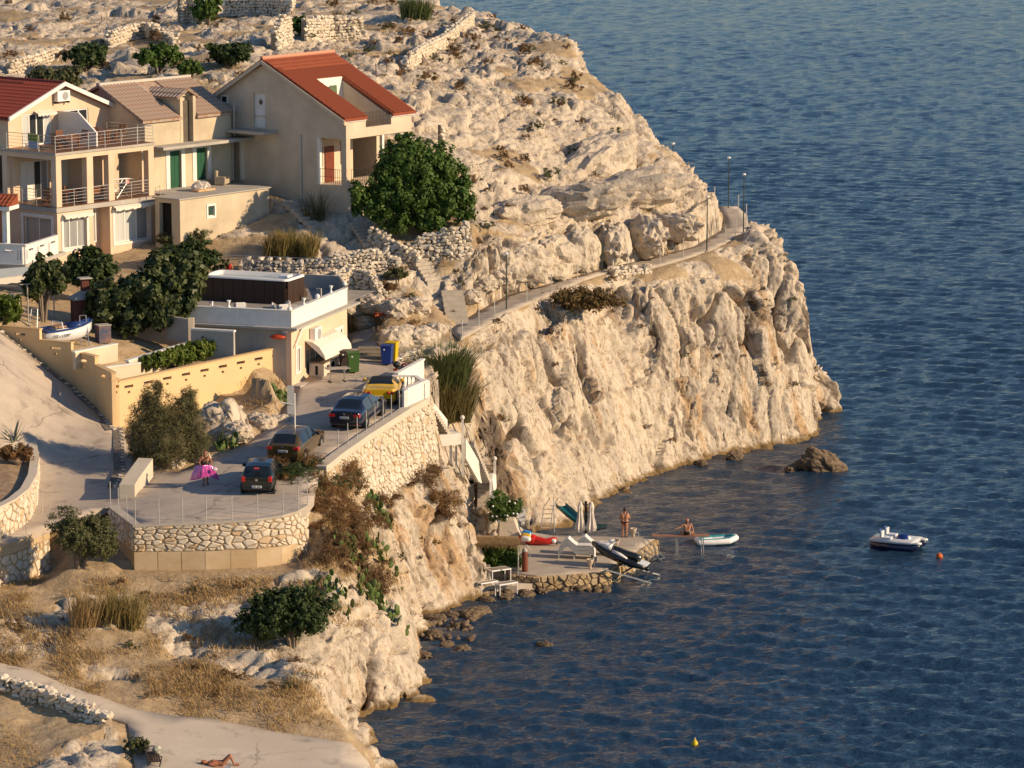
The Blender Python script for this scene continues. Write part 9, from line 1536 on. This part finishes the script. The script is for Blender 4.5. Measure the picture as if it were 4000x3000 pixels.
plant('garden_hedge', hb, 'bright green vine hedge between the garden walls', 'hedge', 5, 1.4, 11000, 0.10, L_HEDGE, 20, blobs=[(AY(px, py, hq(px)) - hb, (r_ * s_, r_ * s_ * 0.8, r_ * s_ * 0.9)) for px, py, r_ in ((580, 1415, 30), (615, 1402, 34), (650, 1395, 36), (690, 1388, 40), (730, 1378, 42), (770, 1366, 44), (810, 1355, 44), (845, 1347, 40), (872, 1342, 28))]); bushpx('garden_plant', 500, 562, 1405, 1475, 'small vine plant at the end of the garden bed', L_HEDGE, 900, 0.10, 21)
tm = onroad(650, 1812) - Vector((0, 0, 0.1)); s_ = tm.y / FPX
plant('tamarisk_tree', tm, 'feathery grey-green tamarisk at the lane bend', 'tree', 4.5, 4.5, 42000, 0.13, L_TAM, 22, blobs=[(((px - 650) * s_, dy, (1815 - py) * s_), (r_ * s_, r_ * s_, r2 * s_)) for px, py, r_, r2, dy in ((580, 1660, 85, 120, 0), (720, 1640, 75, 110, 0.3), (650, 1720, 110, 90, -0.5), (590, 1560, 45, 80, 0.2), (740, 1560, 40, 75, 0.3), (550, 1740, 55, 70, -0.3), (770, 1720, 60, 70, 0), (620, 1500, 22, 45, 0.2), (640, 1620, 70, 90, 0))], asp=0.10, surf=1.8, per=22)
bushpx('brown_shrub', -10, 128, 1742, 1815, 'round rust-brown shrub in the raised bed', L_RED, 4500, 0.08, 23, trunk=False, asp=0.3); o = bpy.data.objects['brown_shrub']; o.location = AZ(60, 1812, 8.75)
ag = empty('agave', AZ(50, 1740, 9.0), 0, 'grey-green agave with stiff pointed leaves in the raised bed', 'agave'); AGM = M('agave_leaf', (0.13, 0.17, 0.12), (0.17, 0.20, 0.14), 0.5, 4); r = random.Random(4)
for k in range(18): a, e, L_ = k * 2.4, r.uniform(0.5, 1.3), r.uniform(0.9, 1.5); d = Vector((math.cos(a) * math.cos(e), math.sin(a) * math.cos(e), math.sin(e))); s = Vector((-math.sin(a), math.cos(a), 0)) * 0.07; m1 = d * L_ * 0.5; MB().add([s * 0.6, -s * 0.6, m1 - s + Vector((0, 0, .02)), m1 + s + Vector((0, 0, .02)), d * L_, m1 - Vector((0, 0, 0.04))], [(0, 1, 2, 5), (0, 5, 3), (5, 2, 4), (5, 4, 3)]).obj('leaf', AGM, ag)
bushpx('olive_shrub', 165, 452, 1995, 2215, 'big grey-green olive shrub against the stone wall corner', L_GREY, 17000, 0.085, 24, asp=0.3); bushpx('lentisk_shrub', 950, 1345, 2300, 2500, 'large dark green shrub on the near slope above the cove', L_DARK, 24000, 0.085, 25, yb=2520, dpf=0.6); bushpx('oleander', 1908, 2035, 1925, 2060, 'oleander bush with white flowers above the quay', L_TREE, 6000, 0.12, 26, asp=0.2, trunk=False); o = bpy.data.objects['oleander']; o.location = AZ(1970, 2052, 2.0); fm = MB()
for k in range(14): fm.ball((r.uniform(-0.7, 0.7), r.uniform(-0.8, -0.5), r.uniform(0.3, 1.5)), 0.06, 5)
fm.obj('flowers', PVC, o)
iv = AZ(1945, 2215, 1.0); V, F = leaf_np([((0, 0.2, 0.7), (1.2, 0.25, 0.85)), ((0.7, 0.15, 0.3), (0.6, 0.25, 0.6)), ((-0.6, 0.2, 0.6), (0.6, 0.2, 0.6)), ((0.2, 0.1, 0.1), (0.8, 0.2, 0.4))], 11000, 0.07, 27); tag(link('ivy', npmesh('ivy', V, F, L_TREE), None, iv), 'dark ivy curtain on the reed shelter', 'ivy')
bushpx('creeper_mat', 2060, 2430, 1125, 1235, 'rusty green creeper mat spilling over the cliff brow', leafmat('creeper_leaf', (0.10, 0.07, 0.02), (0.17, 0.11, 0.045), (0.07, 0.10, 0.025), 0.8, 1.2), 9000, 0.09, 28, trunk=False, dpf=0.6, k=18, per=14); bushpx('creeper_mat', 2180, 2330, 1140, 1195, 'greener patch of creeper on the cliff brow', L_DARK, 2500, 0.08, 29, trunk=False, dpf=0.4)
bushpx('path_plant', 485, 590, 2878, 2955, 'small bright shrub beside the cast-iron bench', L_GREY, 2500, 0.07, 30, asp=0.3); bushpx('slope_shrub', 1500, 1600, 1040, 1095, 'grey-green cushion shrub between the rubble walls', L_GREY, 2000, 0.09, 31); bushpx('slope_shrub', 1400, 1560, 1090, 1140, 'brown thorny shrub below the rubble walls', L_DRY, 2500, 0.10, 32, asp=0.2)
for i, (x0, x1, y0, y1, m_, lb) in enumerate(((1060, 1240, 1770, 1880, L_RED, 'reddish dry scrub in front of the bronze car'), (1190, 1420, 1790, 1960, L_RED, 'russet dry scrub below the sloping coping'), (1230, 1380, 1930, 2080, L_RED, 'russet dry scrub right of the wall end'), (1300, 1500, 2000, 2150, L_DRY, 'brown dry scrub on the middle of the spur'), (1260, 1440, 2090, 2230, L_DRY, 'brown dry scrub low on the spur'), (1380, 1540, 1940, 2060, L_DRY, 'brown scrub under the rough stone wall'), (1600, 1720, 1810, 1900, L_DRY, 'brown tuft hanging at the foot of the rough stone wall'), (1690, 1800, 1880, 2020, L_RED, 'rust-brown tuft on the fluted cliff brow'), (1100, 1260, 1800, 1900, L_DARK, 'green patch of scrub behind the bronze car'), (1240, 1320, 1860, 1930, L_DARK, 'small green scrub patch beside the fence end'), (1420, 1500, 2200, 2330, L_DRY, 'brown scrub above the cactus slope'), (1330, 1400, 1850, 1910, L_DARK, 'green scrub patch under the coping'))):
    b = hitg((x0 + x1) / 2, y1); rr_ = random.Random(40 + i); bl = []
    for _ in range(26):
        u, v = rr_.uniform(x0, x1), rr_.uniform(y0 + (y1 - y0) * 0.25, y1 + 8); q = hitg(u, v)
        if abs(q.y - b.y) < 6: q_ = rr_.uniform(0.22, 0.55); bl.append((q - b + Vector((0, 0, q_ * 0.5)), (q_ * 1.1, q_ * 1.1, q_ * 0.9)))
    V, F = leaf_np(bl or [((0, 0, 0.3), (0.6, 0.6, 0.4))], int((x1 - x0) * (y1 - y0) * 0.26), 0.12, 40 + i, 0.12, surf=1.5, upw=0.0, per=14); tag(link('dry_scrub', npmesh('dry_scrub', V, F, m_), None, b), lb, 'scrub', 'dry scrub on the spur below the parking')
def blades(pts, h_, wd, n, seed, bend=0.5, spread=0.3, upr=0.15):
    g_ = np.random.default_rng(seed); P0 = np.asarray(pts)[g_.integers(0, len(pts), n)] + np.c_[g_.normal(0, spread, n), g_.normal(0, spread, n), np.zeros(n)]; a = g_.uniform(0, 6.28, n); hh = h_ * g_.uniform(0.45, 1.1, n); ln = np.c_[np.cos(a), np.sin(a), np.zeros(n)]; b_l = g_.uniform(0.2, 1, n)[:, None] * bend * hh[:, None]; s = np.c_[-np.sin(a), np.cos(a), np.zeros(n)] * wd; up = np.array([0, 0, 1.0]); r0 = ln * upr * hh[:, None]
    M1 = P0 + up * hh[:, None] * 0.55 + r0 + ln * b_l * 0.25; T_ = P0 + up * (hh * (1 - 0.3 * bend))[:, None] + r0 + ln * b_l
    V = np.stack([P0 - s, P0 + s, M1 + s * 0.9, M1 - s * 0.9, T_], 1).reshape(-1, 3); i5 = np.arange(n) * 5; q = np.stack([i5, i5 + 1, i5 + 2], 1); q2 = np.stack([i5, i5 + 2, i5 + 3], 1); q3 = np.stack([i5 + 3, i5 + 2, i5 + 4], 1); return V, np.concatenate([q, q2, q3])
def clump(name, x0, x1, y0, y1, label, mat, n, seed, wd=0.02, bend=0.5, cat='grass', base=None):
    b = base or hitg((x0 + x1) / 2, y1); h_ = PXM(y1 - y0, b); w_ = PXM(x1 - x0, b); g_ = random.Random(seed); pts = [(g_.uniform(-w_ / 2, w_ / 2) * 0.75, g_.uniform(-w_ / 4, w_ / 4), -0.05) for _ in range(40)]
    o = empty(name, b, 0, label, cat); V, F = blades(pts, h_, wd, n, seed, bend, 0.12); link('blades', npmesh('blades', V, F, mat), o); return o
clump('cane_thicket', 1640, 1820, 1300, 1560, 'tall green cane thicket right of the white parapet', L_REED, 1900, 61, 0.035, 0.55, 'reeds'); clump('cane_thicket', 1600, 1860, 1420, 1640, 'paler straw cane spilling below the green thicket', leafmat('pale_cane', (0.16, 0.14, 0.05), (0.24, 0.20, 0.08), (0.34, 0.27, 0.12), 0.8), 1500, 62, 0.025, 0.7, 'reeds')
clump('tall_grass', 1010, 1260, 880, 1005, 'tall straw and green grass below the beige gable', leafmat('mixed_grass', (0.12, 0.13, 0.03), (0.30, 0.22, 0.08), (0.40, 0.28, 0.12), 0.9), 1600, 63, 0.02, 0.35); clump('dry_canes', 275, 390, 2260, 2440, 'thin dry canes left on the near slope', L_STRAW, 420, 64, 0.014, 0.4, 'canes'); clump('dry_canes', 385, 570, 2265, 2450, 'thicker greenish dry canes right on the near slope', leafmat('dry_cane', (0.20, 0.17, 0.06), (0.32, 0.24, 0.09), (0.42, 0.32, 0.15), 0.9), 900, 65, 0.016, 0.45, 'canes'); clump('tall_grass', 1560, 1690, -25, 75, 'pale green reed tuft on the hill skyline', L_REED, 700, 66, 0.03, 0.5); clump('tall_grass', 1360, 1400, 1180, 1290, 'upright grass at the far corner of the peach building', L_STRAW, 300, 67, 0.02, 0.3); clump('tall_grass', 1180, 1280, 700, 860, 'thin leggy shrub at the beige gable beside the pipe', L_GREY, 160, 68, 0.012, 0.6)
gp = []; r = random.Random(70)
ZN = [(-100, 1300, 2260, 2720, 5200), (700, 1300, 2600, 2860, 900), (1200, 1560, 1900, 2450, 1500), (0, 1700, 0, 420, 2300), (1650, 2780, 150, 1000, 1500), (1250, 1950, 1000, 1300, 900), (800, 1150, 1480, 1760, 500), (1800, 2700, 1080, 1300, 500), (0, 200, 2700, 3000, 150), (1850, 2300, 1300, 1700, 250)]
for x0, x1, y0, y1, n in ZN:
    for _ in range(n):
        ok, loc, nn, i = GR.ray_cast(Vector((0, 0, CAMZ)), ray(r.uniform(x0, x1), r.uniform(y0, y1)).normalized())
        if ok and nn.z > 0.55 and mnoise.noise(loc * 0.32) + mnoise.noise(loc * 1.1) * 0.5 > -0.02: gp.append(tuple(loc))
gp = np.array(gp); gp = gp[~(inpoly(gp[:, 0], gp[:, 1], ROADPOLY) | inpoly(gp[:, 0], gp[:, 1], PATHPOLY) | inpoly(gp[:, 0], gp[:, 1], PROM))]
V, F = blades(gp, 0.30, 0.013, len(gp) * 8, 71, 0.8, 0.24, 0.3); tag(link('dry_grass', npmesh('dry_grass', V, F, L_STRAW)), 'straw-coloured dry grass over the open slopes', 'grass', kind='stuff')
sm_ = []
for k in range(5): V, F = leaf_np(blobs_of(1.0, 1.0, 0.75, 8, 80 + k, 0.0), 520, 0.075, 80 + k, 0.2, surf=1.7); sm_.append(npmesh('twigs', V, F, (L_DRY, L_DRY, L_GREY, L_RED, L_DRY)[k]))
LMK = (('the hill ruin', 1250, 110), ('the stone pillar', 740, 50), ('the diagonal hill wall', 1720, 180), ('the big green tree', 1620, 720), ('the old house roof', 650, 360), ('the slim stone stack', 1730, 540), ('the reed tuft', 1625, 30), ('the dark red roof', 150, 330), ('the second lamp post', 2351, 960), ('the third lamp post', 2761, 880), ('the ridge crest', 2250, 170), ('the first lamp post', 1978, 1100), ('the creeper mat', 2240, 1190), ('the water slide', 2230, 2010), ('the cane thicket', 1730, 1440), ('the sea rock', 3200, 1790), ('the headland bend', 2910, 880), ('the cliff stair', 1820, 1760), ('the fluted cliff', 1700, 2100), ('the dark shrub', 1130, 2420), ('the dry canes', 420, 2360), ('the promenade edge', 700, 2760), ('the stone wall', 850, 2250), ('the rubble walls', 1450, 1070), ('the brick pile', 1450, 1270), ('the left wall', 80, 2300))
def where(px, py):
    n, x, y = min(LMK, key=lambda q: (q[1] - px) ** 2 + (q[2] - py) ** 2); dx, dy = px - x, py - y; d = math.hypot(dx, dy); return ('close ' if d < 90 else 'well ' if d > 220 else '') + (('right of ' if dx > 0 else 'left of ') if abs(dx) > abs(dy) else ('below ' if dy > 0 else 'above ')) + n
def scat(name, n, zone, what, cat, grp, meshes, s0, s1, seed, cond):
    r = random.Random(seed); k = 0; t_ = 0
    while k < n and t_ < n * 30:
        t_ += 1; x0, x1, y0, y1 = zone[r.randrange(len(zone))]; px, py = r.uniform(x0, x1), r.uniform(y0, y1); ok, loc, nn, i = GR.ray_cast(Vector((0, 0, CAMZ)), ray(px, py).normalized())
        if not ok or not cond(loc, nn) or any(inpoly(np.array([loc.x]), np.array([loc.y]), q)[0] for q in (ROADPOLY, PATHPOLY, PROM)): continue
        s = r.uniform(s0, s1); m = r.randrange(5); u = (s - s0) / (s1 - s0); tag(link(name, meshes[m], None, loc - Vector((0, 0, 0.06 * s)), (0, 0, r.uniform(0, 6)), (s * r.uniform(0.9, 1.3), s, s * r.uniform(0.7, 1.0))), '%s %s %s %s' % ('small' if u < 0.33 else 'large' if u > 0.66 else 'middling', ('brown', 'brown', 'grey-green', 'reddish', 'brown')[m], what, where(px, py)), cat, grp); k += 1
scat('cushion_shrub', 110, [(0, 1700, 0, 330), (1500, 2250, 60, 420), (1650, 2500, 400, 950)], 'cushion shrub on the hill', 'shrub', 'cushion shrubs on the hill', sm_, 0.5, 1.6, 90, lambda l, n: n.z > 0.6 and l.y > 200)
scat('cliff_tuft', 45, [(1850, 3150, 1100, 1750), (1500, 1850, 1880, 2300)], 'tuft on the cliff', 'shrub', 'tufts on the cliff', sm_, 0.3, 0.85, 91, lambda l, n: l.z > 1.5)
scat('slope_tuft', 45, [(0, 1300, 2280, 2750), (1250, 1950, 1000, 1300)], 'dry tuft on the slope', 'shrub', 'tufts on the near slope', sm_, 0.3, 0.8, 92, lambda l, n: n.z > 0.6)
padm = MB().ball((0, 0, 0.16), 0.16, 8, (0.75, 0.16, 1.0)).mesh('pad', L_CACT, True)
def cactus(px, py, n, spread, label, seed):
    b = hitg(px, py); o = empty('prickly_pear', b, 0, label, 'cactus', 'prickly pear cacti'); r = random.Random(seed)
    for k in range(n):
        p = Vector((r.gauss(0, spread), r.gauss(0, spread * 0.5), 0)); p.z = gz(b.x + p.x, b.y + p.y) - b.z; rz = r.uniform(0, 3.1)
        for q in range(r.choice((1, 2, 2, 3))): s = r.uniform(0.8, 1.3); link('pad', padm, o, p, (r.uniform(-.5, .5), r.uniform(-.6, .6), rz + r.uniform(-.6, .6)), s); p = p + Vector((r.uniform(-.12, .12), r.uniform(-.05, .05), 0.25 * s))
for a in ((1090, 1560, 14, 0.35, 'tall prickly pear at the corner of the yellow wall', 1), (870, 1755, 12, 0.3, 'prickly pear by the rock at the lane edge', 2), (1380, 2190, 26, 0.6, 'prickly pear colony left on the cactus slope', 3), (1500, 2200, 24, 0.5, 'prickly pear colony right on the cactus slope', 4), (1480, 2010, 18, 0.4, 'prickly pear on the edge of the fluted cliff', 5), (1290, 2310, 22, 0.6, 'prickly pear above the large dark shrub', 6), (1500, 2390, 22, 0.5, 'lowest prickly pear colony on the cactus slope', 7), (1450, 2290, 16, 0.4, 'prickly pear in the middle of the cactus slope', 8)): cactus(*a)
